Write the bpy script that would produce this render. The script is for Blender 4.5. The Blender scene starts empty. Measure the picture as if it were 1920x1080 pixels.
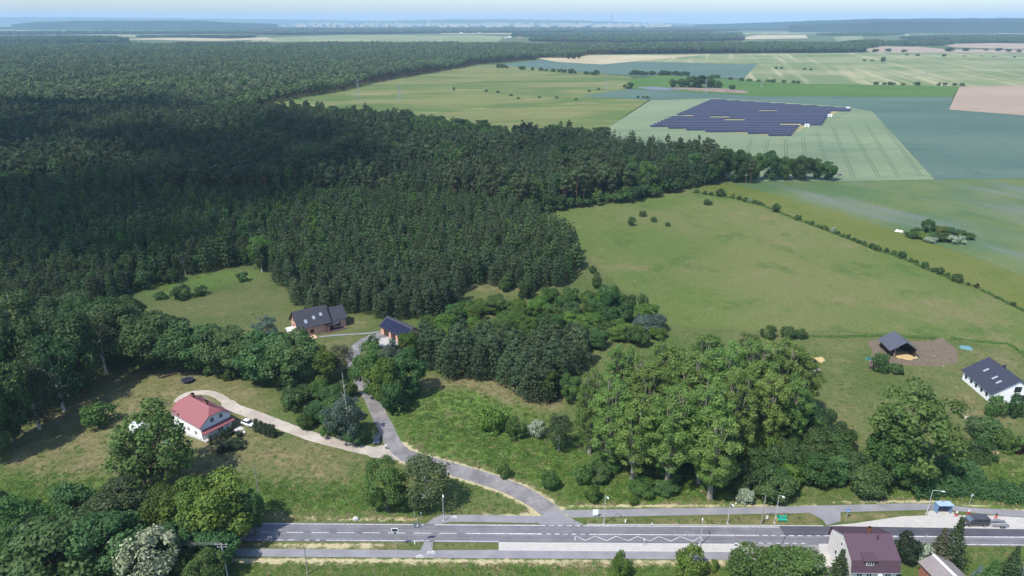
import bpy, bmesh, math, random, zlib
import numpy as np
from mathutils import Vector, Matrix
from mathutils.geometry import tessellate_polygon

SC = bpy.context.scene
COL = SC.collection
R = math.radians

# ------------------------------------------------------------------ camera
H, F = 100.0, 1280.0                       # drone height in metres; focal length for a 1920 px wide picture
PITCH = math.atan((540 - 38) / F)
cam = bpy.data.cameras.new('camera'); cam_o = bpy.data.objects.new('camera', cam); COL.objects.link(cam_o)
cam.sensor_width = 36.0; cam.lens = 36.0 * F / 1920.0
cam.clip_start = 1.0; cam.clip_end = 90000.0
cam_o.location = (0, 0, H); cam_o.rotation_euler = (math.pi / 2 - PITCH, 0, 0)
SC.camera = cam_o

# ------------------------------------------------------------------ sky, sun, exposure
SUN_EL, SUN_AZ = R(56), R(225)             # behind the drone, to its left
world = bpy.data.worlds.new('World'); SC.world = world; world.use_nodes = True
wt = world.node_tree; wt.nodes.clear()
sky = wt.nodes.new('ShaderNodeTexSky'); sky.sky_type = 'NISHITA'; sky.sun_disc = False
sky.sun_elevation = SUN_EL; sky.sun_rotation = SUN_AZ; sky.air_density = 1.0; sky.dust_density = 1.1; sky.ozone_density = 5.0; sky.altitude = 0
bg = wt.nodes.new('ShaderNodeBackground'); bg.inputs['Strength'].default_value = 0.15
wo = wt.nodes.new('ShaderNodeOutputWorld')
wt.links.new(sky.outputs[0], bg.inputs[0]); wt.links.new(bg.outputs[0], wo.inputs[0])
sun = bpy.data.lights.new('sun', 'SUN'); sun.energy = 3.9; sun.angle = R(0.9); sun.color = (1.0, 0.96, 0.89)
sun_o = bpy.data.objects.new('sun', sun); COL.objects.link(sun_o)
SUNV = Vector((math.cos(SUN_EL) * math.sin(SUN_AZ), math.cos(SUN_EL) * math.cos(SUN_AZ), math.sin(SUN_EL)))
sun_o.rotation_euler = SUNV.to_track_quat('Z', 'Y').to_euler()
vs = SC.view_settings; vs.view_transform = 'Standard'; vs.look = 'None'; vs.exposure = 0.66; vs.gamma = 1.0; vs.use_curve_mapping = False
cy = SC.cycles
cy.max_bounces = 5; cy.diffuse_bounces = 2; cy.glossy_bounces = 2; cy.transmission_bounces = 3; cy.volume_bounces = 1
cy.transparent_max_bounces = 10; cy.use_denoising = True

# ------------------------------------------------------------------ helpers
def at(px, py, z=0.0):
    """ground (or height z) point seen at a pixel of the 1920x1080 photograph"""
    a = (px - 960) / F; b = (540 - py) / F
    c, s = math.cos(PITCH), math.sin(PITCH)
    dx, dy, dz = a, c + b * s, -s + b * c
    t = (z - H) / dz
    return Vector((dx * t, dy * t, z))

def high(px, pyb, pyt):
    """height of a thing standing on the ground at (px,pyb) whose top is seen at pyt"""
    p = at(px, pyb); b = (540 - pyt) / F
    c, s = math.cos(PITCH), math.sin(PITCH)
    return H + (-s + b * c) * p.y / (c + b * s)

def mpp(px, py):
    """metres per photo pixel at the ground point"""
    p = at(px, py)
    return (p.y * math.cos(PITCH) + H * math.sin(PITCH)) / F

def pix(x, y, z):
    c, s = math.cos(PITCH), math.sin(PITCH)
    d = y * c + (H - z) * s; u = (z - H) * c + y * s
    return 960 + F * x / d, 540 - F * u / d

def lin(r, g, b):
    f = lambda v: ((v / 255 + .055) / 1.055) ** 2.4 if v > 10 else v / 255 / 12.92
    return (f(r), f(g), f(b))

def link(o, parent=None):
    COL.objects.link(o)
    if parent is not None: o.parent = parent
    return o

def tag(o, label=None, cat=None, group=None, kind=None):
    if label: o['label'] = label
    if cat: o['category'] = cat
    if group: o['group'] = group
    if kind: o['kind'] = kind
    return o

def empty(name, loc, rz=0.0, label=None, cat=None, group=None):
    o = bpy.data.objects.new(name, None); o.empty_display_size = 0.5
    o.location = loc; o.rotation_euler = (0, 0, rz); link(o)
    return tag(o, label, cat, group)

_ORD1 = ['', 'first', 'second', 'third', 'fourth', 'fifth', 'sixth', 'seventh', 'eighth', 'ninth', 'tenth', 'eleventh', 'twelfth', 'thirteenth', 'fourteenth', 'fifteenth', 'sixteenth', 'seventeenth', 'eighteenth', 'nineteenth']
def ordinal(n):
    if n < 20: return _ORD1[n]
    t, u = divmod(n, 10); tens = ['', '', 'twent', 'thirt', 'fort', 'fift'][t]
    return tens + ('ieth' if u == 0 else 'y-' + _ORD1[u])

class MB:
    """collects vertices and faces, then becomes one mesh object"""
    def __init__(s): s.v = []; s.f = []
    def add(s, vs, fs):
        n = len(s.v); s.v += [tuple(v) for v in vs]; s.f += [tuple(i + n for i in f) for f in fs]; return s
    def box(s, x0, x1, y0, y1, z0, z1):
        return s.add([(x0,y0,z0),(x1,y0,z0),(x1,y1,z0),(x0,y1,z0),(x0,y0,z1),(x1,y0,z1),(x1,y1,z1),(x0,y1,z1)],
                     [(3,2,1,0),(4,5,6,7),(0,1,5,4),(1,2,6,5),(2,3,7,6),(3,0,4,7)])
    def tube(s, pts, rad, n=6, cap=True):
        pts = [Vector(p) for p in pts]; rings = []
        for i, p in enumerate(pts):
            d = (pts[min(i + 1, len(pts) - 1)] - pts[max(i - 1, 0)])
            d = d.normalized() if d.length > 1e-6 else Vector((0, 0, 1))
            u = d.cross(Vector((0, 1, 0)) if abs(d.y) < .9 else Vector((1, 0, 0))).normalized(); w = d.cross(u)
            r = rad[i] if isinstance(rad, (list, tuple)) else rad
            rings.append([p + (u * math.cos(2 * math.pi * k / n) + w * math.sin(2 * math.pi * k / n)) * r for k in range(n)])
        vs = [q for rg in rings for q in rg]; fs = []
        for i in range(len(rings) - 1):
            for k in range(n):
                a = i * n + k; b = i * n + (k + 1) % n
                fs.append((a, b, b + n, a + n))
        if cap: fs.append(tuple(range(n))[::-1]); fs.append(tuple(range((len(rings) - 1) * n, len(rings) * n)))
        return s.add(vs, fs)
    def prism(s, poly, axis, a, b):
        """poly: 2-D outline, extruded along axis ('x','y' or 'z') from a to b"""
        def p3(u, v, t): return {'x': (t, u, v), 'y': (u, t, v), 'z': (u, v, t)}[axis]
        n = len(poly)
        vs = [p3(u, v, a) for u, v in poly] + [p3(u, v, b) for u, v in poly]
        fs = [tuple(range(n))[::-1], tuple(range(n, 2 * n))] + [(i, (i + 1) % n, (i + 1) % n + n, i + n) for i in range(n)]
        return s.add(vs, fs)
    def build(s, name, mat, parent=None, bevel=0.0, smooth=False):
        me = bpy.data.meshes.new(name); me.from_pydata(s.v, [], s.f)
        bm = bmesh.new(); bm.from_mesh(me); bmesh.ops.recalc_face_normals(bm, faces=bm.faces)
        if bevel: bmesh.ops.bevel(bm, geom=bm.edges[:], offset=bevel, segments=1, affect='EDGES', clamp_overlap=True)
        bm.to_mesh(me); bm.free()
        if smooth: me.polygons.foreach_set('use_smooth', [True] * len(me.polygons))
        if mat is not None: me.materials.append(mat)
        return link(bpy.data.objects.new(name, me), parent)

def np_mesh(name, V, nv, tint=None, attr='tint'):
    """V: (n*nv,3) vertices, one face of nv corners for each nv vertices"""
    me = bpy.data.meshes.new(name); n = len(V) // nv
    me.vertices.add(len(V)); me.vertices.foreach_set('co', np.asarray(V, np.float32).ravel())
    me.loops.add(len(V)); me.loops.foreach_set('vertex_index', np.arange(len(V), dtype=np.int32))
    me.polygons.add(n); me.polygons.foreach_set('loop_start', np.arange(0, len(V), nv, dtype=np.int32))
    me.update(calc_edges=True)
    if tint is not None:
        a = me.attributes.new(attr, 'FLOAT', 'FACE'); a.data.foreach_set('value', np.asarray(tint, np.float32))
    return me

# ------------------------------------------------------------------ materials
MATS = {}
class NT:
    def __init__(s, name):
        s.m = bpy.data.materials.new(name); s.m.use_nodes = True; s.t = s.m.node_tree; s.t.nodes.clear()
        s.out = s.t.nodes.new('ShaderNodeOutputMaterial')
    def n(s, typ, **kw):
        nd = s.t.nodes.new('ShaderNode' + typ)
        for k, v in kw.items():
            if k.startswith('i_'):
                key = k[2:].replace('_', ' '); nd.inputs[int(key) if key.isdigit() else key].default_value = v
            else: setattr(nd, k, v)
        return nd
    def l(s, a, b): s.t.links.new(a, b)
    def pos(s, scale=(1, 1, 1), rotz=0.0, obj=False):
        src = s.n('TexCoord').outputs['Object'] if obj else s.n('NewGeometry').outputs['Position']
        mp = s.n('Mapping', vector_type='TEXTURE'); mp.inputs['Scale'].default_value = tuple(1 / q for q in scale); mp.inputs['Rotation'].default_value = (0, 0, rotz)
        s.l(src, mp.inputs['Vector']); return mp.outputs[0]
    def noise(s, vec, scale, detail=3.0, rough=0.55):
        nd = s.n('TexNoise', i_Scale=scale, i_Detail=detail, i_Roughness=rough); s.l(vec, nd.inputs['Vector']); return nd.outputs['Fac']
    def ramp(s, fac, a, b):
        nd = s.n('MapRange', i_1=a, i_2=b); nd.interpolation_type = 'SMOOTHSTEP'; s.l(fac, nd.inputs[0]); return nd.outputs[0]
    def mix(s, fac, a, b):
        nd = s.n('Mix', data_type='RGBA')
        for src, i in ((a, 6), (b, 7)):
            if isinstance(src, tuple): nd.inputs[i].default_value = (*src, 1)
            else: s.l(src, nd.inputs[i])
        if isinstance(fac, (int, float)): nd.inputs[0].default_value = fac
        else: s.l(fac, nd.inputs[0])
        return nd.outputs[2]
    def math(s, op, a, b=None):
        nd = s.n('Math', operation=op)
        for i, v in enumerate((a, b)):
            if v is None: continue
            if isinstance(v, (int, float)): nd.inputs[i].default_value = v
            else: s.l(v, nd.inputs[i])
        return nd.outputs[0]
    def attr(s, name): return s.n('Attribute', attribute_name=name).outputs['Fac']
    def bsdf(s, col, rough=0.9, spec=0.2, bump=None, bs=0.3, dist=0.1, metal=0.0, coat=0.0):
        b = s.n('BsdfPrincipled', i_Roughness=rough, i_Metallic=metal); b.inputs['Specular IOR Level'].default_value = spec
        b.inputs['Coat Weight'].default_value = coat
        if isinstance(col, tuple): b.inputs['Base Color'].default_value = (*col, 1)
        else: s.l(col, b.inputs['Base Color'])
        if bump is not None:
            bp = s.n('Bump', i_Strength=bs, i_Distance=dist); s.l(bump, bp.inputs['Height']); s.l(bp.outputs[0], b.inputs['Normal'])
        return b.outputs[0]
    def done(s, sh): s.l(sh, s.out.inputs['Surface']); return s.m

def flat(name, col, rough=0.6, spec=0.3, metal=0.0, var=0.12, scale=1.5, coat=0.0):
    """painted or plain surface with faint wear"""
    if name in MATS: return MATS[name]
    t = NT(name); n = t.noise(t.pos(), scale, 4.0)
    c = t.mix(n, tuple(v * (1 - var) for v in col), tuple(min(1, v * (1 + var)) for v in col))
    MATS[name] = t.done(t.bsdf(c, rough, spec, metal=metal, coat=coat)); return MATS[name]

def field(name, a, b, c=None, big=60., mid=9., fine=0.9, stretch=(1, 1, 1), rotz=0.0, lo=.38, hi=.62, bump=0.35, thr=(.5, .68)):
    """vegetated or tilled ground: two base colours in large drifts, a third in smaller patches"""
    t = NT(name); v = t.pos(stretch, rotz); w = t.pos()
    n1 = t.ramp(t.noise(v, 1 / big, 4.0), lo, hi)
    n2 = t.noise(v, 1 / mid, 5.0, .65)
    n3 = t.noise(w, 1 / fine, 3.0, .7)
    col = t.mix(n1, a, b)
    if c: col = t.mix(t.ramp(n2, *thr), col, c)
    col = t.mix(t.math('MULTIPLY', t.ramp(n3, .25, .8), .5), col, tuple(x * .55 for x in a))
    return t.done(t.bsdf(col, .95, .1, bump=n3, bs=bump, dist=.3))

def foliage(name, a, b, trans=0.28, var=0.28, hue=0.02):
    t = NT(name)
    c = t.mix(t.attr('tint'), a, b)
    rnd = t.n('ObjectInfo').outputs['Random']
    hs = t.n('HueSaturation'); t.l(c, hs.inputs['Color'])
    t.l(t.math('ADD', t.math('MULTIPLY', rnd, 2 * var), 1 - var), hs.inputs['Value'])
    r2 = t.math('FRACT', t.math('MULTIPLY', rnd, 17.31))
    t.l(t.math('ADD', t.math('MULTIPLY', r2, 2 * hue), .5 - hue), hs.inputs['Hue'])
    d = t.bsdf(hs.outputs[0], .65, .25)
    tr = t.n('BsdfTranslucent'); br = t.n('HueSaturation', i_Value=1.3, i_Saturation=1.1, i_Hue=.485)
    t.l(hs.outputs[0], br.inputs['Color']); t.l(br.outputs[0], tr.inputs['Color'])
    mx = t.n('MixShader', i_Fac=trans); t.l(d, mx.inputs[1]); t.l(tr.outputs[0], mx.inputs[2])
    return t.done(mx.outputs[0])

FOL = {
 'dark':   foliage('leaves_dark_green', (.026,.064,.018), (.086,.155,.046)),
 'mid':    foliage('leaves_mid_green', (.030,.070,.014), (.092,.165,.040)),
 'bright': foliage('leaves_bright_green', (.042,.095,.012), (.120,.195,.034)),
 'olive':  foliage('leaves_olive', (.034,.052,.018), (.100,.125,.048)),
 'poplar': foliage('leaves_poplar', (.066,.132,.026), (.225,.320,.088), trans=.45, var=.24, hue=.018),
 'yellow': foliage('leaves_yellow_green', (.080,.120,.014), (.180,.220,.050)),
 'silver': foliage('leaves_silver', (.045,.080,.052), (.135,.185,.140)),
 'birch':  foliage('leaves_birch', (.030,.056,.018), (.090,.125,.045)),
 'brown':  foliage('leaves_brownish', (.050,.055,.025), (.120,.115,.060)),
 'blossom':foliage('leaves_with_white_blossom', (.060,.095,.030), (.500,.520,.340), trans=.15, var=.06),
 'white':  foliage('pale_flower_heads', (.070,.120,.040), (.420,.470,.360), trans=.15, var=.06),
 'pink':   foliage('pink_flowers', (.140,.090,.080), (.480,.330,.340), trans=.15, var=.06),
 'purple': foliage('leaves_purple', (.020,.008,.010), (.055,.020,.025)),
 'pine':   foliage('needles_pine', (.020,.042,.017), (.086,.126,.050), trans=.15),
 'pinelit':foliage('needles_old_pine', (.022,.044,.017), (.096,.132,.050), trans=.15),
 'farpine':foliage('needles_far_pine_sunlit', (.036,.068,.028), (.150,.195,.082), trans=.12),  # brighter pine needles: sunlight on the far wood is put into the colour
 'farlight':foliage('needles_light_stand', (.044,.088,.028), (.165,.230,.080), trans=.15),  # paler stand, with the sunlit brightening in its colour too
 'young':  foliage('needles_young_pine', (.020,.052,.014), (.085,.145,.038), trans=.18),
 'spruce': foliage('needles_spruce', (.014,.034,.012), (.055,.090,.030), trans=.10),
 'bspruce':foliage('needles_blue_spruce', (.040,.070,.065), (.120,.175,.165), trans=.10),
 'thuja':  foliage('needles_thuja', (.010,.022,.010), (.036,.060,.024), trans=.10),
 'rust':   foliage('needles_dead_rust', (.120,.050,.020), (.300,.120,.050), trans=.10),
}
def bark_mat(name, a, b):
    t = NT(name); n = t.noise(t.pos((3, 3, .8)), 2.0, 5.0, .7)
    return t.done(t.bsdf(t.mix(t.ramp(n, .35, .65), a, b), .95, .1, bump=n, bs=.6, dist=.1))
BARK = bark_mat('bark_grey_brown', (.060,.048,.036), (.160,.135,.110))
BARK_PINE = bark_mat('bark_pine', (.090,.050,.032), (.230,.130,.085))
BARK_BIRCH = bark_mat('bark_birch', (.240,.230,.210), (.620,.600,.560))
BARK_POP = bark_mat('bark_poplar', (.120,.108,.085), (.310,.280,.230))

# ------------------------------------------------------------------ ground
def poly_mask(P, X, Y, soft):
    """soft mask of a world polygon over points: 1 inside, falling to 0 over +-soft metres at the border"""
    P = np.array([(p[0], p[1]) for p in P]); n = len(P)
    inside = np.zeros(X.shape, bool); dist = np.full(X.shape, 1e9)
    for i in range(n):
        x0, y0 = P[i]; x1, y1 = P[(i + 1) % n]
        cond = ((y0 > Y) != (y1 > Y)); 
        with np.errstate(divide='ignore', invalid='ignore'):
            xi = (x1 - x0) * (Y - y0) / (y1 - y0) + x0
        inside ^= cond & (X < xi)
        dx, dy = x1 - x0, y1 - y0; L = dx * dx + dy * dy + 1e-9
        t = np.clip(((X - x0) * dx + (Y - y0) * dy) / L, 0, 1)
        dist = np.minimum(dist, np.hypot(X - x0 - t * dx, Y - y0 - t * dy))
    sd = np.where(inside, dist, -dist)
    return np.clip(sd / (2 * soft) + .5, 0, 1)

def inpoly(P, X, Y): return poly_mask(P, X, Y, .01) > .5

def wpoly(px, z=0.0): return [at(*p) if len(p) == 3 else at(p[0], p[1], z) for p in px]

def line_mask(P, X, Y, half, soft):
    d = np.full(X.shape, 1e9)
    for a, b in zip(P[:-1], P[1:]):
        dx, dy = b[0] - a[0], b[1] - a[1]; L = dx * dx + dy * dy + 1e-9
        t = np.clip(((X - a[0]) * dx + (Y - a[1]) * dy) / L, 0, 1)
        d = np.minimum(d, np.hypot(X - a[0] - t * dx, Y - a[1] - t * dy))
    return np.clip((half + soft - d) / (2 * soft), 0, 1)

def grid_mesh(name, xs, ys, Z):
    nx, ny = len(xs), len(ys)
    X, Y = np.meshgrid(xs, ys)
    V = np.stack([X, Y, Z], -1).reshape(-1, 3).astype(np.float32)
    i = np.arange((nx - 1) * (ny - 1)); r, c = i // (nx - 1), i % (nx - 1); a = r * nx + c
    Fc = np.stack([a, a + 1, a + nx + 1, a + nx], -1).astype(np.int32)
    me = bpy.data.meshes.new(name)
    me.vertices.add(len(V)); me.vertices.foreach_set('co', V.ravel())
    me.loops.add(Fc.size); me.loops.foreach_set('vertex_index', Fc.ravel())
    me.polygons.add(len(Fc)); me.polygons.foreach_set('loop_start', np.arange(0, Fc.size, 4, dtype=np.int32))
    me.polygons.foreach_set('use_smooth', np.ones(len(Fc), bool))
    me.update(calc_edges=True)
    return me, X, Y

# centre lines in photo pixels, reused by the roads, their verges and the grass masks
LANE = [(1052,990),(1043,972),(1020,950),(985,928),(940,908),(880,889),(820,872),(770,858),(742,838),(728,812),(712,780),(698,750),(683,722),(668,700),(662,680),(664,662),(676,645),(700,632),(724,628)]
TRACK = [(752,852),(724,850),(690,845),(640,833),(590,820),(545,804),(505,789),(468,775),(440,765),(424,753),(412,744),(396,738),(378,736),(358,738),(342,744),(334,754)]
YARDPATH = [(598,632),(625,629),(655,627),(690,625),(712,622)]
def W2(pts): return [at(*p) for p in pts]

def patch_layer(X, Y, items):
    m = np.zeros(X.shape)
    for pts, soft, amt in items: m = np.maximum(m, amt * poly_mask(wpoly(pts), X, Y, soft))
    return m

gx = np.arange(-330, 420, 1.5); gy = np.arange(60, 470, 1.5)
X, Y = np.meshgrid(gx, gy)
rs = np.random.RandomState(5)
def lowfreq(X, Y, L, seed):
    r = np.random.RandomState(seed); z = np.zeros(X.shape)
    for k in range(9):
        a = r.uniform(0, 2 * math.pi); f = 2 * math.pi / (L * r.uniform(.6, 1.8))
        z += np.sin((X * math.cos(a) + Y * math.sin(a)) * f + r.uniform(0, 6.3))
    return z / 9
Zg = 0.35 * lowfreq(X, Y, 45, 1) * 0.0
DRY = patch_layer(X, Y, [
    ([(0,705),(150,690),(330,690),(470,715),(520,750),(500,800),(610,830),(690,858),(655,905),(560,908),(470,880),(380,905),(150,900),(0,890)], 4, .62),
    ([(0,830),(90,790),(230,800),(240,870),(100,890),(0,890)], 4, .45),
    ([(580,845),(668,862),(645,905),(560,905)], 1.2, .55),
    ([(225,725),(300,690),(350,688),(410,700),(400,712),(300,712)], 2, .55),
    ([(270,560),(420,560),(520,590),(500,610),(330,600)], 5, .35),
    ([(640,590),(700,590),(705,615),(640,625)], 3, .45),
    ([(590,640),(660,625),(690,630),(640,670),(600,660)], 3, .5),
    ([(790,705),(930,700),(1060,745),(1050,775),(960,760),(870,730),(790,730)], 2.5, .75),
    ([(870,520),(990,525),(1000,550),(880,548)], 3, .6),
    ([(1530,650),(1600,640),(1620,850),(1550,850)], 5, .45),
    ([(1740,740),(1820,720),(1920,790),(1920,850),(1850,830)], 4, .5),
    ([(1800,650),(1900,655),(1920,700),(1920,730),(1850,690)], 3, .5),
    ([(1660,835),(1680,830),(1690,850),(1670,855)], 2, .4),
    ([(1095,972),(1420,968),(1530,964),(1545,988),(1100,986)], .8, .62), ([(380,1014),(790,1016),(780,1032),(380,1028)], .8, .55), ([(812,1018),(936,1018),(936,1031),(812,1031)], .8, .62), ([(1576,962),(1740,957),(1740,967),(1600,981),(1578,977)], .8, .6), ([(380,966),(780,972),(780,984),(380,981)], .8, .5),
    ([(1040,1062),(1140,1060),(1130,1080),(1030,1080)], 1.5, .6),
    ([(850,1062),(945,1058),(940,1080),(840,1080)], 1.5, .5)])
verge = np.zeros(X.shape)
for pts, hw in ((LANE[:9], 3.3), ([(470,968),(560,970),(640,971),(700,972),(782,975)], .7), ([(835,960),(930,963),(1015,967)], .6),
                ([(1062,952),(1120,950),(1250,948),(1400,946),(1500,946),(1700,940),(1760,941),(1850,950),(1920,957)], .7),
                ([(400,1052),(600,1053),(900,1055),(1200,1057),(1400,1056)], 1.0),
                ([(450,1018),(600,1021),(720,1022)], .5), ([(520,1027),(640,1028),(720,1029)], .4)):
    verge = np.maximum(verge, line_mask(W2(pts), X, Y, hw, .9))
BARE = patch_layer(X, Y, [
    ([(1625,640),(1650,632),(1720,640),(1770,635),(1795,655),(1800,680),(1770,688),(1680,685),(1640,672)], 1.5, 1.0),
    ([(1755,632),(1777,629),(1770,645),(1752,650)], 1, .8),
    ([(1690,955),(1700,1030),(1715,1080),(1740,1080),(1720,1040)], 1.2, .0),
    ([(1690,1042),(1722,1048),(1718,1062),(1690,1062)], 1.0, .9),
    ([(1535,668),(1562,664),(1560,676),(1538,678)], 1, .0)])
GREEN = patch_layer(X, Y, [
    ([(700,760),(800,740),(900,720),(1000,790),(1080,820),(1100,950),(1060,940),(960,900),(800,850)], 6, .9),
    ([(0,900),(150,900),(480,905),(560,912),(700,900),(780,960),(500,965),(0,960)], 4, .75),
    ([(1690,850),(1920,880),(1920,960),(1690,940)], 4, .8),
    ([(250,545),(380,510),(480,505),(500,520),(380,540),(300,560)], 3, .6),
    ([(860,1065),(1560,1060),(1560,1080),(860,1080)], 2, .5),
    ([(1100,890),(1500,900),(1500,945),(1100,950)], 2, .8)])
me, _, _ = grid_mesh('ground', gx, gy, Zg)
for nm, arr in (('dry', DRY), ('straw', verge), ('bare', BARE), ('lush', GREEN)):
    a = me.attributes.new(nm, 'FLOAT', 'POINT'); a.data.foreach_set('value', arr.ravel().astype(np.float32))
t = NT('meadow_grass'); w = t.pos()
nL = t.noise(w, .03, 4.); nM = t.noise(w, .16, 5., .65); nF = t.noise(w, 1.1, 4., .7); nX = t.noise(w, .45, 4., .7)
c = t.mix(t.ramp(nL, .38, .62), (.080,.106,.032), (.118,.126,.048))
c = t.mix(t.math('MULTIPLY', t.ramp(nM, .46, .66), .55), c, (.060,.100,.020))
c = t.mix(t.math('MULTIPLY', t.attr('lush'), t.ramp(nM, .28, .58)), c, (.098,.172,.034))
dry = t.ramp(t.math('ADD', t.math('MULTIPLY', t.attr('dry'), .9), t.math('MULTIPLY', t.math('SUBTRACT', nM, .5), 1.5)), .18, .78)
c = t.mix(dry, c, t.mix(t.ramp(nX, .3, .7), (.122,.112,.050), (.215,.182,.095)))
st = t.ramp(t.math('ADD', t.attr('straw'), t.math('MULTIPLY', t.math('SUBTRACT', nX, .5), 1.3)), .45, .8)
c = t.mix(st, c, t.mix(nF, (.300,.255,.140), (.560,.490,.310)))
br = t.ramp(t.math('ADD', t.attr('bare'), t.math('MULTIPLY', t.math('SUBTRACT', nM, .5), 1.2)), .4, .75)
c = t.mix(br, c, t.mix(nX, (.110,.080,.056), (.195,.150,.115)))
c = t.mix(t.math('MULTIPLY', t.ramp(nF, .42, .75), .55), c, (.030,.052,.012))
GRASS = t.done(t.bsdf(c, .95, .1, bump=t.math('ADD', nF, nX), bs=.55, dist=.35))
me.materials.append(GRASS)
ground = tag(link(bpy.data.objects.new('ground', me)), 'meadow grass with dry straw and bare patches around the houses', kind='structure')

# far land: one sheet to the horizon
fx = np.concatenate([-np.geomspace(34000, 300, 40), np.linspace(-250, 250, 11), np.geomspace(300, 34000, 40)])
fy = np.concatenate([np.linspace(-3000, 450, 16), np.geomspace(500, 22000, 60)])
me, FX, FY = grid_mesh('land', fx, fy, np.full((len(fy), len(fx)), -0.35))
LAND = field('far_land', (.070,.100,.032), (.105,.130,.050), (.060,.085,.030), big=420., mid=90., fine=5.)
me.materials.append(LAND)
tag(link(bpy.data.objects.new('land', me)), 'open land running out to the horizon', kind='structure')

def sheet(name, px, mat, z, label=None, jit=0.0, step=0.0, seed=0, world=None):
    """flat ground sheet from an outline in photo pixels (or world points), edges broken up a little"""
    P = [Vector((p[0], p[1], 0)) for p in (world or wpoly(px))]
    if step:
        r = random.Random(seed); Q = []
        for a, b in zip(P, P[1:] + P[:1]):
            n = max(1, int((b - a).length / step)); d = (b - a); nn = Vector((-d.y, d.x, 0)).normalized()
            for k in range(n): Q.append(a + d * (k / n) + nn * (r.uniform(-jit, jit) if k else r.uniform(-jit, jit) * .5))
        P = Q
    tris = tessellate_polygon([P])
    me = bpy.data.meshes.new(name); me.from_pydata([(p.x, p.y, z) for p in P], [], [tuple(q) for q in tris])
    bm = bmesh.new(); bm.from_mesh(me)
    for f in bm.faces:
        if f.normal.z < 0: f.normal_flip()
    bm.to_mesh(me); bm.free(); me.materials.append(mat)
    return tag(link(bpy.data.objects.new(name, me)), label, kind='structure')

def smooth_line(P, n=6):
    out = []
    for i in range(len(P) - 1):
        p0, p1, p2, p3 = P[max(i - 1, 0)], P[i], P[i + 1], P[min(i + 2, len(P) - 1)]
        for k in range(n):
            s = k / n
            out.append(.5 * ((2 * p1) + (p2 - p0) * s + (2 * p0 - 5 * p1 + 4 * p2 - p3) * s * s + (3 * p1 - p0 - 3 * p2 + p3) * s ** 3))
    return out + [P[-1]]

def ribbon_pts(P, wid, r=None, jit=0.0):
    L, Rr = [], []
    for i, p in enumerate(P):
        d = (P[min(i + 1, len(P) - 1)] - P[max(i - 1, 0)]); nn = Vector((-d.y, d.x, 0)).normalized()
        w = (wid if not callable(wid) else wid(i / (len(P) - 1))) / 2
        L.append(p + nn * (w + (r.uniform(-jit, jit) if r else 0))); Rr.append(p - nn * (w + (r.uniform(-jit, jit) if r else 0)))
    return L, Rr

def ribbon(name, P, wid, mat, z, label=None, jit=0.0, seed=0, smooth=True, parent=None):
    P = [Vector((p[0], p[1], 0)) for p in P]
    if smooth: P = smooth_line(P)
    L, Rr = ribbon_pts(P, wid, random.Random(seed), jit); n = len(P)
    me = bpy.data.meshes.new(name)
    me.from_pydata([(p.x, p.y, z) for p in L + Rr], [], [(n + i, n + i + 1, i + 1, i) for i in range(n - 1)]); me.materials.append(mat)
    o = link(bpy.data.objects.new(name, me), parent)
    if parent is None: tag(o, label, kind='structure')
    return o

# --- fields
WHEAT = field('wheat_pale', (.150,.200,.115), (.195,.240,.140), (.120,.175,.105), big=110., mid=40., fine=3., stretch=(.35, 1, 1))
WHEAT_D = field('wheat_blue_green', (.075,.125,.100), (.100,.150,.115), (.065,.112,.092), big=110., mid=40., fine=3., stretch=(.3, 1, 1))
PASTURE = field('pasture_grass', (.088,.104,.034), (.112,.116,.046), (.060,.100,.026), big=70., mid=16., fine=1.4, thr=(.54, .70))
t = NT('pasture_grazed'); w = t.pos(); nL = t.noise(w, .012, 4.); nM = t.noise(w, .045, 9., .72); nX = t.noise(w, .25, 6., .75); nF = t.noise(w, .9, 4., .75)
c = t.mix(t.ramp(nL, .4, .6), (.090,.126,.032), (.126,.138,.048))
c = t.mix(t.math('MULTIPLY', t.ramp(nM, .53, .62), .62), c, (.056,.100,.022))
c = t.mix(t.math('MULTIPLY', t.ramp(nX, .55, .66), .6), c, (.185,.160,.078))
c = t.mix(t.math('MULTIPLY', t.ramp(t.noise(w, .02, 8., .75), .54, .62), .6), c, (.165,.145,.070))
c = t.mix(t.math('MULTIPLY', t.ramp(nF, .46, .74), .7), c, (.040,.064,.016))
PASTURE = t.done(t.bsdf(c, .95, .1, bump=nF, bs=.4, dist=.3))
STRIP = field('hay_meadow', (.105,.130,.028), (.125,.140,.040), (.090,.125,.026), big=50., mid=14., fine=1.4)
t = NT('flowering_field'); w = t.pos((.2, 1, 1), R(-68)); w2 = t.pos(); nL = t.noise(w, .03, 5., .6); nF = t.noise(w2, .8, 3., .7); nM = t.noise(w2, .02, 4.)
c = t.mix(t.ramp(nM, .4, .6), (.072,.118,.046), (.108,.138,.052))
c = t.mix(t.math('MULTIPLY', t.ramp(nL, .48, .72), .7), c, (.140,.160,.160))
c = t.mix(t.math('MULTIPLY', t.ramp(nF, .45, .8), .4), c, (.040,.075,.030))
FLOWER = t.done(t.bsdf(c, .95, .1, bump=nF, bs=.35, dist=.3))
t = NT('rolling_meadow'); w = t.pos((.35, 1, 1), R(8)); nL = t.noise(w, .010, 4., .6); nM = t.noise(w, .03, 5., .65); nX = t.noise(t.pos(), .09, 4., .7); nF = t.noise(t.pos(), .4, 3., .7)
c = t.mix(t.ramp(nL, .42, .58), (.085,.125,.036), (.150,.160,.058))
c = t.mix(t.math('MULTIPLY', t.ramp(nM, .54, .68), .75), c, (.235,.215,.100))
c = t.mix(t.math('MULTIPLY', t.ramp(nX, .54, .70), .6), c, (.060,.100,.030))
c = t.mix(t.math('MULTIPLY', t.ramp(nF, .5, .8), .35), c, (.050,.080,.026))
HILLM = t.done(t.bsdf(c, .95, .1))
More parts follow.
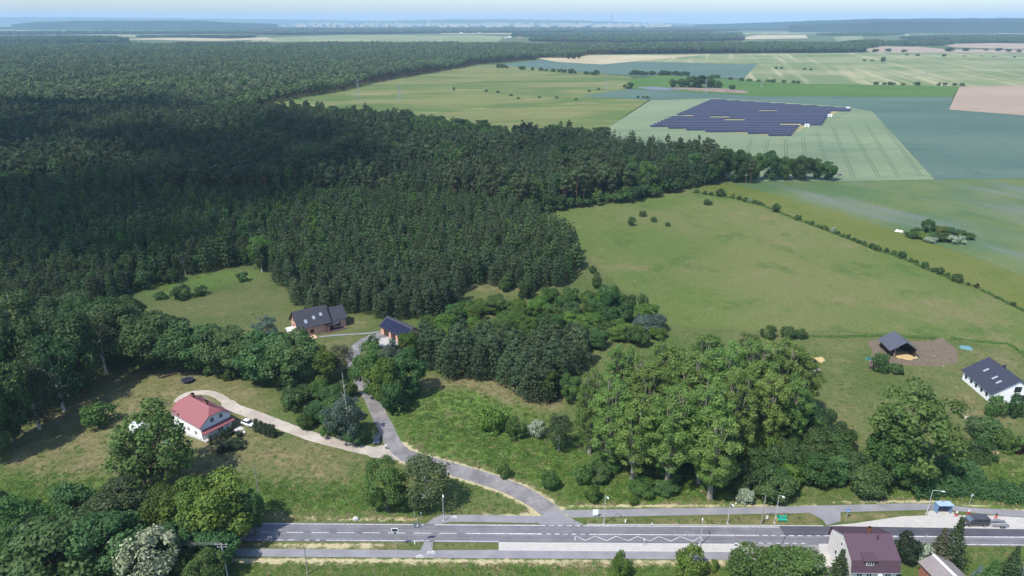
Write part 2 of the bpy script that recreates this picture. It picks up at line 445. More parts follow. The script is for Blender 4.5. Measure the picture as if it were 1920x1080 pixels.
GREENF = field('bright_green_crop', (.066,.132,.028), (.084,.150,.036), None, big=120., mid=40., fine=4.)
t = NT('mown_field'); w = t.pos(); st = t.pos((1, .03, 1), R(-16)); nL = t.noise(t.pos((.45, 1, 1)), .006, 5., .6); nS = t.noise(st, .035, 4., .6); nM = t.noise(t.pos((.5, 1, 1)), .02, 4.); nF = t.noise(w, .25, 3., .7)
c = t.mix(t.ramp(nL, .42, .58), (.125,.165,.070), (.200,.215,.110))
c = t.mix(t.math('MULTIPLY', t.ramp(nS, .50, .66), .75), c, (.330,.300,.180))
c = t.mix(t.math('MULTIPLY', t.ramp(nM, .56, .70), .6), c, (.095,.140,.060))
c = t.mix(t.math('MULTIPLY', t.ramp(nF, .5, .8), .3), c, (.080,.110,.050))
PALEF = t.done(t.bsdf(c, .95, .1))
STRAWF = field('straw_field', (.360,.305,.185), (.430,.375,.240), None, big=150., mid=60., fine=5.)
SOILF = field('tilled_soil', (.300,.230,.172), (.345,.268,.205), (.265,.205,.150), big=120., mid=30., fine=3., stretch=(.25, 1, 1))
PONDSOIL = field('spoil_heap', (.180,.140,.100), (.300,.230,.180), (.150,.150,.140), big=16., mid=6., fine=2.)

TEAL = field('teal_crop', (.080,.130,.105), (.100,.150,.120), None, big=160., mid=60., fine=5., stretch=(.3, 1, 1))
sheet('field', [(930,122),(1010,113),(1120,114),(1260,116),(1420,119),(1395,148),(1180,142)], TEAL, .30, 'blue green crop field below the straw field near the far wood')
sheet('field', [(1400,121),(1420,112),(1620,97),(1960,94),(1990,165),(1800,162),(1500,158),(1392,150)], PALEF, .24, 'pale striped mown field on the far right')
sheet('field', [(1010,110),(1100,103),(1300,101),(1620,99),(1430,112),(1400,121),(1260,117),(1120,114)], PALEF, .34, 'pale green field rising to the far wood')
sheet('field', [(1008,110),(1050,104),(1110,104),(1250,104),(1330,102),(1250,110),(1130,121),(1050,117)], STRAWF, .44, 'straw coloured field in front of the far wood')
sheet('field', [(505,193),(560,180),(680,155),(760,142),(880,124),(930,121),(1180,143),(1205,163),(1100,180),(1220,186),(1130,246),(980,262),(860,262),(600,215)], HILLM, .20, 'rolling green meadow between the pine wood and the wheat', step=40, jit=3, seed=3)
sheet('field', [(1180,150),(1240,141),(1395,150),(1500,157),(1800,162),(1786,182),(1420,181),(1190,167)], GREENF, .38, 'bright green crop strip behind the solar panels')
sheet('field', [(1090,181),(1195,164),(1420,180),(1786,181),(1779,208),(1630,208),(1588,200),(1340,184),(1222,188)], WHEAT_D, .27, 'grey green wheat band behind the solar panels')
sheet('field', [(1130,246),(1222,187),(1340,183),(1588,200),(1632,205),(1752,337),(1562,340),(1400,340),(1160,300)], WHEAT, .12, 'pale wheat field with wheel tracks around the solar panels')
sheet('field', [(1632,205),(1780,206),(1960,216),(1990,334),(1752,337)], WHEAT_D, .16, 'dark blue green wheat field on the right')
sheet('field', [(1799,163),(1960,160),(1985,222),(1779,206)], SOILF, .33, 'bare pinkish brown tilled field on the right')
sheet('field', [(1372,344),(1420,336),(1565,339),(1760,336),(1990,333),(2060,570),(1840,487),(1690,437),(1560,395)], FLOWER, .07, 'green field with bluish flowering streaks', step=12, jit=.5, seed=8)
sheet('field', [(1285,352),(1372,343),(1560,395),(1690,437),(1840,487),(2060,570),(2080,650),(1920,583),(1700,490),(1500,415),(1400,380)], STRIP, .06, 'yellow green hay strip along the hedge line', step=10, jit=.5, seed=9)
sheet('field', [(985,408),(1060,385),(1285,352),(1400,380),(1500,415),(1700,490),(1920,583),(2080,650),(2090,705),(1920,660),(1770,634),(1640,624),(1500,622),(1250,612),(1195,575),(1120,500),(1075,450)], PASTURE, .05, 'large grazed green pasture with brownish patches', step=7, jit=1.2, seed=10)
# far fields
sheet('field', [(455,78.5),(520,70),(640,66),(900,66),(945,69),(935,78.5)], PALEF, .5, 'pale yellow green field beyond the pine wood')
sheet('field', [(220,74),(330,70),(430,73),(500,70),(520,74),(400,77)], STRAWF, .6, 'thin pale field behind the pine wood on the left')
sheet('field', [(1390,70),(1420,66),(1510,65.5),(1515,72),(1400,74)], STRAWF, .5, 'far straw field on the right')
sheet('field', [(1340,62),(1520,59),(1720,57),(1720,60),(1480,64),(1345,65)], PALEF, .5, 'far pale green field under the ridge')
sheet('field', [(1560,70),(1615,64),(1620,74),(1570,77)], PALEF, .55, 'far small pale green field')
sheet('field', [(1610,93),(1640,87),(1720,88),(1780,93),(1990,94),(1990,99),(1640,99)], SOILF, .6, 'pinkish tilled strip beyond the hedge on the far right')
sheet('field', [(1760,84),(1860,81),(1990,83),(1990,92),(1880,92),(1790,89)], SOILF, .5, 'far pinkish tilled field on the right')
sheet('field', [(1640,59.5),(1800,58.5),(1800,61),(1650,61.5)], STRAWF, .5, 'thin far pale strip under the ridge')
sheet('field', [(1860,60),(1990,59),(1990,64),(1865,63)], STRAWF, .5, 'thin far pale strip at the right edge')
sheet('field', [(-60,56),(160,53),(320,54),(340,57),(150,60),(-60,62)], PALEF, .5, 'far pale field under the left ridge')
sheet('field', [(-60,66.5),(200,64.5),(430,64.5),(430,68.5),(200,70),(-60,71)], PALEF, .52, 'far pale field between tree belts on the left')
sheet('field', [(820,61.5),(960,61),(960,63.5),(830,64)], STRAWF, .5, 'thin far pale strip below the town')
sheet('field', [(1365,79),(1400,76),(1440,77),(1430,80.5),(1380,81)], PALEF, .55, 'small far clearing')

# tractor wheel tracks through the wheat
TRACKM = flat('wheel_track', (.085,.120,.070), .95, .1)
def tracks(label, lines, z, gap=2.0, w=.55):
    root = empty('wheel_track', (0, 0, 0)); tag(root, label, kind='structure')
    for a, b in lines:
        A, B = at(*a), at(*b); d = (B - A); nn = Vector((-d.y, d.x, 0)).normalized()
        for s in (-1, 1):
            ribbon('track', [A + nn * s * gap / 2, (A + B) / 2 + nn * (s * gap / 2), B + nn * s * gap / 2], w, TRACKM, z, parent=root)
tracks('pairs of wheel tracks across the pale wheat', [((1473,260),(1474,295)),((1505,257),(1511,300)),((1531,246),(1548,300)),((1561,238),(1601,333)),((1592,236),(1648,332)),((1624,233),(1685,332)),((1656,233),(1728,332)),
        ((1440,262),(1435,285)),((1408,262),(1402,285)),((1586,212),(1545,232))], .17)
tracks('faint wheel tracks across the dark wheat', [((1715,255),(1790,325)),((1790,258),(1880,325)),((1870,262),(1950,320))], .21, 2.2, .45)

# --- roads
ASPH = None
def asphalt(name, a, b, streak=True, ang=0.0):
    t = NT(name); w = t.pos(); s = t.pos((.03, 1.1, 1), ang)
    n1 = t.noise(w, .25, 5., .6); n2 = t.noise(w, 2.5, 4., .7); n3 = t.noise(s, 1.2, 3.)
    c = t.mix(t.ramp(n1, .3, .7), a, b)
    if streak: c = t.mix(t.math('MULTIPLY', t.ramp(n3, .4, .65), .45), c, tuple(v * .72 for v in a))
    c = t.mix(t.math('MULTIPLY', t.ramp(n2, .55, .8), .3), c, tuple(v * 1.35 for v in b))
    return t.done(t.bsdf(c, .85, .25, bump=n2, bs=.15, dist=.02))
ASPH = asphalt('asphalt_road', (.120,.117,.132), (.170,.165,.180))
t = NT('asphalt_lane'); w = t.pos(); n1 = t.noise(w, .22, 5., .65); n2 = t.noise(w, 1.4, 5., .7); n3 = t.noise(w, .8, 6., .75)
c = t.mix(t.ramp(n1, .38, .62), (.150,.142,.145), (.240,.225,.222)); c = t.mix(t.math('MULTIPLY', t.ramp(n2, .52, .7), .5), c, (.110,.104,.112))
c = t.mix(t.math('MULTIPLY', t.ramp(t.math('ABSOLUTE', t.math('SUBTRACT', n3, .5)), .014, .0), .6), c, (.060,.058,.060))
ASPH_OLD = t.done(t.bsdf(c, .9, .2, bump=n2, bs=.2, dist=.03))
ASPH_NEW = asphalt('asphalt_patch', (.062,.063,.078), (.085,.086,.102))
ASPH_PATH = asphalt('asphalt_path', (.185,.180,.195), (.235,.228,.240), False)
t = NT('concrete_slabs'); w = t.pos(); bk = t.n('TexBrick', i_Scale=1.0); bk.inputs['Color1'].default_value = (.46,.43,.40,1); bk.inputs['Color2'].default_value = (.40,.38,.355,1); bk.inputs['Mortar'].default_value = (.27,.255,.24,1)
bk.inputs['Mortar Size'].default_value = .02; bk.inputs['Brick Width'].default_value = .5; bk.inputs['Row Height'].default_value = .5; t.l(w, bk.inputs['Vector'])
n1 = t.noise(w, .5, 5., .65)
PAVE = t.done(t.bsdf(t.mix(t.math('MULTIPLY', t.ramp(n1, .35, .75), .4), bk.outputs[0], (.30,.285,.27)), .9, .2))
GRAVEL = field('gravel_track', (.360,.315,.265), (.480,.430,.370), (.260,.215,.165), big=6., mid=2.2, fine=.5, thr=(.58, .72))
KERB = flat('kerb_concrete', (.42,.41,.39), .9)
t = NT('road_paint'); n = t.noise(t.pos(), 1.6, 5., .7); PAINT = t.done(t.bsdf(t.mix(t.ramp(n, .38, .66), (.62,.61,.60), (.34,.335,.335)), .75, .2))

RA, RB_ = at(450, 982), at(1920, 993); NA, NB = at(450, 1013), at(1920, 1021.5)
RU = (RB_ - RA + NB - NA).normalized(); RN = Vector((-RU.y, RU.x, 0))
RC = (at(1000, 985.7) + at(1000, 1016)) / 2
RW = (at(1000, 985.7) - at(1000, 1016)).dot(RN)          # between the edge lines
def rd(s, tt=0.0): return RC + RU * s + RN * tt
def rs_(px, py): return (at(px, py) - RC).dot(RU)
def rt_(px, py): return (at(px, py) - RC).dot(RN)
t = NT('asphalt_main_road'); w = t.pos(); ra = math.atan2(RU.y, RU.x); q = t.pos((1, 1, 1), ra); sp = t.n('SeparateXYZ'); t.l(q, sp.inputs[0])
y0 = RC.dot(RN); lane = RW / 2
trk = t.math('COSINE', t.math('MULTIPLY', t.math('SUBTRACT', sp.outputs['Y'], y0 + lane / 2), 2 * math.pi / (lane * .5)))
n1 = t.noise(w, .25, 5., .6); n2 = t.noise(w, 2.5, 4., .7); n3 = t.noise(t.pos((.03, 1.1, 1), ra), 1.2, 3.); n4 = t.noise(w, .9, 6., .75)
c = t.mix(t.ramp(n1, .3, .7), (.125,.122,.137), (.175,.170,.185))
c = t.mix(t.math('MULTIPLY', t.ramp(trk, -.2, 1.), .38), c, (.080,.079,.092))
c = t.mix(t.math('MULTIPLY', t.ramp(n3, .45, .65), .4), c, (.210,.203,.212))
c = t.mix(t.math('MULTIPLY', t.ramp(t.math('ABSOLUTE', t.math('SUBTRACT', n4, .5)), .012, .0), .55), c, (.055,.054,.060))
ASPH = t.done(t.bsdf(t.mix(t.math('MULTIPLY', t.ramp(n2, .55, .8), .3), c, (.24,.235,.24)), .85, .25, bump=n2, bs=.15, dist=.02))
sheet('road', None, ASPH, .060, 'grey asphalt country road with white markings', world=[rd(-150, -RW/2-.35), rd(150, -RW/2-.35), rd(150, RW/2+.35), rd(-150, RW/2+.35)])
sheet('road_patch', None, ASPH_NEW, .066, 'newer dark asphalt along the far lane of the road', world=[rd(rs_(1470,1002), -.05), rd(150, -.05), rd(150, RW/2+.3), rd(rs_(1462,989), RW/2+.3)])
sheet('road_patch', None, ASPH_NEW, .066, 'dark asphalt trench seam across the near lane', world=[rd(rs_(1466,1019), -RW/2), rd(rs_(1468,1019), -RW/2), rd(rs_(1474,1003), -.05), rd(rs_(1471,1003), -.05)])
ribbon('lane', W2(LANE), lambda s: 6.4 if s < .05 else (4.6 if s < .4 else 4.2), ASPH_OLD, .050, 'cracked asphalt lane winding up to the pink house', jit=.12, seed=4)
sheet('lane', [(1010,985),(1020,962),(1040,958),(1058,966),(1082,978),(1098,985.5)], ASPH_PATH, .055, 'lane mouth widening at the main road')
ribbon('gravel_track', W2(TRACK), lambda s: 4.6 if s < .12 else (3.6 if s < .6 else 2.6), GRAVEL, .040, 'pale gravel track looping round the red roofed house', jit=.1, seed=6)
sheet('driveway', [(690,629),(722,622),(752,640),(742,655),(716,650),(690,640)], PAVE, .045, 'paved yard in front of the garage with panels')
sheet('gravel_track', [(700,840),(740,830),(765,850),(760,866),(725,860)], GRAVEL, .046, 'pale gravel where the track meets the lane', step=1.5, jit=.3, seed=2)
# cycle paths
sheet('cycle_path', [(1046,957),(1110,956),(1250,953),(1400,951.5),(1500,949),(1700,944),(1758,945),(1820,952),(1990,962),(1990,974),(1880,967),(1800,959),(1740,956),(1600,960),(1520,962),(1400,964),(1250,967),(1110,970),(1075,971)], ASPH_PATH, .044, 'asphalt cycle path on the far side of the road')
sheet('cycle_path', [(798,983),(812,972),(828,966),(880,965.5),(950,967),(1018,968),(1012,981),(900,979),(845,978.5),(822,984)], ASPH_PATH, .044, 'asphalt cycle path left of the lane mouth')
sheet('cycle_path', [(-120,1026),(450,1028.5),(785,1032),(812,1032),(935,1031),(1400,1034),(1420,1050),(1200,1048.5),(900,1047),(450,1043.5),(-120,1040)], ASPH_PATH, .044, 'asphalt cycle path on the near side of the road')
sheet('cycle_path', [(788,1033),(797,1013),(812,1013),(811,1033)], ASPH_PATH, .048, 'short cycle path link across the near verge')
sheet('pavement', [(935,1017),(1200,1019),(1400,1020),(1415,1034.5),(935,1031.5)], PAVE, .085, 'pale paved bus stop platform beside the near lane')
sheet('side_road', [(1380,1021),(1440,1020),(1556,1021),(1552,1032),(1535,1080),(1545,1130),(1410,1130),(1430,1060),(1420,1040),(1395,1036)], ASPH_OLD, .058, 'side road joining beside the maroon roofed house')
sheet('pavement', [(1535,1020),(1566,1021),(1562,1050),(1555,1090),(1530,1090),(1538,1050)], PAVE, .075, 'worn paving in front of the maroon roofed house', step=1.2, jit=.15, seed=5)
sheet('bus_bay', [(1548,986.5),(1600,982),(1690,968.5),(1760,966),(1860,967),(1990,975),(1990,994)], PAVE, .070, 'pale concrete bus bay where the van is parked')
sheet('pavement', [(1518,962),(1560,960),(1576,961),(1576,978),(1550,985.5),(1542,975)], ASPH_PATH, .075, 'paved link between cycle path and bus bay')
sheet('pavement', [(1738,958),(1786,958),(1792,969),(1740,968)], PAVE, .090, 'paved apron under the bus shelter')
kb = MB()
def kerb(name, A, B, label, w=.18, h=.12):
    d = (B - A).normalized(); n = Vector((-d.y, d.x, 0)) * w / 2
    m = MB(); q = [A + n, A - n, B - n, B + n]
    m.add([(p.x, p.y, .0) for p in q] + [(p.x, p.y, h) for p in q], [(3,2,1,0),(4,5,6,7),(0,1,5,4),(1,2,6,5),(2,3,7,6),(3,0,4,7)])
    return tag(m.build(name, KERB), label, kind='structure')
kerb('kerb', rd(rs_(937,1017), -RW/2-.45), rd(rs_(1395,1020), -RW/2-.45), 'kerb of the bus stop platform')
kerb('kerb', at(935,1032), at(1398,1035), 'low kerb between bus platform and near cycle path', h=.10)
kerb('kerb', rd(rs_(1100,986), RW/2+.45), rd(rs_(1545,989), RW/2+.45), 'kerb along the far grass verge')

# markings
def mark(s0, s1, t0, t1, root, w=.14):
    m = MB(); a, b = rd(s0, t0), rd(s1, t1); d = (b - a).normalized(); n = Vector((-d.y, d.x, 0)) * w / 2
    m.add([(p.x, p.y, .074) for p in (a - n, b - n, b + n, a + n)], [(0,1,2,3)]); return m.build('marking', PAINT, root)
MR = tag(empty('road_marking', (0, 0, 0)), 'white painted lines on the country road', kind='structure')
mid = rt_(1000, 1001.5)
def dashes(x0, x1, n, y, duty, w=.16, tt=None):
    for k in range(n):
        a = x0 + (x1 - x0) * k / n; b = a + (x1 - x0) / n * duty
        mark(rs_(a, y), rs_(b, y), mid if tt is None else tt, mid if tt is None else tt, MR, w)
dashes(392, 872, 10, 999, .68); mark(rs_(873,1000), rs_(1016,1001), mid, mid, MR, .24)
dashes(1024, 1104, 5, 1001, .55, .2); mark(rs_(1104,1002), rs_(1422,1003), mid, mid, MR, .20)
dashes(1430, 1545, 7, 1004, .55, .2); mark(rs_(1544,1005), rs_(1990,1007), mid, mid, MR, .24)
mark(rs_(380,981), rs_(795,984), RW/2, RW/2, MR, .16); mark(rs_(815,985), rs_(1022,986), RW/2, RW/2, MR, .2)
dashes(1030, 1094, 4, 986, .6, .2, RW/2); mark(rs_(1094,986), rs_(1462,989), RW/2, RW/2, MR, .2)
dashes(380, 620, 12, 1012, .6, .14, -RW/2); mark(rs_(560,1013), rs_(805,1014), -RW/2, -RW/2, MR, .16); mark(rs_(815,1014), rs_(935,1016), -RW/2, -RW/2, MR, .16)
dashes(1392, 1518, 8, 1020, .52, .16, -RW/2); mark(rs_(1795,1021), rs_(1990,1022), -RW/2, -RW/2, MR, .16)
zx = [1080,1097,1116,1137,1156,1177,1196,1217,1236,1257,1276,1298,1314]
mark(rs_(1078,1014), rs_(1078.2,1006), rt_(1078,1014), rt_(1078,1006), MR, .14)
for i in range(len(zx) - 1):
    lo, hi = mid - .55, -RW/2 + .45
    a, b = (lo, hi) if i % 2 == 0 else (hi, lo)
    mark(rs_(zx[i],1010), rs_(zx[i+1],1010), a, b, MR, .14)
mark(rs_(1314,1009), rs_(1318,1014), mid-.55, -RW/2+.6, MR, .14)
BM = tag(empty('path_marking', (0, 0, 0)), 'white bicycle symbols painted on the cycle paths', kind='structure')
def bike_symbol(px, py):
    c = at(px, py); o = Vector((c.x, c.y, .060))
    def ring(cx, r):
        m = MB(); n = 12; vs = []
        for k in range(n):
            a = 2 * math.pi * k / n
            vs += [(o.x + cx + math.cos(a) * r, o.y + math.sin(a) * r, .060), (o.x + cx + math.cos(a) * (r - .13), o.y + math.sin(a) * (r - .13), .060)]
        m.add(vs, [(2*k, 2*((k+1) % n), 2*((k+1) % n)+1, 2*k+1) for k in range(n)]); m.build('marking', PAINT, BM)
    ring(-.45, .38); ring(.45, .38)
    m = MB()
    for a, b in (((-.45, 0), (-.15, .5)), ((-.15, .5), (.3, .45)), ((.3, .45), (0, 0)), ((.45, 0), (.25, .65))):
        d = Vector((b[0]-a[0], b[1]-a[1], 0)).normalized(); n = Vector((-d.y, d.x, 0)) * .07
        m.add([(o.x+p[0]+s*n.x, o.y+p[1]+s*n.y, .063) for p, s in ((a,-1),(b,-1),(b,1),(a,1))], [(0,1,2,3)])
    m.build('marking', PAINT, BM)
for p in ((808,1036.5),(787,1044),(850,970),(1360,1029)): bike_symbol(*p)
# ------------------------------------------------------------------ vegetation
def unit(a): return a / (np.linalg.norm(a, axis=-1, keepdims=True) + 1e-9)
def leaf_quads(C, N, S, asp, r, along=None):
    """irregular leaf-clump quads: centres C, normals N, sizes S, aspect asp"""
    n = len(C); ref = r.normal(size=(n, 3)) if along is None else along
    U = unit(ref - N * np.sum(ref * N, 1, keepdims=True)); W = np.cross(N, U)
    U = U * S[:, None] * .5; W = W * (S * asp)[:, None] * .5
    V = np.empty((n, 4, 3)); j = lambda: r.uniform(.65, 1.2, (n, 1))
    V[:, 0] = C - U * j() - W * j() * .6; V[:, 1] = C + U * j() * .6 - W * j(); V[:, 2] = C + U * j() + W * j() * .6; V[:, 3] = C - U * j() * .6 + W * j()
    return V.reshape(-1, 3)

def crown_broad(seed, Ht=12., Rd=5., base=.22, nl=24, leaves=7000, size=.42, top=.8, lob=(.24, .40), loose=0.0, droop=0.0):
    r = np.random.RandomState(seed); zc = Ht * (base + 1) / 2; hz = Ht * (1 - base) / 2
    kk = np.arange(nl) + .5; ph = np.arccos(1 - 2 * kk / nl); ga = math.pi * (1 + 5 ** .5) * kk
    d = np.stack([np.cos(ga) * np.sin(ph), np.sin(ga) * np.sin(ph), np.cos(ph)], -1); d = unit(d + .22 * r.normal(size=(nl, 3)))
    rr = r.uniform(.50, .84, (nl, 1)); rr[::5] *= .55; C = d * rr * np.array([Rd, Rd, hz]); C[:, 2] += zc
    f = np.clip((C[:, 2] - zc) / hz, -1, 1); C[:, :2] *= (1 - .35 * np.clip(f, 0, 1) ** 2 * top)[:, None]
    lr = Rd * r.uniform(*lob, nl)
    cnt = (lr ** 2 / np.sum(lr ** 2) * leaves).astype(int); out = []
    for k in range(nl):
        n = cnt[k]; dd = unit(r.normal(size=(n, 3))); o = unit((C[k] - np.array([0, 0, zc - hz * .3]))[None])
        flip = (np.sum(dd * o, 1) < -.25); dd[flip] *= -1
        rad = lr[k] * r.uniform(.62, 1.08 + loose, n)
        P = C[k] + dd * rad[:, None] * np.array([1, 1, .82])
        if droop: P[:, 2] -= droop * r.uniform(0, 1, n) * lr[k]
        N = unit(dd + .55 * r.normal(size=(n, 3)) + np.array([0, 0, .35]))
        tn = np.clip(.45 + r.normal(0, .2, n) + r.normal(0, .12) + .25 * dd[:, 2] * 0, 0, 1)
        out.append((P, N, np.full(n, 1.) * size * r.uniform(.6, 1.35, n), tn))
    P, N, S, T = (np.concatenate(q) for q in zip(*out))
    return P, N, S, T, C, lr

def crown_conifer(seed, Ht=14., Rd=2.6, base=.3, rows=11, per=7, tufts=16, size=.55, shape=.8, droop=.15, round_=0.0):
    r = np.random.RandomState(seed); out = []
    for i in range(rows):
        tt = i / (rows - 1); z0 = Ht * (base + (1 - base) * tt * .97)
        prof = (1 - tt) ** shape * (1 - round_) + round_ * math.sqrt(max(0, 1 - (2 * tt * .93 - .85) ** 2 / 1.4))
        rad = Rd * max(.09, prof) * r.uniform(.85, 1.12)
        for k in range(per):
            az = 2 * math.pi * (k + r.uniform(-.35, .35)) / per + i * 1.3; ln = rad * r.uniform(.7, 1.2)
            n = max(3, int(tufts * (.35 + .65 * rad / Rd))); s = r.uniform(.25, 1.05, n) ** .8
            dirh = np.array([math.cos(az), math.sin(az), 0]); side = np.array([-math.sin(az), math.cos(az), 0])
            P = s[:, None] * ln * dirh + r.normal(0, .13 * rad + .05, (n, 1)) * side
            P[:, 2] = z0 + r.normal(0, .10 * Ht / rows * 2, n) - droop * s * ln + .25 * s ** 2 * ln * .5
            N = unit(np.array([0, 0, .8]) + .5 * dirh + .5 * r.normal(size=(n, 3)))
            al = dirh + .35 * r.normal(size=(n, 3)) + np.array([0, 0, .25])
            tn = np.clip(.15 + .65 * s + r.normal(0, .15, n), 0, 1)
            out.append((P, N, size * r.uniform(.7, 1.4, n), tn, al))
    P, N, S, T, A = (np.concatenate(q) for q in zip(*out))
    return P, N, S, T, A

def crown_whorl(seed, Ht=14., Rd=2.6, base=.2, rows=8, per=6, lp=24, clump=.33, size=.5, shape=.8, round_=.4, lift=.15):
    r = np.random.RandomState(seed); out = []
    for i in range(rows + 1):
        tt = min(1., (i + r.uniform(-.2, .2)) / rows); tt = max(0, tt); z0 = Ht * (base + (1 - base) * tt * .95)
        prof = (1 - tt) ** shape * (1 - round_) + round_ * math.sqrt(max(0, 1 - (2 * tt * .9 - .75) ** 2 / 1.3))
        rad = Rd * max(.08, prof); np_ = per if i < rows - 1 else (3 if i < rows else 1)
        for k in range(np_):
            az = 2 * math.pi * (k + r.uniform(-.3, .3)) / np_ + i * 1.1; ln = rad * r.uniform(.55, .85) if i < rows else 0
            cr = max(.22 * Rd, clump * (rad + .35 * Rd) * r.uniform(.75, 1.2)); c = np.array([math.cos(az) * ln, math.sin(az) * ln, z0 + lift * ln + r.uniform(-.25, .25)])
            dd = unit(r.normal(size=(lp, 3))); o = unit(np.array([[math.cos(az), math.sin(az), .7]])); fl = np.sum(dd * o, 1) < -.15; dd[fl] *= -1
            P = c + dd * cr * r.uniform(.55, 1.08, (lp, 1)) * np.array([1, 1, .75]); N = unit(dd + .6 * r.normal(size=(lp, 3)) + np.array([0, 0, .4]))
            al = dd + np.array([0, 0, .8]) + .4 * r.normal(size=(lp, 3))
            tn = np.clip(.25 + .35 * np.clip(dd[:, 2], 0, 1) + r.normal(0, .16, lp) + r.normal(0, .08), 0, 1)  # upward side of each clump tinted lighter: light from above in the colour
            out.append((P, N, size * r.uniform(.65, 1.35, lp), tn, al))
    P, N, S, T, A = (np.concatenate(q) for q in zip(*out))
    return P, N, S, T, A

def crown_mesh(name, seed, c, asp=.75):
    r = np.random.RandomState(seed + 999)
    V = leaf_quads(c[0], c[1], c[2], asp, r, c[4] if len(c) == 5 else None)
    return np_mesh(name, V, 4, c[3])

def trunk_mesh(name, seed, Ht, top, r0, limbs=None, lean=.02, forks=None, n=7):
    r = random.Random(seed); m = MB(); k = 5
    P = [Vector((r.uniform(-lean, lean) * Ht * i / k, r.uniform(-lean, lean) * Ht * i / k, top * i / k)) for i in range(k + 1)]
    P[0] = Vector((0, 0, -.3))
    m.tube(P, [r0 * 1.25] + [r0 * (1 - .78 * i / k) for i in range(1, k + 1)], n)
    for c, lr in (limbs or []):
        c = Vector(c); q = P[min(k, max(1, int(r.uniform(.35, .85) * k)))]
        if c.z < q.z: q = P[1]
        mid = (q + c) / 2 + Vector((r.uniform(-.3, .3), r.uniform(-.3, .3), -.06 * (c - q).length))
        e = c + (c - q).normalized() * lr * .5
        m.tube([q, mid, c, e], [r0 * .42, r0 * .3, r0 * .18, r0 * .06], 5)
    me = bpy.data.meshes.new(name); me.from_pydata(m.v, [], m.f)
    return me

class Proto:
    def __init__(s, kind, crown, trunk, bark, Ht, Rd, tone): s.kind, s.crown, s.trunk, s.bark, s.Ht, s.Rd, s.tone = kind, crown, trunk, bark, Ht, Rd, tone
def broad(seed, tone='mid', bark=None, kind='leafy_tree', asp=.75, r0=.32, spikes=0, **kw):
    kw.setdefault('Ht', 12.); kw.setdefault('Rd', 5.)
    c = crown_broad(seed, **kw); cm = crown_mesh('crown', seed, c[:4], asp); cm.materials.append(FOL[tone])
    order = list(np.argsort(-c[5])[:11]) + list(np.argsort(-c[4][:, 2])[:spikes])
    tm = trunk_mesh('trunk', seed, kw['Ht'], kw['Ht'] * .72, r0, [(c[4][i], c[5][i]) for i in order]); tm.materials.append(bark or BARK)
    return Proto(kind, cm, tm, bark or BARK, kw['Ht'], kw['Rd'], tone)
def conifer(seed, tone='pine', bark=None, kind='pine_tree', asp=.45, r0=.16, tr=.93, **kw):
    c = crown_conifer(seed, **kw); cm = crown_mesh('crown', seed, c, asp); cm.materials.append(FOL[tone])
    tm = trunk_mesh('trunk', seed, kw.get('Ht', 14.), kw.get('Ht', 14.) * tr, r0, None, .008); tm.materials.append(bark or BARK_PINE)
    return Proto(kind, cm, tm, bark or BARK_PINE, kw.get('Ht', 14.), kw.get('Rd', 2.6), tone)

def whorl(seed, tone='pine', bark=None, kind='pine_tree', asp=.55, r0=.16, tr=.9, **kw):
    c = crown_whorl(seed, **kw); cm = crown_mesh('crown', seed, c, asp); cm.materials.append(FOL[tone])
    tm = trunk_mesh('trunk', seed, kw['Ht'], kw['Ht'] * tr, r0, None, .008); tm.materials.append(bark or BARK_PINE)
    return Proto(kind, cm, tm, bark or BARK_PINE, kw['Ht'], kw['Rd'], tone)
PR = {
 'oak':   [broad(10 + i, 'dark', leaves=9000, size=.42, nl=34, base=.04) for i in range(4)],
 'maple': [broad(20 + i, 'mid', leaves=8500, size=.38, nl=22, lob=(.28, .44), base=.0) for i in range(3)],
 'loose': [broad(30 + i, 'mid', leaves=5200, size=.36, nl=46, lob=(.13, .23), loose=.35, base=.04) for i in range(3)],
 'poplar':[broad(40 + i, 'poplar', BARK_POP, 'poplar_tree', Ht=26., Rd=6.2, leaves=15500, size=.37, nl=150, lob=(.085, .165), loose=.55, base=.06, r0=.62, spikes=14) for i in range(4)],
 'birch': [broad(50 + i, 'birch', BARK_BIRCH, 'birch_tree', Ht=15., Rd=3.8, leaves=5200, size=.34, nl=34, lob=(.20, .34), loose=.3, base=.10, droop=.9, r0=.22, asp=.6) for i in range(3)],
 'bush':  [broad(60 + i, 'mid', Ht=3.0, Rd=1.9, leaves=2200, size=.24, nl=15, lob=(.34, .5), base=-.05, kind='bush', r0=.06) for i in range(4)],
 'under': [broad(70 + i, 'dark', Ht=6.0, Rd=3.4, leaves=4800, size=.34, nl=18, lob=(.30, .46), base=-.02, kind='bush', r0=.12) for i in range(3)],
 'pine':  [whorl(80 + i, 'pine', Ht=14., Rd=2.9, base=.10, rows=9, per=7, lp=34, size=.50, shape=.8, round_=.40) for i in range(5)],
 'young': [whorl(90 + i, 'young', Ht=11., Rd=2.0, base=.08, rows=9, per=6, lp=30, size=.42, shape=.85, round_=.30) for i in range(4)],
 'spruce':[conifer(100 + i, 'spruce', BARK, 'spruce_tree', Ht=9., Rd=2.5, base=.03, rows=15, per=9, tufts=18, size=.42, shape=.95, droop=.3) for i in range(2)],
 'thuja': [conifer(110 + i, 'thuja', BARK, 'thuja_shrub', Ht=3.2, Rd=.75, base=.0, rows=11, per=9, tufts=14, size=.22, shape=.5, droop=-.6, round_=.5, r0=.05, tr=.7) for i in range(2)],
}
def lod_broad(seed, tone, **kw): return broad(seed, tone, leaves=kw.pop('leaves', 420), size=kw.pop('size', 1.25), nl=kw.pop('nl', 14), **kw)

def tone_of(proto, tone): return FOL[tone or proto.tone]

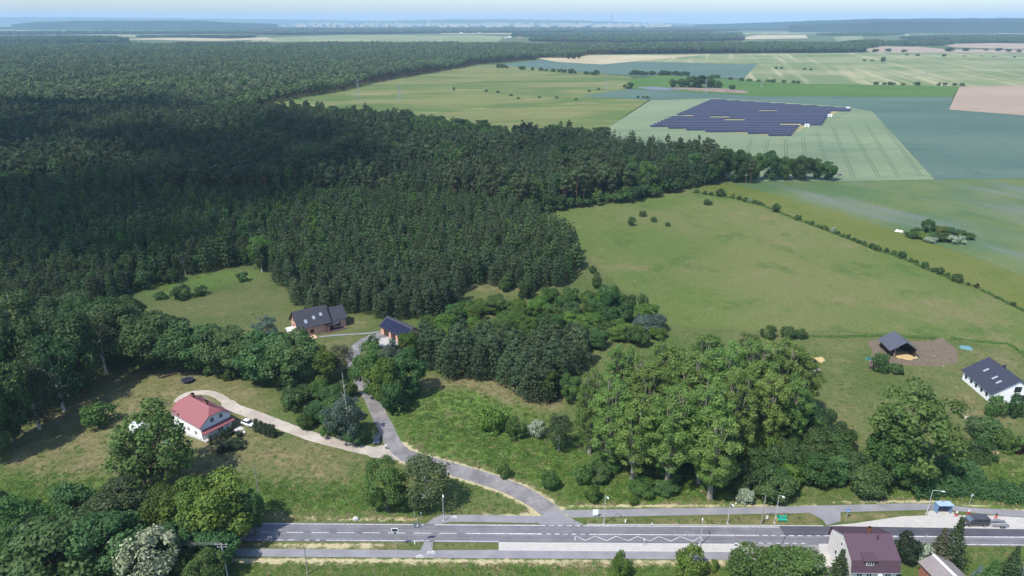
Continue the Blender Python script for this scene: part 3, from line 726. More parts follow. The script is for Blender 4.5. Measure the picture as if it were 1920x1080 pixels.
TREES = []
def tree(kind, px, pyb, pyt, wpx, label, cat, group=None, tone=None, var=None, name=None, loc=None, hh=None, ww=None, rz=None):
    """one tree: base and top in photo rows, crown width in photo pixels -> real size; trunk and crown are its parts"""
    r = random.Random(zlib.crc32(repr((kind, round(px, 1), round(pyb, 1))).encode()) & 0xffff if loc is None else (int(loc[0] * 37 + loc[1] * 91) & 0xffff))
    ps = PR[kind]; p = ps[(var if var is not None else r.randrange(len(ps))) % len(ps)]
    pos = loc or at(px, pyb); h = hh or max(.4, high(px, pyb, pyt)); w = ww or wpx * mpp(px, pyb) * 1.1
    root = empty(name or p.kind, (pos[0], pos[1], 0), r.uniform(0, 6.28) if rz is None else rz, label, cat, group)
    root.scale = (w / 2 / p.Rd, w / 2 / p.Rd, h / p.Ht)
    t_ = link(bpy.data.objects.new('trunk', p.trunk), root); c_ = link(bpy.data.objects.new('crown', p.crown), root)
    if tone and tone != p.tone:
        c_.material_slots[0].link = 'OBJECT'; c_.material_slots[0].material = FOL[tone]
    TREES.append((pos[0], pos[1], max(w / 2, .5)))
    return root

# ---- the woods: outlines on the ground, filled tree by tree
def cull(P, z=12., margin=170):
    px = np.array([pix(x, y, z) for x, y in P]) if len(P) else np.zeros((0, 2))
    ok = (px[:, 0] > -margin) & (px[:, 0] < 1920 + margin) & (px[:, 1] > -50) & (px[:, 1] < 1250)
    return P[ok]
def scatter(poly, spacing, seed, jit=.42):
    A = np.array([(p[0], p[1]) for p in poly]); r = np.random.RandomState(seed)
    x0, y0 = A.min(0); x1, y1 = A.max(0)
    xs = np.arange(x0, x1, spacing); ys = np.arange(y0, y1, spacing * .87)
    Xs, Ys = np.meshgrid(xs, ys); Xs = Xs + (np.arange(len(ys)) % 2 * spacing / 2)[:, None]
    Xs = Xs + r.uniform(-jit, jit, Xs.shape) * spacing; Ys = Ys + r.uniform(-jit, jit, Ys.shape) * spacing
    # cheap view cull before the polygon test
    c, s = math.cos(PITCH), math.sin(PITCH); D = Ys * c + 88 * s; PX = 960 + F * Xs / np.maximum(D, 1)
    k = (PX > -170) & (PX < 2090); Xs, Ys = Xs[k], Ys[k]
    k = inpoly(A, Xs, Ys)
    return np.stack([Xs[k], Ys[k]], -1)

proto_col = bpy.data.collections.new('tree_kinds')          # holds the shapes that the far wood repeats
def proto_obj(name, p, trunk=True):
    """crown and trunk joined in one mesh for the far wood"""
    bm = bmesh.new(); bm.from_mesh(p.crown)
    me = bpy.data.meshes.new(name)
    if trunk:
        n0 = len(bm.faces); bm.from_mesh(p.trunk); bm.faces.ensure_lookup_table()
        for f in bm.faces[n0:]: f.material_index = 1
    bm.to_mesh(me); bm.free(); me.materials.append(FOL[p.tone]); me.materials.append(p.bark)
    o = bpy.data.objects.new(name, me); proto_col.objects.link(o); return o

def mass(name, label, pts, idx, scl, rot, coll, seed=0):
    """one object that repeats tree shapes at its points (geometry nodes): what nobody could count"""
    me = bpy.data.meshes.new(name); V = np.zeros((len(pts), 3), np.float32); V[:, :2] = pts
    me.vertices.add(len(V)); me.vertices.foreach_set('co', V.ravel())
    for nm, typ, arr in (('kind_index', 'INT', idx), ('turn', 'FLOAT', rot)):
        a = me.attributes.new(nm, typ, 'POINT'); a.data.foreach_set('value', arr.astype(np.int32 if typ == 'INT' else np.float32))
    a = me.attributes.new('size', 'FLOAT_VECTOR', 'POINT'); a.data.foreach_set('vector', scl.astype(np.float32).ravel())
    o = link(bpy.data.objects.new(name, me)); tag(o, label, 'wood', kind='stuff')
    g = bpy.data.node_groups.new(name, 'GeometryNodeTree')
    g.interface.new_socket('Geometry', in_out='INPUT', socket_type='NodeSocketGeometry'); g.interface.new_socket('Geometry', in_out='OUTPUT', socket_type='NodeSocketGeometry')
    N = g.nodes; gi = N.new('NodeGroupInput'); go = N.new('NodeGroupOutput'); iop = N.new('GeometryNodeInstanceOnPoints'); ci = N.new('GeometryNodeCollectionInfo')
    ci.inputs['Collection'].default_value = coll; ci.inputs['Separate Children'].default_value = True; ci.inputs['Reset Children'].default_value = True
    def na(nm, typ):
        q = N.new('GeometryNodeInputNamedAttribute'); q.data_type = typ; q.inputs['Name'].default_value = nm; return q.outputs[0]
    iop.inputs['Pick Instance'].default_value = True
    cx = N.new('ShaderNodeCombineXYZ'); er = N.new('FunctionNodeEulerToRotation')
    L = g.links.new
    L(gi.outputs[0], iop.inputs['Points']); L(ci.outputs[0], iop.inputs['Instance']); L(na('kind_index', 'INT'), iop.inputs['Instance Index'])
    L(na('turn', 'FLOAT'), cx.inputs[2]); L(cx.outputs[0], er.inputs[0]); L(er.outputs[0], iop.inputs['Rotation'])
    L(na('size', 'FLOAT_VECTOR'), iop.inputs['Scale']); L(iop.outputs[0], go.inputs[0])
    md = o.modifiers.new('repeat', 'NODES'); md.node_group = g
    return o

# order of shapes in the collection follows their names
LODS = []
def lod(tagname, p): LODS.append((tagname, proto_obj('k%02d_%s' % (len(LODS), tagname), p)))
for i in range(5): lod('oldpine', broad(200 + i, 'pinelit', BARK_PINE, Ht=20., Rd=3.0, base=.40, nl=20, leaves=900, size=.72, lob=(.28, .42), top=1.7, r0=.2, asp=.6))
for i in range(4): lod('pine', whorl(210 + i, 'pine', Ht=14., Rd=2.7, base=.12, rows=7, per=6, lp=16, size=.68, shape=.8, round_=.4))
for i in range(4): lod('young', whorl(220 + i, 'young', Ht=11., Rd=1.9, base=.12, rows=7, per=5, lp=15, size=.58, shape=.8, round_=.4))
for i in range(3): lod('leafdark', broad(230 + i, 'dark', leaves=1500, size=.75, nl=18))
for i in range(3): lod('leafmid', broad(240 + i, 'mid', leaves=1500, size=.75, nl=18))
for i in range(2): lod('leafbright', broad(250 + i, 'bright', leaves=1500, size=.75, nl=18))
for i in range(2): lod('birch', broad(260 + i, 'birch', BARK_BIRCH, Ht=14., Rd=3.2, leaves=1500, size=.55, nl=24, lob=(.2, .34), loose=.3, droop=.8))
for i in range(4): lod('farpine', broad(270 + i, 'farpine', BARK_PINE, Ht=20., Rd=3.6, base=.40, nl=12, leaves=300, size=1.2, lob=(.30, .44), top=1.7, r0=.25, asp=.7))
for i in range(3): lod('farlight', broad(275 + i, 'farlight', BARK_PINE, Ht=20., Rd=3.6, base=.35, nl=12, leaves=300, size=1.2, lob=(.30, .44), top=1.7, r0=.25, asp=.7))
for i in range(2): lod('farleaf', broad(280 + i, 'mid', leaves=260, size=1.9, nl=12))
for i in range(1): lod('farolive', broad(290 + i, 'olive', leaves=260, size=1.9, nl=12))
SIZE0 = {'oldpine': (20., 3.), 'pine': (14., 2.7), 'young': (11., 1.9), 'leafdark': (12., 5.), 'leafmid': (12., 5.), 'leafbright': (12., 5.), 'birch': (14., 3.2), 'farpine': (20., 3.6), 'farlight': (20., 3.6), 'farleaf': (12., 5.), 'farolive': (12., 5.)}
KIDX = {}
for i, (tn, o) in enumerate(LODS): KIDX.setdefault(tn, []).append(i)

class Wood:
    def __init__(s): s.P, s.I, s.S, s.R = [], [], [], []
    def add(s, pts, mix, h, w, seed, zfun=None):
        """pts (n,2); mix {kind: share}; h,w: (mean, spread) of height and crown width in metres"""
        r = np.random.RandomState(seed); n = len(pts); ks = list(mix); pr = np.array([mix[k] for k in ks], float); pr /= pr.sum()
        pick = r.choice(len(ks), n, p=pr)
        for q, k in enumerate(ks):
            m = pick == q; c = int(m.sum())
            if not c: continue
            h0, r0 = SIZE0[k]; hs = r.normal(h[0], h[1], c).clip(h[0] * .55, h[0] * 1.4) / h0; ws = r.normal(w[0], w[1], c).clip(w[0] * .6, w[0] * 1.5) / 2 / r0
            s.P.append(pts[m]); s.I.append(r.choice(KIDX[k], c)); s.R.append(r.uniform(0, 6.28, c)); s.S.append(np.stack([ws, ws, hs], -1))
    def build(s, name, label):
        return mass(name, label, np.concatenate(s.P), np.concatenate(s.I), np.concatenate(s.S), np.concatenate(s.R), proto_col)

# plantation of young pine and birch on the slope behind the pink house
plant_poly = wpoly([(-260,640),(-60,590),(120,572),(215,565),(285,532),(345,521),(470,497),(500,520),(548,548),(565,582),(640,585),(700,597),(790,603),(860,575),(868,540),(905,530),(1005,552),(1072,528),(1088,492),(1068,458),(985,412),(940,392),(800,372),(500,372),(250,380),(-260,410)])
P = scatter(plant_poly, 3.8, 21)
PXY = np.array([pix(x, y, 0) for x, y in P])
keep = ~((PXY[:, 0] > 866) & (PXY[:, 0] < 1000) & (PXY[:, 1] > 548)); P, PXY = P[keep], PXY[keep]
# how pine-like: blue dark pines along the right and lower edge, greener birch mix on the left
pineish = np.clip((PXY[:, 0] - 430) / 350 + (PXY[:, 1] - 470) / 160, 0, 1)
rr = np.random.RandomState(22); isp = rr.uniform(0, 1, len(P)) < (.25 + .72 * pineish)
front = np.argsort(-PXY[:, 1] + rr.uniform(0, 14, len(P)))
pine_front = [i for i in front if isp[i]][:230]; birch_front = [i for i in front if not isp[i]][:70]
rp = random.Random(77)
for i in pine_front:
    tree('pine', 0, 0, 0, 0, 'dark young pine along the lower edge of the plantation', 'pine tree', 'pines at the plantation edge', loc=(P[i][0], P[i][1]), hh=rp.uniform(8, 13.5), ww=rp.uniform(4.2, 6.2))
for i in birch_front:
    k = rp.random()
    tree('birch' if k < .5 else 'young', 0, 0, 0, 0, 'slim green birch or young pine in the lower left plantation edge' , 'tree', 'mixed young trees at the plantation edge', loc=(P[i][0], P[i][1]), hh=rp.uniform(7, 13), ww=rp.uniform(4.2, 6.), name='young_tree')
used = set(pine_front) | set(birch_front); rest = np.array([i for i in range(len(P)) if i not in used])
wood = Wood()
mp = rest[isp[rest]]; mb = rest[~isp[rest]]
wood.add(P[mp], {'pine': .55, 'young': .45}, (11.5, 2.2), (4.6, .8), 1)
wood.add(P[mb], {'young': .46, 'birch': .22, 'leafmid': .22, 'leafdark': .06, 'leafbright': .04}, (11., 2.4), (4.6, .9), 2)

# tall old pines behind it, near half and the tongue that runs right towards the wheat
tall_poly = wpoly([(-320,420),(-60,405),(250,388),(500,378),(800,380),(940,398),(1000,402)], 0) + wpoly([(1090,388),(1180,375),(1285,356),(1330,345),(1400,337)]) + \
            wpoly([(1420,300,18),(1330,268,18),(1200,250,18),(1050,237,18),(980,236,18),(950,262,12),(860,262,10),(800,225,14),(700,214,14),(520,195,18)]) + wpoly([(470,193,18),(-330,178,18)])
P1 = scatter(tall_poly, 5.2, 31)
pxy = np.array([pix(x, y, 0) for x, y in P1]); clear = (pxy[:, 0] > 770) & (pxy[:, 0] < 940) & (pxy[:, 1] > 232) & (pxy[:, 1] < 283)
Pt = P1[~clear]; lf = lowfreq(Pt[:, 0], Pt[:, 1], 60, 7) > .30; lp_ = lowfreq(Pt[:, 0], Pt[:, 1] * .5, 110, 8) > .12
wood.add(Pt[~lf & ~lp_], {'oldpine': .95, 'leafdark': .05}, (20.5, 2.8), (5.9, 1.1), 3)
wood.add(Pt[~lf & lp_], {'pine': .9, 'young': .1}, (16.5, 2.5), (5.5, 1.0), 13)
wood.add(Pt[lf], {'oldpine': .45, 'leafdark': .2, 'leafmid': .25, 'birch': .1}, (17.5, 3.), (7.6, 1.3), 14)
# low bright scrub in the clearing
scrub_poly = wpoly([(540,200,3),(600,206,3),(800,222,3),(900,236,3),(945,240,3)]) + wpoly([(960,275,0),(830,285,0),(760,262,0),(560,222,0)])
wood.add(scatter(scrub_poly, 6.0, 33), {'leafmid': .4, 'leafbright': .35, 'leafdark': .25}, (6.5, 1.6), (7.5, 1.2), 4)
# leafy margin along the pasture below the tongue
marg = wpoly([(930,392),(1000,404),(1100,388),(1200,378),(1285,357),(1340,345),(1345,335),(1280,345),(1180,362),(1080,374),(960,376)])
wood.add(scatter(marg, 4.4, 35), {'leafmid': .4, 'leafdark': .6}, (7.5, 1.8), (6.5, 1.2), 5)
# far pine wood, sunlit, out to the horizon fields
far1 = wpoly([(-330,178,18),(470,193,18)]) + wpoly([(505,196),(560,184),(640,172),(690,158),(730,150),(870,127),(890,121),(1000,112),(1010,109)]) + wpoly([(1075,109),(1100,104)]) + wpoly([(1100,97,8),(980,95,18),(900,96,18),(-330,96,18)])
far2 = wpoly([(-330,97,18),(900,97,18),(990,96,18),(1095,96,10)]) + wpoly([(1110,102.5),(1300,100.5),(1520,100),(1620,98.5),(1625,95.5)]) + wpoly([(1600,80,20),(1440,77.5,20),(1300,79,20),(1180,81,20),(940,78,20),(-330,80.5,20)])
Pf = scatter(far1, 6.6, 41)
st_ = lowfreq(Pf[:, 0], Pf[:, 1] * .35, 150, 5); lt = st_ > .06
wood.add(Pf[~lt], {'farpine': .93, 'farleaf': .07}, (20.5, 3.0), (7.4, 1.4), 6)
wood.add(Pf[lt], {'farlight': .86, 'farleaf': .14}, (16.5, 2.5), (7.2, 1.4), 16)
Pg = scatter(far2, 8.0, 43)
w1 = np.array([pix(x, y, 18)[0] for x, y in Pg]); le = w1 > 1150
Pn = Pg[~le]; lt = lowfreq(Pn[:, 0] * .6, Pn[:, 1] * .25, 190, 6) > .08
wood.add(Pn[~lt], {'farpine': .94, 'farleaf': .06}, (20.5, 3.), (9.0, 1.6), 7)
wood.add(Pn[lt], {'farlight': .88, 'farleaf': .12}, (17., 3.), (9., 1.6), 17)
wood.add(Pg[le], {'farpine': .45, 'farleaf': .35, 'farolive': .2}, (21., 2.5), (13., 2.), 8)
wood.build('pine_forest', 'dense dark pine forest filling the left of the view and its far woods')

# far woods and tree belts in the hazy distance
belt = Wood()
def belt_px(px, spacing, mix, h, w, seed, z=None):
    belt.add(scatter(wpoly(px), spacing, seed), mix, h, w, seed)
FL = {'farleaf': .6, 'farolive': .4}; FP = {'farpine': 1.}
belt_px([(-100,77),(90,75.5),(240,77),(240,80),(90,81.5),(-100,82)], 15, FL, (15, 4), (17, 3), 51)
belt_px([(-100,72.5),(60,71),(150,70.5),(230,72),(200,73.5),(60,74.5),(-100,75)], 15, FL, (13, 4), (17, 3), 50)
belt_px([(250,70.2),(330,69),(480,69.5),(470,71),(330,71.2)], 15, FL, (12, 4), (16, 3), 49)
belt_px([(-100,63),(160,61.2),(420,61),(600,61),(600,63),(300,64),(100,65),(-100,66)], 28, FL, (16, 5), (34, 5), 52)
belt_px([(470,64.5),(640,62),(800,60),(1000,57.5),(1180,55.5),(1350,55.5),(1390,57.5),(1330,60),(1100,61),(960,62),(820,62.5),(640,64.5),(520,66)], 26, FP, (20, 4), (34, 5), 53)
belt_px([(960,67),(1100,64.5),(1250,64.5),(1390,66),(1390,69),(1250,70),(1100,69.5),(960,69)], 22, {'farpine': .6, 'farleaf': .4}, (17, 4), (22, 3), 48)
belt_px([(1000,74),(1060,72.5),(1200,73),(1340,73),(1395,75.5),(1300,78),(1180,80),(1060,79),(990,77.5)], 15, {'farpine': .4, 'farleaf': .35, 'farolive': .25}, (17, 4), (18, 3), 54)
belt_px([(1340,72),(1390,70.5),(1395,76),(1345,77)], 13, FP, (20, 3), (15, 3), 47)
belt_px([(1555,91),(1600,84),(1640,82),(1660,85),(1640,90),(1575,97)], 13, FL, (17, 5), (15, 3), 55)
belt_px([(1640,84),(1700,81),(1760,80.5),(1790,83),(1770,86),(1690,87)], 16, FL, (14, 5), (16, 3), 56)
belt_px([(1690,73),(1780,70),(1920,68.5),(2000,69),(2000,76),(1920,75),(1800,75.5),(1710,76)], 20, FL, (14, 4), (22, 4), 57)
belt_px([(1780,79),(1860,77.5),(2000,78),(2000,81),(1880,80.5),(1800,81)], 17, FL, (14, 4), (18, 4), 46)
belt_px([(1530,66),(1640,63.5),(1700,64.5),(1660,67),(1580,68)], 24, FL, (12, 4), (24, 5), 58)
belt_px([(-100,53.5),(200,53),(400,53),(640,55),(640,57),(300,55),(-100,55.5)], 40, FL, (18, 4), (48, 6), 59)
belt_px([(1340,56),(1500,54.5),(1990,53.5),(1990,56.5),(1500,57.5)], 36, FP, (18, 4), (44, 6), 60)
belt_px([(640,55),(900,52),(1200,51.5),(1330,52.5),(1330,54),(1000,55.5),(640,58)], 45, FP, (20, 4), (55, 6), 61)
belt.build('distant_woods', 'hazy blue green woods and tree belts towards the horizon')

# ---- single trees and bushes, placed one by one
G1 = 'trees along the near side of the road'
tree('oak', 155, 1000, 903, 80, 'dark dense tree at the road, left of the pale olive tree', 'tree', tone='dark', var=0)
tree('oak', 240, 995, 901, 108, 'pale olive crowned tree between the dark tree and the bright green trees', 'tree', tone='olive', var=1)
tree('loose', 55, 1040, 922, 120, 'light green loose tree at the left edge near the road', 'tree', tone='mid', var=0)
tree('oak', -8, 985, 893, 62, 'dark tree cut by the left edge of the picture', 'tree', tone='dark', var=2)
tree('oak', 130, 1105, 962, 170, 'broad dark green oak in the bottom left corner', 'tree', tone='dark', var=3)
tree('oak', 215, 1090, 955, 140, 'dark green oak beside the tree in white blossom', 'tree', tone='dark', var=0)
tree('loose', 35, 1110, 985, 130, 'dull green tree at the bottom left corner', 'tree', tone='dark', var=2)
tree('maple', 325, 1002, 902, 88, 'bright yellow green tree by the road, left of its twin', 'tree', tone='bright', var=0)
tree('maple', 425, 1015, 893, 124, 'bright yellow green tree overhanging the road, right of its twin', 'tree', tone='bright', var=1)
tree('oak', 480, 1000, 910, 40, 'small dark green tree behind the bright tree at the road', 'tree', tone='dark', var=2)
tree('loose', 292, 1108, 975, 118, 'tree covered in cream white blossom at the bottom left', 'tree', tone='blossom', var=1)
tree('maple', 372, 1008, 898, 84, 'bright green tree between the two bright trees at the road', 'tree', tone='bright', var=2)
tree('oak', 352, 1052, 968, 92, 'dark tree hiding the road behind the tree in white blossom', 'tree', tone='dark', var=1)
tree('oak', 415, 1062, 992, 76, 'dark bushy tree at the near path below the bright tree', 'tree', tone='dark', var=0)
tree('loose', 388, 1100, 1028, 90, 'small green tree right of the tree in white blossom', 'tree', tone='mid', var=1)
tree('loose', 306, 910, 752, 150, 'large loose green tree in front of the red roofed house', 'tree', tone='mid', var=0)
tree('loose', 272, 908, 790, 84, 'dark green tree beside the large tree by the red roofed house', 'tree', tone='dark', var=2)
tree('maple', 726, 958, 858, 66, 'dense rich green tree standing beside the birch at the lane', 'tree', tone='mid', var=2)
tree('birch', 800, 948, 836, 90, 'tall olive green birch beside the lane fork', 'tree', tone='birch', var=0)
tree('birch', 1048, 845, 766, 48, 'narrow grey green birch left of the poplars', 'tree', tone='birch', var=1)
tree('loose', 648, 826, 732, 76, 'silvery grey green willow at the lane above the parked dark car', 'tree', tone='silver', var=1)
tree('under', 625, 818, 765, 46, 'green bush at the foot of the silvery willow', 'bush', tone='dark')
tree('maple', 606, 722, 643, 56, 'yellow green rounded tree left of the lane gate', 'tree', tone='yellow', var=0)
tree('birch', 642, 705, 636, 50, 'brownish thin tree beside the lane gate', 'tree', tone='brown', var=2)
tree('bush', 548, 768, 728, 44, 'round dark green bush beside the gravel track', 'bush', tone='dark')
tree('bush', 182, 796, 757, 54, 'round green bush alone on the dry meadow at the left', 'bush', tone='mid')
tree('maple', 700, 740, 640, 62, 'bright green tree right of the lane gate', 'tree', tone='mid', var=1)
tree('maple', 720, 765, 668, 56, 'fresh green tree in front of the clump right of the lane', 'tree', tone='bright', var=2)
tree('oak', 765, 742, 648, 62, 'dark green tree at the right of the clump beside the lane', 'tree', tone='dark', var=1)
tree('spruce', 751, 770, 713, 40, 'small cone shaped green tree below the clump beside the lane', 'tree', tone='mid', var=0, name='cone_tree')
tree('loose', 735, 700, 632, 44, 'bluish silver tree in front of the garage', 'tree', tone='silver', var=0)
tree('maple', 768, 690, 612, 42, 'yellowish green tree in front of the garage gable', 'tree', tone='bright', var=0)
tree('loose', 700, 655, 625, 26, 'small dark bush at the paved yard', 'bush', tone='dark')
tree('oak', 735, 775, 700, 44, 'dull green tree low in the clump beside the lane', 'tree', tone='dark', var=3)
tree('silver' if False else 'loose', 502, 640, 588, 52, 'pale bluish willow left of the pink house', 'tree', tone='silver', var=2)
row = [(232,672,556,84),(290,690,582,90),(338,692,600,76),(380,690,608,70),(420,696,612,74),(462,700,612,74),(505,712,622,84),(552,722,616,80),(250,640,560,70),(320,650,590,60)]
nm = ['leftmost dark tree of the row above the dry meadow','second broad dark tree from the left in the row above the dry meadow','third dark tree in the row above the trampoline','dark tree in the row just right of the trampoline','middle tree of the row left of the pink house','grey green tree in the row below the pink house meadow','large dark tree in the row under the pale willow','rightmost dark tree of the row below the pink house','dark tree behind the leftmost trees of the row','dark tree in the second rank of the row at the left']
for q, l in zip(row, nm): tree('oak', q[0], q[1], q[2], q[3] * 1.18, l, 'tree', 'dark leafy row below the pink house', tone='dark')
# birches of the wood edge at the far left
bl = [(30,830,640,90),(75,805,640,80),(120,770,610,84),(160,735,575,84),(200,700,570,76),(10,790,600,90),(60,760,580,90),(110,715,560,84),(165,680,545,74),(-30,860,680,110),(20,730,545,90),(95,665,530,80),(205,650,545,70),(150,640,525,70),(40,680,520,80),(240,625,545,60),(-40,780,590,110),(-40,700,530,100)]
def ranked0(items, cuts, fmt):
    out = {}; names = ['leftmost', 'second from the left', 'third from the left', 'fourth from the left', 'fifth from the left', 'sixth from the left', 'seventh from the left', 'eighth from the left']
    for nm_, lo, hi in cuts:
        row_ = sorted([i for i, q in enumerate(items) if lo <= q[1] < hi], key=lambda i: items[i][0])
        for k, i in enumerate(row_): out[i] = fmt % (names[k], nm_)
    return out
BL = ranked0(bl, (('front', 765, 2000), ('middle', 690, 765), ('rear', 0, 690)), 'tall dark tree, %s in the %s rank of the left wood edge')
for i, q in enumerate(bl): tree('birch' if i % 3 else 'oak', *q, BL[i], 'tree', 'tall trees of the left wood edge', tone='dark' if i % 3 != 1 else 'birch', name='wood_edge_tree')
for q, l, tn in (((600,745,712,40),'green bush below the yellow green tree','mid'),((575,800,772,34),'low green bush on the bank left of the silvery willow','mid'),((622,758,722,44),'dark bush between the yellow green tree and the willow','dark'),((648,745,716,36),'green bush at the lane bend below the gate','mid'),((598,790,755,46),'green bush left of the silvery willow','dark'),((665,830,795,44),'dark green bush at the right foot of the silvery willow','dark'),((578,745,722,36),'green bush at the right end of the tree row','dark'),((640,790,745,56),'leafy bush behind the silvery willow','mid')):
    tree('under', *q, l, 'bush', tone=tn)
# small bushes on the slope meadow behind the pink house
for q, l in (((340,560,533,30),'round green bush on the slope meadow'),((377,553,535,22),'small bush right of the round bush on the slope meadow'),((455,527,508,18),'small bush high on the slope meadow'),
             ((266,540,505,40),'dark bush at the left top of the slope meadow'),((322,528,500,36),'grey green bush at the upper wood edge of the slope meadow'),((560,552,530,26),'small pine bush near the pink house roof'),((300,560,548,22),'low bush at the left of the slope meadow')):
    tree('bush', *q, l, 'bush', tone='dark')
tree('maple', 495, 500, 437, 52, 'bright yellow green tree standing out at the plantation edge', 'tree', tone='bright', var=0)
tree('young', 421, 498, 435, 32, 'slender green cone of a young tree at the slope meadow top', 'tree', tone='mid', name='young_tree')
# pines right of the garage
rp = random.Random(5)
pine_g = wpoly([(785,690),(800,660),(1085,655),(1092,700),(1060,752),(990,750),(930,728),(860,715)])
for x, y in scatter(pine_g, 4.6, 71):
    tree('pine', 0, 0, 0, 0, 'grey green pine in the group between the garage and the poplars', 'pine tree', 'pine group right of the garage', loc=(x, y), hh=rp.uniform(9.5, 13.5), ww=rp.uniform(5.4, 7.4))
tree('maple', 1030, 752, 688, 26, 'fresh green sapling at the front of the pine group', 'tree', tone='bright')
tree('maple', 1070, 752, 700, 40, 'light green young tree between pine group and poplars', 'tree', tone='mid')
# leafy thicket behind them
rp = random.Random(6); tones = ['mid','bright','mid','bright','bright','mid','dark','bright']
thick = wpoly([(800,655),(800,615),(870,590),(960,570),(1060,560),(1130,555),(1200,590),(1240,618),(1235,650),(1090,655)])
for i, (x, y) in enumerate(scatter(thick, 7.6, 72)):
    tree('under' if i % 3 else 'maple', 0, 0, 0, 0, 'leafy green tree in the thicket behind the pine group', 'tree', 'thicket behind the pine group', tone=tones[i % 8], loc=(x, y), hh=rp.uniform(3.5, 7), ww=rp.uniform(6, 9.5), name='thicket_tree')
for q, l, tn in (((1140,580,532,44),'rounded tree at the corner of the large pasture','mid'),((1205,575,550,18),'slim dark tree at the edge of the large pasture','dark'),((1215,620,590,60),'grey green willow behind the poplars','silver'),((985,560,522,30),'dark pine bush in the small clearing','dark'),((945,545,518,26),'green bush in the small clearing','mid'),((1112,512,498,14),'small bush at the pasture corner','mid'),((1120,540,512,22),'small tree at the pasture corner','mid')):
    tree('under', *q, l, 'tree', tone=tn)
# poplars
pop = [(1140,885,690,82),(1105,850,680,65),(1185,905,725,89),(1250,915,705,96),(1310,905,690,96),(1365,880,668,82),(1205,850,650,94),(1280,845,640,103),(1340,830,625,94),(1160,800,632,77),(1240,800,618,86),(1310,790,608,86),(1400,810,618,82),(1450,800,622,86),(1490,790,640,73),(1430,850,680,77),(1330,935,760,94),(1385,770,612,72),(1475,840,690,68)]
ORD = ['leftmost', 'second from the left', 'third from the left', 'fourth from the left', 'fifth from the left', 'sixth from the left', 'seventh from the left', 'eighth from the left', 'ninth from the left', 'tenth from the left']
def ranked(items, cuts, fmt):
    """one label for each (x, base row, ...) item: its place from the left within its rank"""
    out = {}
    for nm_, lo, hi in cuts:
        row_ = sorted([i for i, q in enumerate(items) if lo <= q[1] < hi], key=lambda i: items[i][0])
        for k, i in enumerate(row_): out[i] = fmt % (ORD[k], nm_)
    return out
PL = ranked(pop, (('front', 870, 2000), ('middle', 825, 870), ('rear', 0, 825)), 'tall old poplar, %s in the %s rank of the big clump')
for i, q in enumerate(pop): tree('poplar', *q, PL[i], 'poplar tree', 'old poplars by the road', tone='poplar', var=i)
# dark undergrowth round the poplars
rp = random.Random(8)
und = wpoly([(1070,880),(1110,850),(1180,880),(1400,870),(1530,780),(1560,820),(1620,860),(1690,900),(1680,940),(1560,940),(1480,938),(1330,930),(1200,935),(1100,905)])
for i, (x, y) in enumerate(scatter(und, 5.4, 73)):
    p = pix(x, y, 0); big = p[0] > 1380
    tree('under', 0, 0, 0, 0, 'dense bush in the undergrowth round the poplars', 'bush', 'undergrowth round the poplars', tone=['dark','mid','dark','mid','dark','mid','dark','dark','bright','mid','dark'][i % 11], loc=(x, y), hh=rp.uniform(6, 10) if big else rp.uniform(3, 5.5), ww=rp.uniform(6.5, 9) if big else rp.uniform(4.5, 7))
tree('bush', 1397, 944, 917, 28, 'elder bush with white flowers beside the lamp post', 'bush', tone='white')
tree('loose', 1700, 900, 706, 158, 'large loose crowned tree in front of the paddock', 'tree', tone='poplar', var=1)
tree('loose', 1665, 905, 780, 90, 'dark lower tree beside the large loose crowned tree', 'tree', tone='mid', var=0)
for q, l, tn in (((922,808,761,52),'bright round bush on the green slope above the lane','bright'),((965,820,782,36),'dark round bush right of the bright round bush','mid'),((1033,915,886,34),'low bush on the slope above the lane mouth','mid'),((1113,938,910,26),'small bright bush above the far cycle path','bright'),
                 ((945,895,866,22),'small loose bush on the lane bank','mid'),((1187,946,930,18),'low shrub above the cycle path','bright'),((1093,905,872,36),'bright bush left of the poplar trunks','mid'),
                 ((1290,1078,1024,54),'rounded fresh green bush on the near verge','bright'),((1162,1078,1034,30),'slim young tree on the near verge','bright'),((1338,1068,1050,18),'low yellowish shrub on the near verge','yellow'),
                 ((1650,696,662,30),'round green shrub beside the paddock','mid'),((1680,700,682,22),'small dark shrub beside the paddock','dark'),((1478,634,612,28),'round dark shrub at the pasture fence','dark'),((1502,634,616,20),'smaller dark shrub at the pasture fence','dark'),((1442,634,610,26),'green shrub behind the poplars at the pasture fence','mid'),
                 ((1862,780,742,30),'green shrub at the white house corner','mid'),((1897,782,738,26),'dark cypress like shrub in front of the white house gable','dark'),((1845,825,785,56),'dark bush below the white house','dark'),((1885,845,806,40),'green bush in the garden below the white house','mid'),((1838,855,825,44),'light green bush at the garden hedge','mid'),((1912,848,820,26),'purple leaved bush at the right edge','purple'),
                 ((377,752,742,12),'small clipped bush inside the gravel loop','dark'),((389,705,688,12),'small bush on the dry bank','mid'),((430,712,688,24),'bush at the foot of the tree row','mid'),((1805,890,865,60),'bush behind the long hedge','dark'),((1750,880,850,60),'broad low bush left of the garden','mid')):
    tree('bush', *q, l, 'bush', tone=tn)
# white flowering shrub on the slope
tree('bush', 1005, 818, 788, 32, 'pale flowering shrub on the slope left of the narrow birch', 'bush', tone='white')
tree('bush', 1637, 692, 676, 16, 'pink flowering shrub beside the paddock', 'bush', tone='pink')
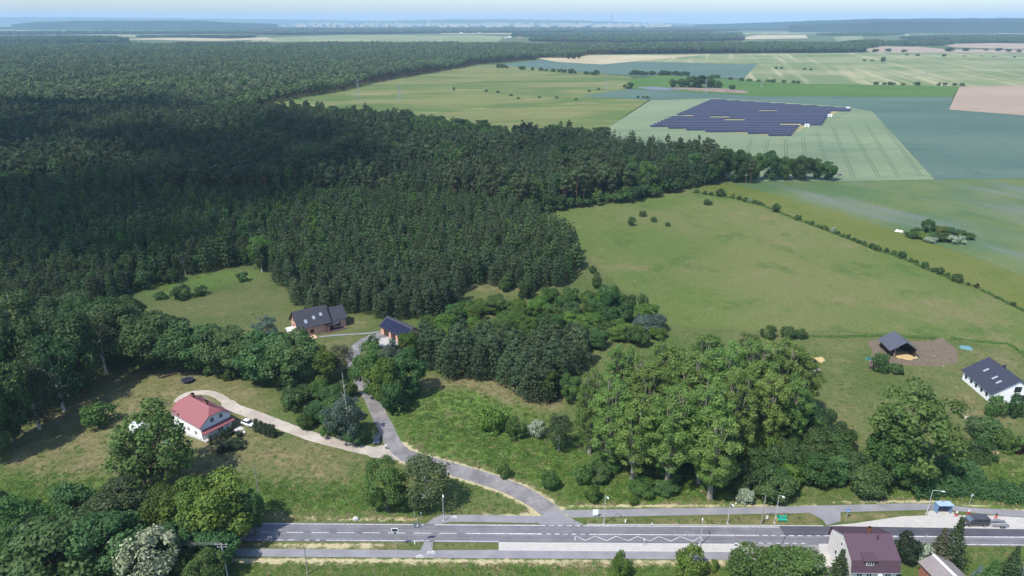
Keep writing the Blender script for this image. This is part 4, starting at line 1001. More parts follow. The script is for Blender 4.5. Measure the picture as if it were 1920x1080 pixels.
# bottom right garden
tree('spruce', 1780, 1056, 970, 60, 'tall spruce with brown patches behind the shed', 'spruce tree', tone='spruce', var=0)
tree('spruce', 1754, 1060, 990, 58, 'shorter brownish conifer beside the tall spruce', 'spruce tree', tone='brown', var=1)
tree('under', 1698, 1052, 1001, 44, 'dark rounded conifer right of the maroon roofed house', 'bush', tone='thuja', name='yew_bush')
tree('spruce', 1566, 1100, 1030, 56, 'green spruce in front of the maroon roofed house', 'spruce tree', tone='spruce', var=1)
tree('bush', 1730, 1056, 1022, 40, 'bush with white flowers beside the pole', 'bush', tone='white')
tree('spruce', 1885, 1100, 1024, 56, 'dark green spruce in the bottom right garden', 'spruce tree', tone='spruce', var=0)
tree('spruce', 1850, 1108, 1050, 60, 'green conifer in the bottom right garden', 'spruce tree', tone='mid', var=1)
tree('spruce', 1925, 1105, 1046, 54, 'blue spruce in the bottom right corner', 'spruce tree', tone='bspruce', var=0)
tree('spruce', 1832, 1085, 1058, 22, 'small blue spruce in the bottom right garden', 'spruce tree', tone='bspruce', var=1)
tree('maple', 1400, 1115, 1028, 100, 'green roadside tree left of the side road', 'tree', tone='mid', var=0)
tree('maple', 1475, 1125, 1026, 110, 'green tree in front of the side road', 'tree', tone='mid', var=1)
tree('loose', 1525, 1130, 1052, 60, 'green tree beside the spruce at the maroon roofed house', 'tree', tone='mid', var=2)
# thujas and clipped shrubs at the red roofed house
for i, (x, y) in enumerate([(395,832),(405,829),(414,825),(421,820),(428,815),(435,811)]): tree('thuja', x + 1.5, y + 2, y - 15, 8.5, 'column thuja in the row beside the red roofed house', 'thuja', 'row of column thujas by the red roofed house', tone='thuja')
for i, (x, y) in enumerate([(482,808),(491,812),(500,816),(508,818),(514,819)]): tree('thuja', x, y, y - 22, 14, 'dark thuja in the short row beside the white car', 'thuja', 'row of thujas beside the white car', tone='thuja')
tree('bush', 424, 842, 827, 36, 'wide clipped evergreen shrub left of its neighbour in front of the thujas', 'bush', tone='thuja')
tree('bush', 444, 838, 824, 30, 'wide clipped evergreen shrub right of its neighbour in front of the thujas', 'bush', tone='thuja')
tree('bush', 449, 819, 809, 12, 'small round evergreen shrub at the end of the thuja row', 'bush', tone='thuja')
# hedge line across the pastures
hl = [(1306,362,10),(1322,365,9),(1333,366,8),(1352,368,18),(1374,372,9),(1386,375,9),(1398,378,10),(1405,380,9),(1414,382,9),(1423,384,9),(1430,386,8),(1455,398,16),(1496,413,12),(1514,419,7),(1523,422,8),(1534,426,6),(1543,429,10),(1550,433,8),(1562,437,12),(1571,440,8),(1581,445,9),(1590,448,10),(1601,452,8),(1610,456,9),(1620,460,9),(1634,466,12),(1644,470,13),(1662,475,10),(1675,479,11),(1690,484,16),(1707,491,11),(1718,495,8),(1734,503,14),(1752,510,11),(1763,515,14),(1776,520,10),(1793,528,18),(1815,536,7),(1831,540,9),(1847,548,5),(1900,574,11)]
for i, (x, y, w) in enumerate(hl):
    tree(['bush', 'under', 'bush', 'maple'][(i * 7) % 4], x, y, y - (w * (.75 + .35 * ((i * 37) % 10) / 10) if i != 11 else 18), w * (.8 + .3 * ((i * 53) % 10) / 10), 'small bush on the hedge line beside the hay strip' if i != 38 else 'purple leaved bush on the hedge line', 'bush', 'hedge line bushes', tone='purple' if i == 38 else ('white' if i in (7, 18) else ('dark' if i % 2 else 'mid')), name='hedge_bush')
for q, l in (((1183,423,405,14),'small tree alone in the pasture near the wood'),((1205,406,394,12),'bush high in the pasture'),((1226,416,406,12),'small bush in the pasture beside the small tree'),((1252,424,416,10),'tiny bush in the pasture'),((1326,384,374,16),'bush near the pasture top edge')):
    tree('bush', *q, l, 'bush', tone='dark')
# copse in the flowering field
tree('maple', 1737, 436, 408, 24, 'small tree in the copse of the flowering field', 'tree', tone='dark')
for i, (x, y, w) in enumerate([(1712,446,22),(1730,448,24),(1750,450,26),(1770,452,28),(1790,455,28),(1812,448,24),(1760,436,24),(1780,438,22),(1800,442,20),(1745,455,20),(1720,438,20)]):
    tree('bush', x, y, y - w * .55, w * 1.1, 'low bush in the copse of the flowering field', 'bush', 'copse bushes', tone=['mid','yellow','dark','mid','white'][i % 5])
# leafy trees at the tip of the wood by the wheat
tip = [(1255,345,282,40),(1300,342,280,40),(1345,340,270,50),(1378,340,276,44),(1412,338,282,30),(1440,337,278,38),(1470,337,290,34),(1500,337,288,40),(1528,337,294,26),(1550,338,300,32),(1325,345,300,34),(1395,340,290,36)]
for i, q in enumerate(tip): tree('oak', *q, 'leafy tree at the tip of the wood beside the pale wheat', 'tree', 'leafy trees at the wood tip', tone=['mid','dark'][i % 2])
for i, q in enumerate([(1000,385,322,44),(1040,384,315,40),(1075,378,305,60),(1110,372,306,40),(1140,370,300,40),(1175,366,298,46),(1210,362,296,40),(730,372,325,40),(760,372,318,36),(925,380,335,34),(960,385,325,40)]):
    tree('oak', *q, 'rounded leafy tree at the foot of the tall pine tongue', 'tree', 'leafy trees below the tall pines', tone=['mid','dark','mid','olive'][i % 4])
tree('young', 899, 348, 310, 9, 'rust coloured dead pine among the tall pines', 'pine tree', tone='rust', name='dead_pine')
# grove and hedges round the pond behind the solar panels
for q in [(1262,164,146,16),(1278,164,146,16),(1297,164,140,24),(1312,165,138,24),(1328,164,140,22),(1345,165,150,18),(1372,168,158,12)]:
    tree('oak', *q, 'tree of the grove beside the spoil heap behind the solar panels', 'tree', 'grove behind the solar panels', tone='dark')
rp = random.Random(12)
def hedge_run(a, b, n, label, grp, h=(4, 8)):
    A, B = at(*a), at(*b)
    for k in range(n):
        s = (k + rp.uniform(-.4, .4)) / max(1, n - 1); p = A.lerp(B, s)
        if rp.random() < .12: continue
        hh = rp.uniform(*h); tree('bush', 0, 0, 0, 0, label, 'bush', grp, tone='dark', loc=(p.x, p.y + rp.uniform(-4, 4)), hh=hh, ww=hh * rp.uniform(1.1, 1.8), name='hedge_bush')
hedge_run((935,127), (1120,141), 22, 'hedge tree on the line between rolling meadow and blue green crop', 'hedge above the rolling meadow', (5, 11))
hedge_run((1180,140), (1290,142), 15, 'hedge tree at the top of the green strip near the grove', 'hedge left of the grove', (5, 10))
hedge_run((1335,146), (1370,150), 4, 'hedge tree right of the grove', 'hedge right of the grove', (5, 8))
hedge_run((1392,152), (1500,157), 8, 'hedge bush along the upper edge of the bright green strip', 'hedge above the bright green strip', (4, 7))
hedge_run((1640,159), (1800,161), 14, 'hedge bush above the bright green strip at the right', 'hedge above the strip at the right', (4, 6))
for q, l in (((1655,116,106,9),'single tree on the pale striped field'),((1180,166,154,18),'round bush at the left end of the pond'),((851,170,163,4),'tiny lone tree on the rolling meadow'),((1196,184,179,5),'small bush at the wheat corner, first of three'),((1206,184,179,5),'small bush at the wheat corner, middle of three'),((1214,185,180,6),'small bush at the wheat corner, last of three')):
    tree('bush', *q, l, 'bush', tone='dark')
for i, (x, y) in enumerate([(912,172),(933,174),(958,180),(972,186),(1011,184),(1044,184),(1080,188),(1104,172),(1122,169),(1455,129),(1465,129),(1508,131),(1520,132),(1620,115),(1635,115)]):
    tree('bush', x, y, y - 4, 6, 'scattered low bush in the dip of the far meadows', 'bush', 'scattered meadow bushes', tone='dark')
for i, (x, y, w) in enumerate([(1641,98,14),(1665,97,14),(1695,98,12),(1780,97,18),(1810,96,14),(1848,95,10),(1872,96,14),(1890,97,12),(1910,98,10),(1770,106,10),(1720,105,9),(1700,104,7),(1808,106,5),(1840,106,5),(1863,107,5),(1902,108,6)]):
    tree('oak', x, y, y - w * .5, w * .85, 'round field tree on the far right fields', 'tree', 'field trees at the far right', tone='dark')
# dark edge trees of the far wood against the rolling meadow
for i, (x, y, w, hh_) in enumerate([(600,206,16,16),(622,207,14,9),(650,212,16,9),(690,216,18,20),(730,222,22,14),(765,222,18,18),(790,228,26,13),(825,230,22,13),(860,236,26,14),(905,240,24,16),(575,200,12,12),(548,198,10,11)]):
    tree('oak', x, y + 6, y + 6 - hh_ - 8, w, 'dark tree on the near edge of the rolling meadow', 'tree', 'dark trees edging the rolling meadow', tone='dark')
# clump at the straw field
for q in [(1066,111,96,10),(1076,111,95,10),(1086,110,96,9)]: tree('oak', *q, 'tree of the small clump beside the straw field', 'tree', 'clump at the straw field', tone='olive')
HEDGE_LINE = [(x, y) for x, y, w in hl]
# long garden hedge by the cycle path
def hedge(label, pts, wid, ht, tone, seed, leaves=5000, size=.3):
    r = np.random.RandomState(seed); A = [at(*p) for p in pts]; seg = [(b - a).length for a, b in zip(A[:-1], A[1:])]; tot = sum(seg); out = []
    n = leaves; s = r.uniform(0, tot, n); th = r.uniform(0, math.pi, n); C = np.zeros((n, 3)); N = np.zeros((n, 3))
    for i in range(n):
        d, k = s[i], 0
        while k < len(seg) - 1 and d > seg[k]: d -= seg[k]; k += 1
        p = A[k].lerp(A[k + 1], min(1, d / seg[k])); v = (A[k + 1] - A[k]).normalized(); q = Vector((-v.y, v.x, 0))
        bulge = 1 + .18 * math.sin(s[i] * 1.1 + seed) + .12 * math.sin(s[i] * 2.7); rad = r.uniform(.7, 1.05)
        off = math.cos(th[i]) * wid / 2 * rad * bulge; z = ht * bulge * (abs(math.sin(th[i])) ** .6) * rad
        C[i] = (p.x + q.x * off, p.y + q.y * off, z); N[i] = (q.x * math.cos(th[i]), q.y * math.cos(th[i]), .4 + math.sin(th[i]))
    N = unit(N + .5 * r.normal(size=N.shape)); V = leaf_quads(C, N, size * r.uniform(.6, 1.4, n), .75, r)
    me = np_mesh('hedge', V, 4, np.clip(r.normal(.45, .2, n), 0, 1)); me.materials.append(FOL[tone])
    return tag(link(bpy.data.objects.new('hedge', me)), label, 'hedge')
hedge('long dark green hedge behind the bus shelter', [(1700,928),(1760,920),(1820,922),(1880,932),(1985,946)], 5.5, 3.4, 'dark', 3, 11000, .32)
hedge('low clipped hedge across the garden behind the long hedge', [(1740,870),(1800,866),(1850,868)], 3.0, 2.2, 'mid', 4, 4000, .28)
hedge('thin overgrown fence line along the pasture above the paddock', [(1480,630),(1560,632),(1650,630),(1740,634),(1755,636)], 1.4, .45, 'bright', 5, 2200, .3)
hedge('thin overgrown fence line right of the paddock gap', [(1782,634),(1830,641),(1890,645),(1925,668),(1960,690)], 1.4, .45, 'bright', 6, 2000, .3)
hedge('low weedy growth along the hedge line between the pastures', [(1300,361)] + HEDGE_LINE[::2] + [(1925,586)], 1.6, .7, 'mid', 7, 7000, .5)
# ------------------------------------------------------------------ buildings
def ribbed(name, col, period=.3, axis='x', rough=.55, var=.12, depth=.05, dark=.75):
    t = NT(name); v = t.n('TexCoord').outputs['Object']; sp = t.n('SeparateXYZ'); t.l(v, sp.inputs[0])
    w = t.math('SINE', t.math('MULTIPLY', sp.outputs[axis.upper()], 2 * math.pi / period)); n = t.noise(v, .7, 5., .6); n2 = t.noise(v, 4., 3., .6)
    c = t.mix(n, tuple(q * (1 - var) for q in col), tuple(q * (1 + var) for q in col)); c = t.mix(t.math('MULTIPLY', t.ramp(n2, .5, .8), .3), c, tuple(q * dark for q in col))
    return t.done(t.bsdf(c, rough, .35, bump=w, bs=.35, dist=depth))
ROOF_DARK = ribbed('roof_anthracite', (.033,.034,.046), .33)
ROOF_RED = ribbed('roof_red', (.235,.080,.088), .35)
ROOF_MAROON = ribbed('roof_maroon', (.078,.044,.060), .30)
ROOF_NAVY = ribbed('roof_navy_black', (.034,.036,.055), .30)
ROOF_BITUMEN = ribbed('roof_bitumen', (.075,.080,.100), .9, depth=.02)
ROOF_FIBRE = ribbed('roof_fibre_cement', (.230,.200,.195), .22, 'y', .9, .2, .06, .55)
WALL_PINK = flat('render_pink', (.600,.335,.262), .9, .15, var=.08)
WALL_WHITE = flat('render_white', (.78,.78,.77), .9, .15, var=.05)
WALL_CREAM = flat('render_worn_white', (.58,.56,.52), .9, .15, var=.18, scale=.9)
BRICK = flat('brick_red', (.250,.110,.075), .9, .15, var=.25, scale=5.)
BRICK_D = flat('chimney_brick', (.150,.070,.055), .9, .15, var=.25, scale=5.)
WOODD = flat('wood_dark', (.060,.042,.032), .85, .15, var=.25, scale=3.)
WOODP = flat('wood_pale', (.340,.270,.190), .85, .15, var=.2, scale=3.)
FRAMEW = flat('frame_white', (.78,.78,.76), .5, .3, var=.04)
GLASS = flat('window_glass', (.022,.026,.034), .08, .6, var=.1)
SKYL = flat('skylight_glass', (.30,.34,.38), .05, 1.0, var=.05)
METAL = flat('galvanised_steel', (.42,.43,.44), .4, .5, .7, var=.1)
PANELM = None
t = NT('solar_cells'); v = t.n('TexCoord').outputs['Object']; sp = t.n('SeparateXYZ'); t.l(v, sp.inputs[0])
n = t.noise(v, .35, 2.)
PANELM = t.done(t.bsdf(t.mix(n, (.010,.011,.028), (.016,.017,.040)), .22, .45))
ALU = flat('panel_frame', (.25,.25,.28), .4, .5, .6)

def roof_slabs(root, L, W, he, hr, over, mat, thick=.16, gable_over=None, parts=('roof',), x0=None, x1=None):
    go = over if gable_over is None else gable_over; x0 = -L / 2 - go if x0 is None else x0; x1 = L / 2 + go if x1 is None else x1
    sl = (hr - he) / (W / 2); ye = W / 2 + over; ze = he - over * sl; m = MB(); ln = math.hypot(1, sl)
    for s in (-1, 1):
        ny, nz = s * sl / ln * thick, thick / ln
        q = [(x0, s * ye, ze), (x1, s * ye, ze), (x1, 0, hr), (x0, 0, hr)]
        u = [(a, b + ny, c + nz) for a, b, c in q]; u[2] = (x1, 0, hr + thick * ln * .9); u[3] = (x0, 0, hr + thick * ln * .9)
        m.add(q + u, [(3,2,1,0),(4,5,6,7),(0,1,5,4),(1,2,6,5),(3,0,4,7),(2,3,7,6)])
    return m.build('roof', mat, root)
def window(root, face, L, W, u, z, w, h, frame=FRAMEW, pane=GLASS, div=1, name='window'):
    """a framed window on a wall of a house: face S/N are the eave walls, E/W the gables"""
    def bx(m, a0, a1, z0, z1, d0, d1):
        if face in 'SN':
            s = -1 if face == 'S' else 1; y0, y1 = sorted((s * (W / 2 + d0), s * (W / 2 + d1))); m.box(a0, a1, y0, y1, z0, z1)
        else:
            s = 1 if face == 'E' else -1; x0, x1 = sorted((s * (L / 2 + d0), s * (L / 2 + d1))); m.box(x0, x1, a0, a1, z0, z1)
    m = MB(); f = .09
    bx(m, u - w/2, u + w/2, z, z + f, -.02, .05); bx(m, u - w/2, u + w/2, z + h - f, z + h, -.02, .05)
    bx(m, u - w/2, u - w/2 + f, z + f, z + h - f, -.02, .05); bx(m, u + w/2 - f, u + w/2, z + f, z + h - f, -.02, .05)
    for k in range(1, div + 1):
        c = u - w/2 + w * k / (div + 1); bx(m, c - .05, c + .05, z + f, z + h - f, -.02, .05)
    o = m.build(name, frame, root); g = MB(); bx(g, u - w/2 + f, u + w/2 - f, z + f, z + h - f, -.01, .02); g.build('pane', pane, o)
    return o
def chimney(roof, x, y, z0, z1, w=.6, d=.5, mat=BRICK_D):
    m = MB(); m.box(x - w/2, x + w/2, y - d/2, y + d/2, z0, z1); m.box(x - w/2 - .06, x + w/2 + .06, y - d/2 - .06, y + d/2 + .06, z1 - .18, z1); return m.build('chimney', mat, roof)
def skylight(roof, x, s, t_, W, he, hr, w=.8, h=1.3, mat=SKYL):
    """window lying in the roof slope s=-1/+1 at fraction t_ from eave to ridge"""
    sl = (hr - he) / (W / 2); ln = math.hypot(1, sl); uy, uz = -s / ln, sl / ln; ny, nz = s * sl / ln, 1 / ln
    cy_, cz = s * W / 2 * (1 - t_), he + (hr - he) * t_; out = []
    for k, (ww, hh, a, b, mt, nm) in enumerate(((w, h, .1, .26, ALU, 'skylight'), (w - .14, h - .14, .2, .275, mat, 'pane'))):
        m = MB(); vs = []
        for off in (a, b):
            for dx, dy in ((-1,-1),(1,-1),(1,1),(-1,1)):
                vs.append((x + dx * ww/2, cy_ + uy * dy * hh/2 + ny * off, cz + uz * dy * hh/2 + nz * off))
        m.add(vs, [(3,2,1,0),(4,5,6,7),(0,1,5,4),(1,2,6,5),(2,3,7,6),(3,0,4,7)]); o = m.build(nm, mt, roof if k == 0 else roof); out.append(o)
    return out[0]
def gutter(root, L, W, he, over, mat=METAL):
    for s in (-1, 1):
        m = MB(); m.tube([(-L/2 - over, s * (W/2 + over + .06), he - over * .55), (L/2 + over, s * (W/2 + over + .06), he - over * .55)], .07, 6); m.build('gutter', mat, root)
def body(root, L, W, he, hr, mat, name='wall'):
    m = MB(); m.prism([(-W/2, -.2), (W/2, -.2), (W/2, he), (0, hr), (-W/2, he)], 'x', -L/2, L/2); return m.build(name, mat, root)

# red roofed house with clipped gable
L, W, he, hr = 13., 8.4, 4.4, 7.5
h = empty('house', (-81.7, 155.0, 0), R(-35), 'white house with red roof, clipped gable and two brick chimneys', 'house')
m = MB(); zc = hr - 1.5; yc = (W/2) * (hr - zc) / (hr - he)
m.prism([(-W/2,-.2),(W/2,-.2),(W/2,he),(yc,zc),(-yc,zc),(-W/2,he)], 'x', -L/2, L/2); m.build('wall', WALL_WHITE, h)
hipx = 2.2; m = MB(); o_ = .5; sl = (hr - he) / (W/2); X1 = L/2 + o_; th = .16
for s in (-1, 1):
    q = [(-X1, s*(W/2+o_), he-o_*sl), (X1, s*(W/2+o_), he-o_*sl), (X1, s*yc, zc+.05), (X1-hipx, 0, hr+.05), (-X1+hipx, 0, hr+.05), (-X1, s*yc, zc+.05)]
    m.add(q + [(a, b, c+th) for a, b, c in q], [(5,4,3,2,1,0),(6,7,8,9,10,11)] + [(i, (i+1) % 6, (i+1) % 6+6, i+6) for i in range(6)])
for e in (-1, 1):
    q = [(e*X1, -yc, zc+.05), (e*X1, yc, zc+.05), (e*(X1-hipx), 0, hr+.05)]
    m.add(q + [(a, b, c+th) for a, b, c in q], [(2,1,0),(3,4,5)] + [(i, (i+1) % 3, (i+1) % 3+3, i+3) for i in range(3)])
rf = m.build('roof', ROOF_RED, h); chimney(rf, -3.2, .3, 6.6, 8.6, .9, .7, BRICK); chimney(rf, 3.0, .3, 6.6, 8.6, .9, .7, BRICK)
for u in (-.9, 1.6): window(h, 'E', L, W, u, 4.0, 1.1, 1.35)
window(h, 'E', L, W, 3.0, 1.0, 1.0, 1.2); window(h, 'S', L, W, 3.8, .9, 1.2, 1.3); window(h, 'S', L, W, .5, .9, 1.2, 1.3); window(h, 'S', L, W, -3., .9, 1.2, 1.3)
m = MB(); m.box(L/2+.0, L/2+.06, .4, 1.5, 0, 2.2); dr = m.build('door', WOODD, h)
m = MB(); m.add([(L/2+.02,-W/2-.2,2.95),(L/2+.02,W/2+.2,2.95),(L/2+1.5,W/2+.2,2.4),(L/2+1.5,-W/2-.2,2.4),(L/2+.02,-W/2-.2,3.08),(L/2+.02,W/2+.2,3.08),(L/2+1.5,W/2+.2,2.53),(L/2+1.5,-W/2-.2,2.53)], [(3,2,1,0),(4,5,6,7),(0,1,5,4),(1,2,6,5),(2,3,7,6),(3,0,4,7)]); m.build('porch_roof', ROOF_RED, h)
m = MB(); m.box(L/2+.01, L/2+1.5, -W/2, .2, 0, .35); m.build('terrace', flat('terrace_slab', (.45,.42,.40), .9), h)
for y in (-W/2, -1.4, .2): m = MB(); m.box(L/2+1.3, L/2+1.42, y-.06, y+.06, 0, 2.45); m.build('post', FRAMEW, h)
gutter(h, L, W, he, .5)
m = MB(); m.box(L/2 + 1.6, L/2 + 3.6, 3.0, 5.4, .0, .09); m.build('step', flat('terrace_slab', (.45,.42,.40), .9), h)

# pink house
u = Vector((math.cos(R(33)), math.sin(R(33)), 0)); nn = Vector((-u.y, u.x, 0)); P0 = at(563, 634); ang = math.atan2(u.y, u.x)
h = empty('house', P0 + u * 5.2 + nn * 4.8, ang, 'pink house with dark tiled roof and three skylights', 'house')
L, W, he, hr = 10.4, 9.6, 3.5, 7.9
body(h, L, W, he, hr, WALL_PINK); rf = roof_slabs(h, L, W, he, hr, .45, ROOF_DARK, gable_over=.7); gutter(h, L, W, he, .45, ROOF_DARK)
skylight(rf, -2.4, -1, .30, W, he, hr, 1.0, 1.5); skylight(rf, .6, -1, .42, W, he, hr, 1.0, 1.4); skylight(rf, 3.2, -1, .52, W, he, hr, 1.0, 1.3)
chimney(rf, -1., .5, 6.4, 8.4, .8, .7); chimney(rf, 4.4, .5, 6.6, 8.7, .9, .8)
for q in ((-2.2, .9, 1.3, 1.9), (1.4, .9, 1.3, 1.9), (-1.3, 4.0, 1.0, 1.4), (1.0, 4.0, 1.0, 1.4)): window(h, 'W', L, W, *q, frame=WOODD)
window(h, 'S', L, W, -3.6, .7, 2.0, 1.6, frame=WOODD); window(h, 'S', L, W, -1.0, .7, 1.4, 1.5, frame=WOODD)
m = MB(); m.prism([(-10.2, 2.75), (-4.2, 3.55), (-4.2, 3.75), (-10.2, 2.95)], 'x', 2.0, 8.2)
# right wing, lower
Lr, Wr, her, hrr = 6.2, 8.2, 3.4, 6.4; cx = L/2 + Lr/2 - .05; dy = .4
m = MB(); m.prism([(-Wr/2+dy,-.2),(Wr/2+dy,-.2),(Wr/2+dy,her),(dy,hrr),(-Wr/2+dy,her)], 'x', cx - Lr/2, cx + Lr/2); m.build('wing', WALL_PINK, h)
m = MB(); sl = (hrr - her) / (Wr/2); o_ = .45
for s in (-1, 1):
    q = [(cx-Lr/2+.45, dy+s*(Wr/2+o_), her-o_*sl), (cx+Lr/2+.7, dy+s*(Wr/2+o_), her-o_*sl), (cx+Lr/2+.7, dy, hrr), (cx-Lr/2+.45, dy, hrr)]
    m.add(q + [(a, b, c+.18) for a, b, c in q], [(3,2,1,0),(4,5,6,7),(0,1,5,4),(1,2,6,5),(2,3,7,6),(3,0,4,7)])
wr = m.build('wing_roof', ROOF_DARK, h)
m = MB(); m.box(cx + 1.4, cx + 1.9, -1.4, -1.0, 4.6, 5.5); m.build('vent', METAL, wr)
def wbox(name, x0, x1, y0, y1, z0, z1, mat, par): m = MB(); m.box(x0, x1, y0, y1, z0, z1); return m.build(name, mat, par)
yw = -Wr/2 + dy
w_ = wbox('window', cx - .4, cx + 1.2, yw - .05, yw + .02, .9, 2.2, WOODD, h); wbox('pane', cx - .3, cx + 1.1, yw - .08, yw - .04, 1.0, 2.1, GLASS, w_)
d_ = wbox('door', cx - 2.6, cx - 1.5, yw - .06, yw + .02, .2, 2.3, WOODD, h)
m = MB(); m.prism([(yw - 2.0, 2.35), (yw + .6, 3.35), (yw + .6, 3.53), (yw - 2.0, 2.53)], 'x', cx - 4.6, cx + .2); m.build('porch_roof', ROOF_DARK, h)
for x in (cx - 4.4, cx): wbox('post', x - .1, x + .1, yw - 1.9, yw - 1.7, 0, 2.5, WOODD, h)
wbox('terrace', cx - 4.8, cx + 2.6, yw - 2.4, yw - .05, 0, .25, flat('terrace_dark', (.12,.07,.07), .85), h)
sheet('terrace', None, flat('terrace_paving', (.52,.36,.26), .9, var=.15), .052, 'orange paved terrace beside the pink house', world=[P0 + u * -4.5 + nn * 1., P0 + u * -1 + nn * -2.6, P0 + u * 5 + nn * -3., P0 + u * 5 + nn * 1, P0 + u * .5 + nn * 5, P0 + u * -2 + nn * 6])
ribbon('path', W2(YARDPATH), 1.1, ASPH_PATH, .056, 'narrow paved path from the pink house to the garage')
# gazebo
g = empty('gazebo', P0 + u * -1.6 + nn * 4.4, ang, 'white fabric gazebo beside the pink house gable', 'gazebo')
m = MB(); m.add([(-1.6,-1.6,2.2),(1.6,-1.6,2.2),(1.6,1.6,2.2),(-1.6,1.6,2.2),(0,0,3.0),(-1.6,-1.6,2.0),(1.6,-1.6,2.0),(1.6,1.6,2.0),(-1.6,1.6,2.0)], [(0,1,4),(1,2,4),(2,3,4),(3,0,4),(0,5,6,1),(1,6,7,2),(2,7,8,3),(3,8,5,0)]); m.build('canopy', flat('canvas_white', (.75,.75,.74), .9), g)
for x in (-1.5, 1.5):
    for y in (-1.5, 1.5): m = MB(); m.tube([(x,y,0),(x,y,2.2)], .05, 6); m.build('leg', FRAMEW, g)

# garage with panels
L, W, he, hr = 13.6, 6.8, 3.0, 5.3
h = empty('garage', (-37.7, 210.2, 0), R(-43), 'pink garage whose roof slope is covered with dark solar panels', 'garage')
body(h, L, W, he, hr, WALL_PINK); rf = roof_slabs(h, L, W, he, hr, .45, ROOF_DARK)
sl = (hr - he) / (W/2); ln = math.hypot(1, sl); pw, ph = 1.28, 1.22
for i in range(10):
    for j in range(3):
        x = -L/2 - .1 + .35 + i * (pw + .06) + pw/2; a0 = .12 + j * (ph + .05); a1 = a0 + ph
        ye = W/2 + .45; ze = he - .45 * sl; vs = []
        for off in (.20, .25):
            for (dx, a) in ((-pw/2, a0), (pw/2, a0), (pw/2, a1), (-pw/2, a1)):
                vs.append((x + dx, -(ye - a / ln) - sl / ln * off, ze + a * sl / ln + off / ln))
        m = MB(); m.add(vs, [(3,2,1,0),(4,5,6,7),(0,1,5,4),(1,2,6,5),(2,3,7,6),(3,0,4,7)]); m.build('solar_panel', PANELM, rf)
for x in (-3.6, 0.2, 4.0): wbox('garage_door', x - 1.3, x + 1.3, -W/2 - .05, -W/2 + .02, 0, 2.2, WOODD, h)
window(h, 'E', L, W, -1.4, 1.4, .8, .8, frame=WOODD); gutter(h, L, W, he, .45, ROOF_DARK)

# open barn on the paddock
L, W, he, hr = 7.3, 7.8, 2.9, 5.5
h = empty('open_barn', (124.5, 198.0, 0), R(-93), 'open field barn with grey roof on bare trampled earth', 'barn')
rf = roof_slabs(h, L, W, he, hr, .7, ROOF_BITUMEN)
for x in (-L/2 + .2, 0, L/2 - .2):
    for y in (-W/2 + .15, W/2 - .15): m = MB(); m.box(x - .11, x + .11, y - .11, y + .11, -.1, he + .02); m.build('post', WOODD, h)
m = MB(); m.box(L/2 - .4, L/2 - .18, -2.6, -2.4, 0, 4.0); m.build('post', WOODP, h)
m = MB(); m.prism([(-W/2, 0), (W/2, 0), (W/2, he), (0, hr - .1), (-W/2, he)], 'x', -L/2, -L/2 + .08); m.build('back_wall', WOODD, h)
m = MB(); m.box(-L/2 + .1, L/2 - .3, W/2 - .34, W/2 - .28, .0, he); m.build('side_wall', WOODD, h)
m = MB(); m.box(-L/2 + .1, L/2 - .3, -W/2 + .28, -W/2 + .34, .9, he); m.build('side_wall', WOODD, h)
m = MB(); m.prism([(-W/2, he + .1), (-1.6, he + .1), (-1.6, hr - 1.1), (-W/2, he + .2)], 'x', L/2 - .25, L/2 - .2); m.build('gable_board', WOODP, h)
for k in range(3): m = MB(); m.box(-L/2 + .3 + 2.4 * k, -L/2 + .45 + 2.4 * k, -W/2 + .2, W/2 - .2, he - .02, he + .14); m.build('tie_beam', WOODD, h)

# white house at the right edge
L, W, he, hr = 13.6, 12.8, 3.1, 7.2
h = empty('house', (140.8, 173.3, 0), R(-92.5), 'white house with black roof and three roof windows at the right edge', 'house')
body(h, L, W, he, hr, WALL_WHITE); rf = roof_slabs(h, L, W, he, hr, .45, ROOF_NAVY); gutter(h, L, W, he, .45, ROOF_NAVY)
skylight(rf, -2.5, -1, .52, W, he, hr, .75, 1.7); skylight(rf, 1.9, -1, .50, W, he, hr, .75, 1.7); skylight(rf, 4.2, -1, .46, W, he, hr, .75, 1.6)
m = MB(); m.box(-1.2, -.6, .2, .8, 6.3, 8.0); m.build('chimney', ROOF_NAVY, rf)
window(h, 'E', L, W, .3, 3.5, 1.9, 1.7, frame=ROOF_NAVY); window(h, 'E', L, W, 2.2, .6, 2.4, 2.0, frame=ROOF_NAVY); window(h, 'E', L, W, -3.6, .9, 1.2, 1.3, frame=ROOF_NAVY)
for x in (-5.2, -2.6, -.2, 2.4, 4.8): window(h, 'S', L, W, x, 1.0, .9, 1.2, frame=ROOF_NAVY, div=0)

# maroon roofed house at the bottom
L, W, he = 8.4, 9.6, 5.0
h = empty('house', (67.6, 103.9, 0), R(-.6), 'worn white house with maroon metal roof and a dormer', 'house')
zb, yb = 6.6, 4.35; hr = 8.9
prof = [(-W/2,-.2),(W/2,-.2),(W/2,he),(yb,zb),(0,hr),(-yb,zb),(-W/2,he)]
m = MB(); m.prism(prof, 'x', -L/2, L/2); m.build('wall', WALL_CREAM, h)
m = MB(); o_ = .35
for s in (-1, 1):
    for a, b in (((W/2+.35, he-.75), (yb+.12, zb+.05)), ((yb+.12, zb+.05), (0, hr+.06))):
        q = [(-L/2-o_, s*a[0], a[1]), (L/2+o_, s*a[0], a[1]), (L/2+o_, s*b[0], b[1]), (-L/2-o_, s*b[0], b[1])]
        m.add(q + [(x, y + s*.06, z+.14) for x, y, z in q], [(3,2,1,0),(4,5,6,7),(0,1,5,4),(1,2,6,5),(2,3,7,6),(3,0,4,7)])
rf = m.build('roof', ROOF_MAROON, h)
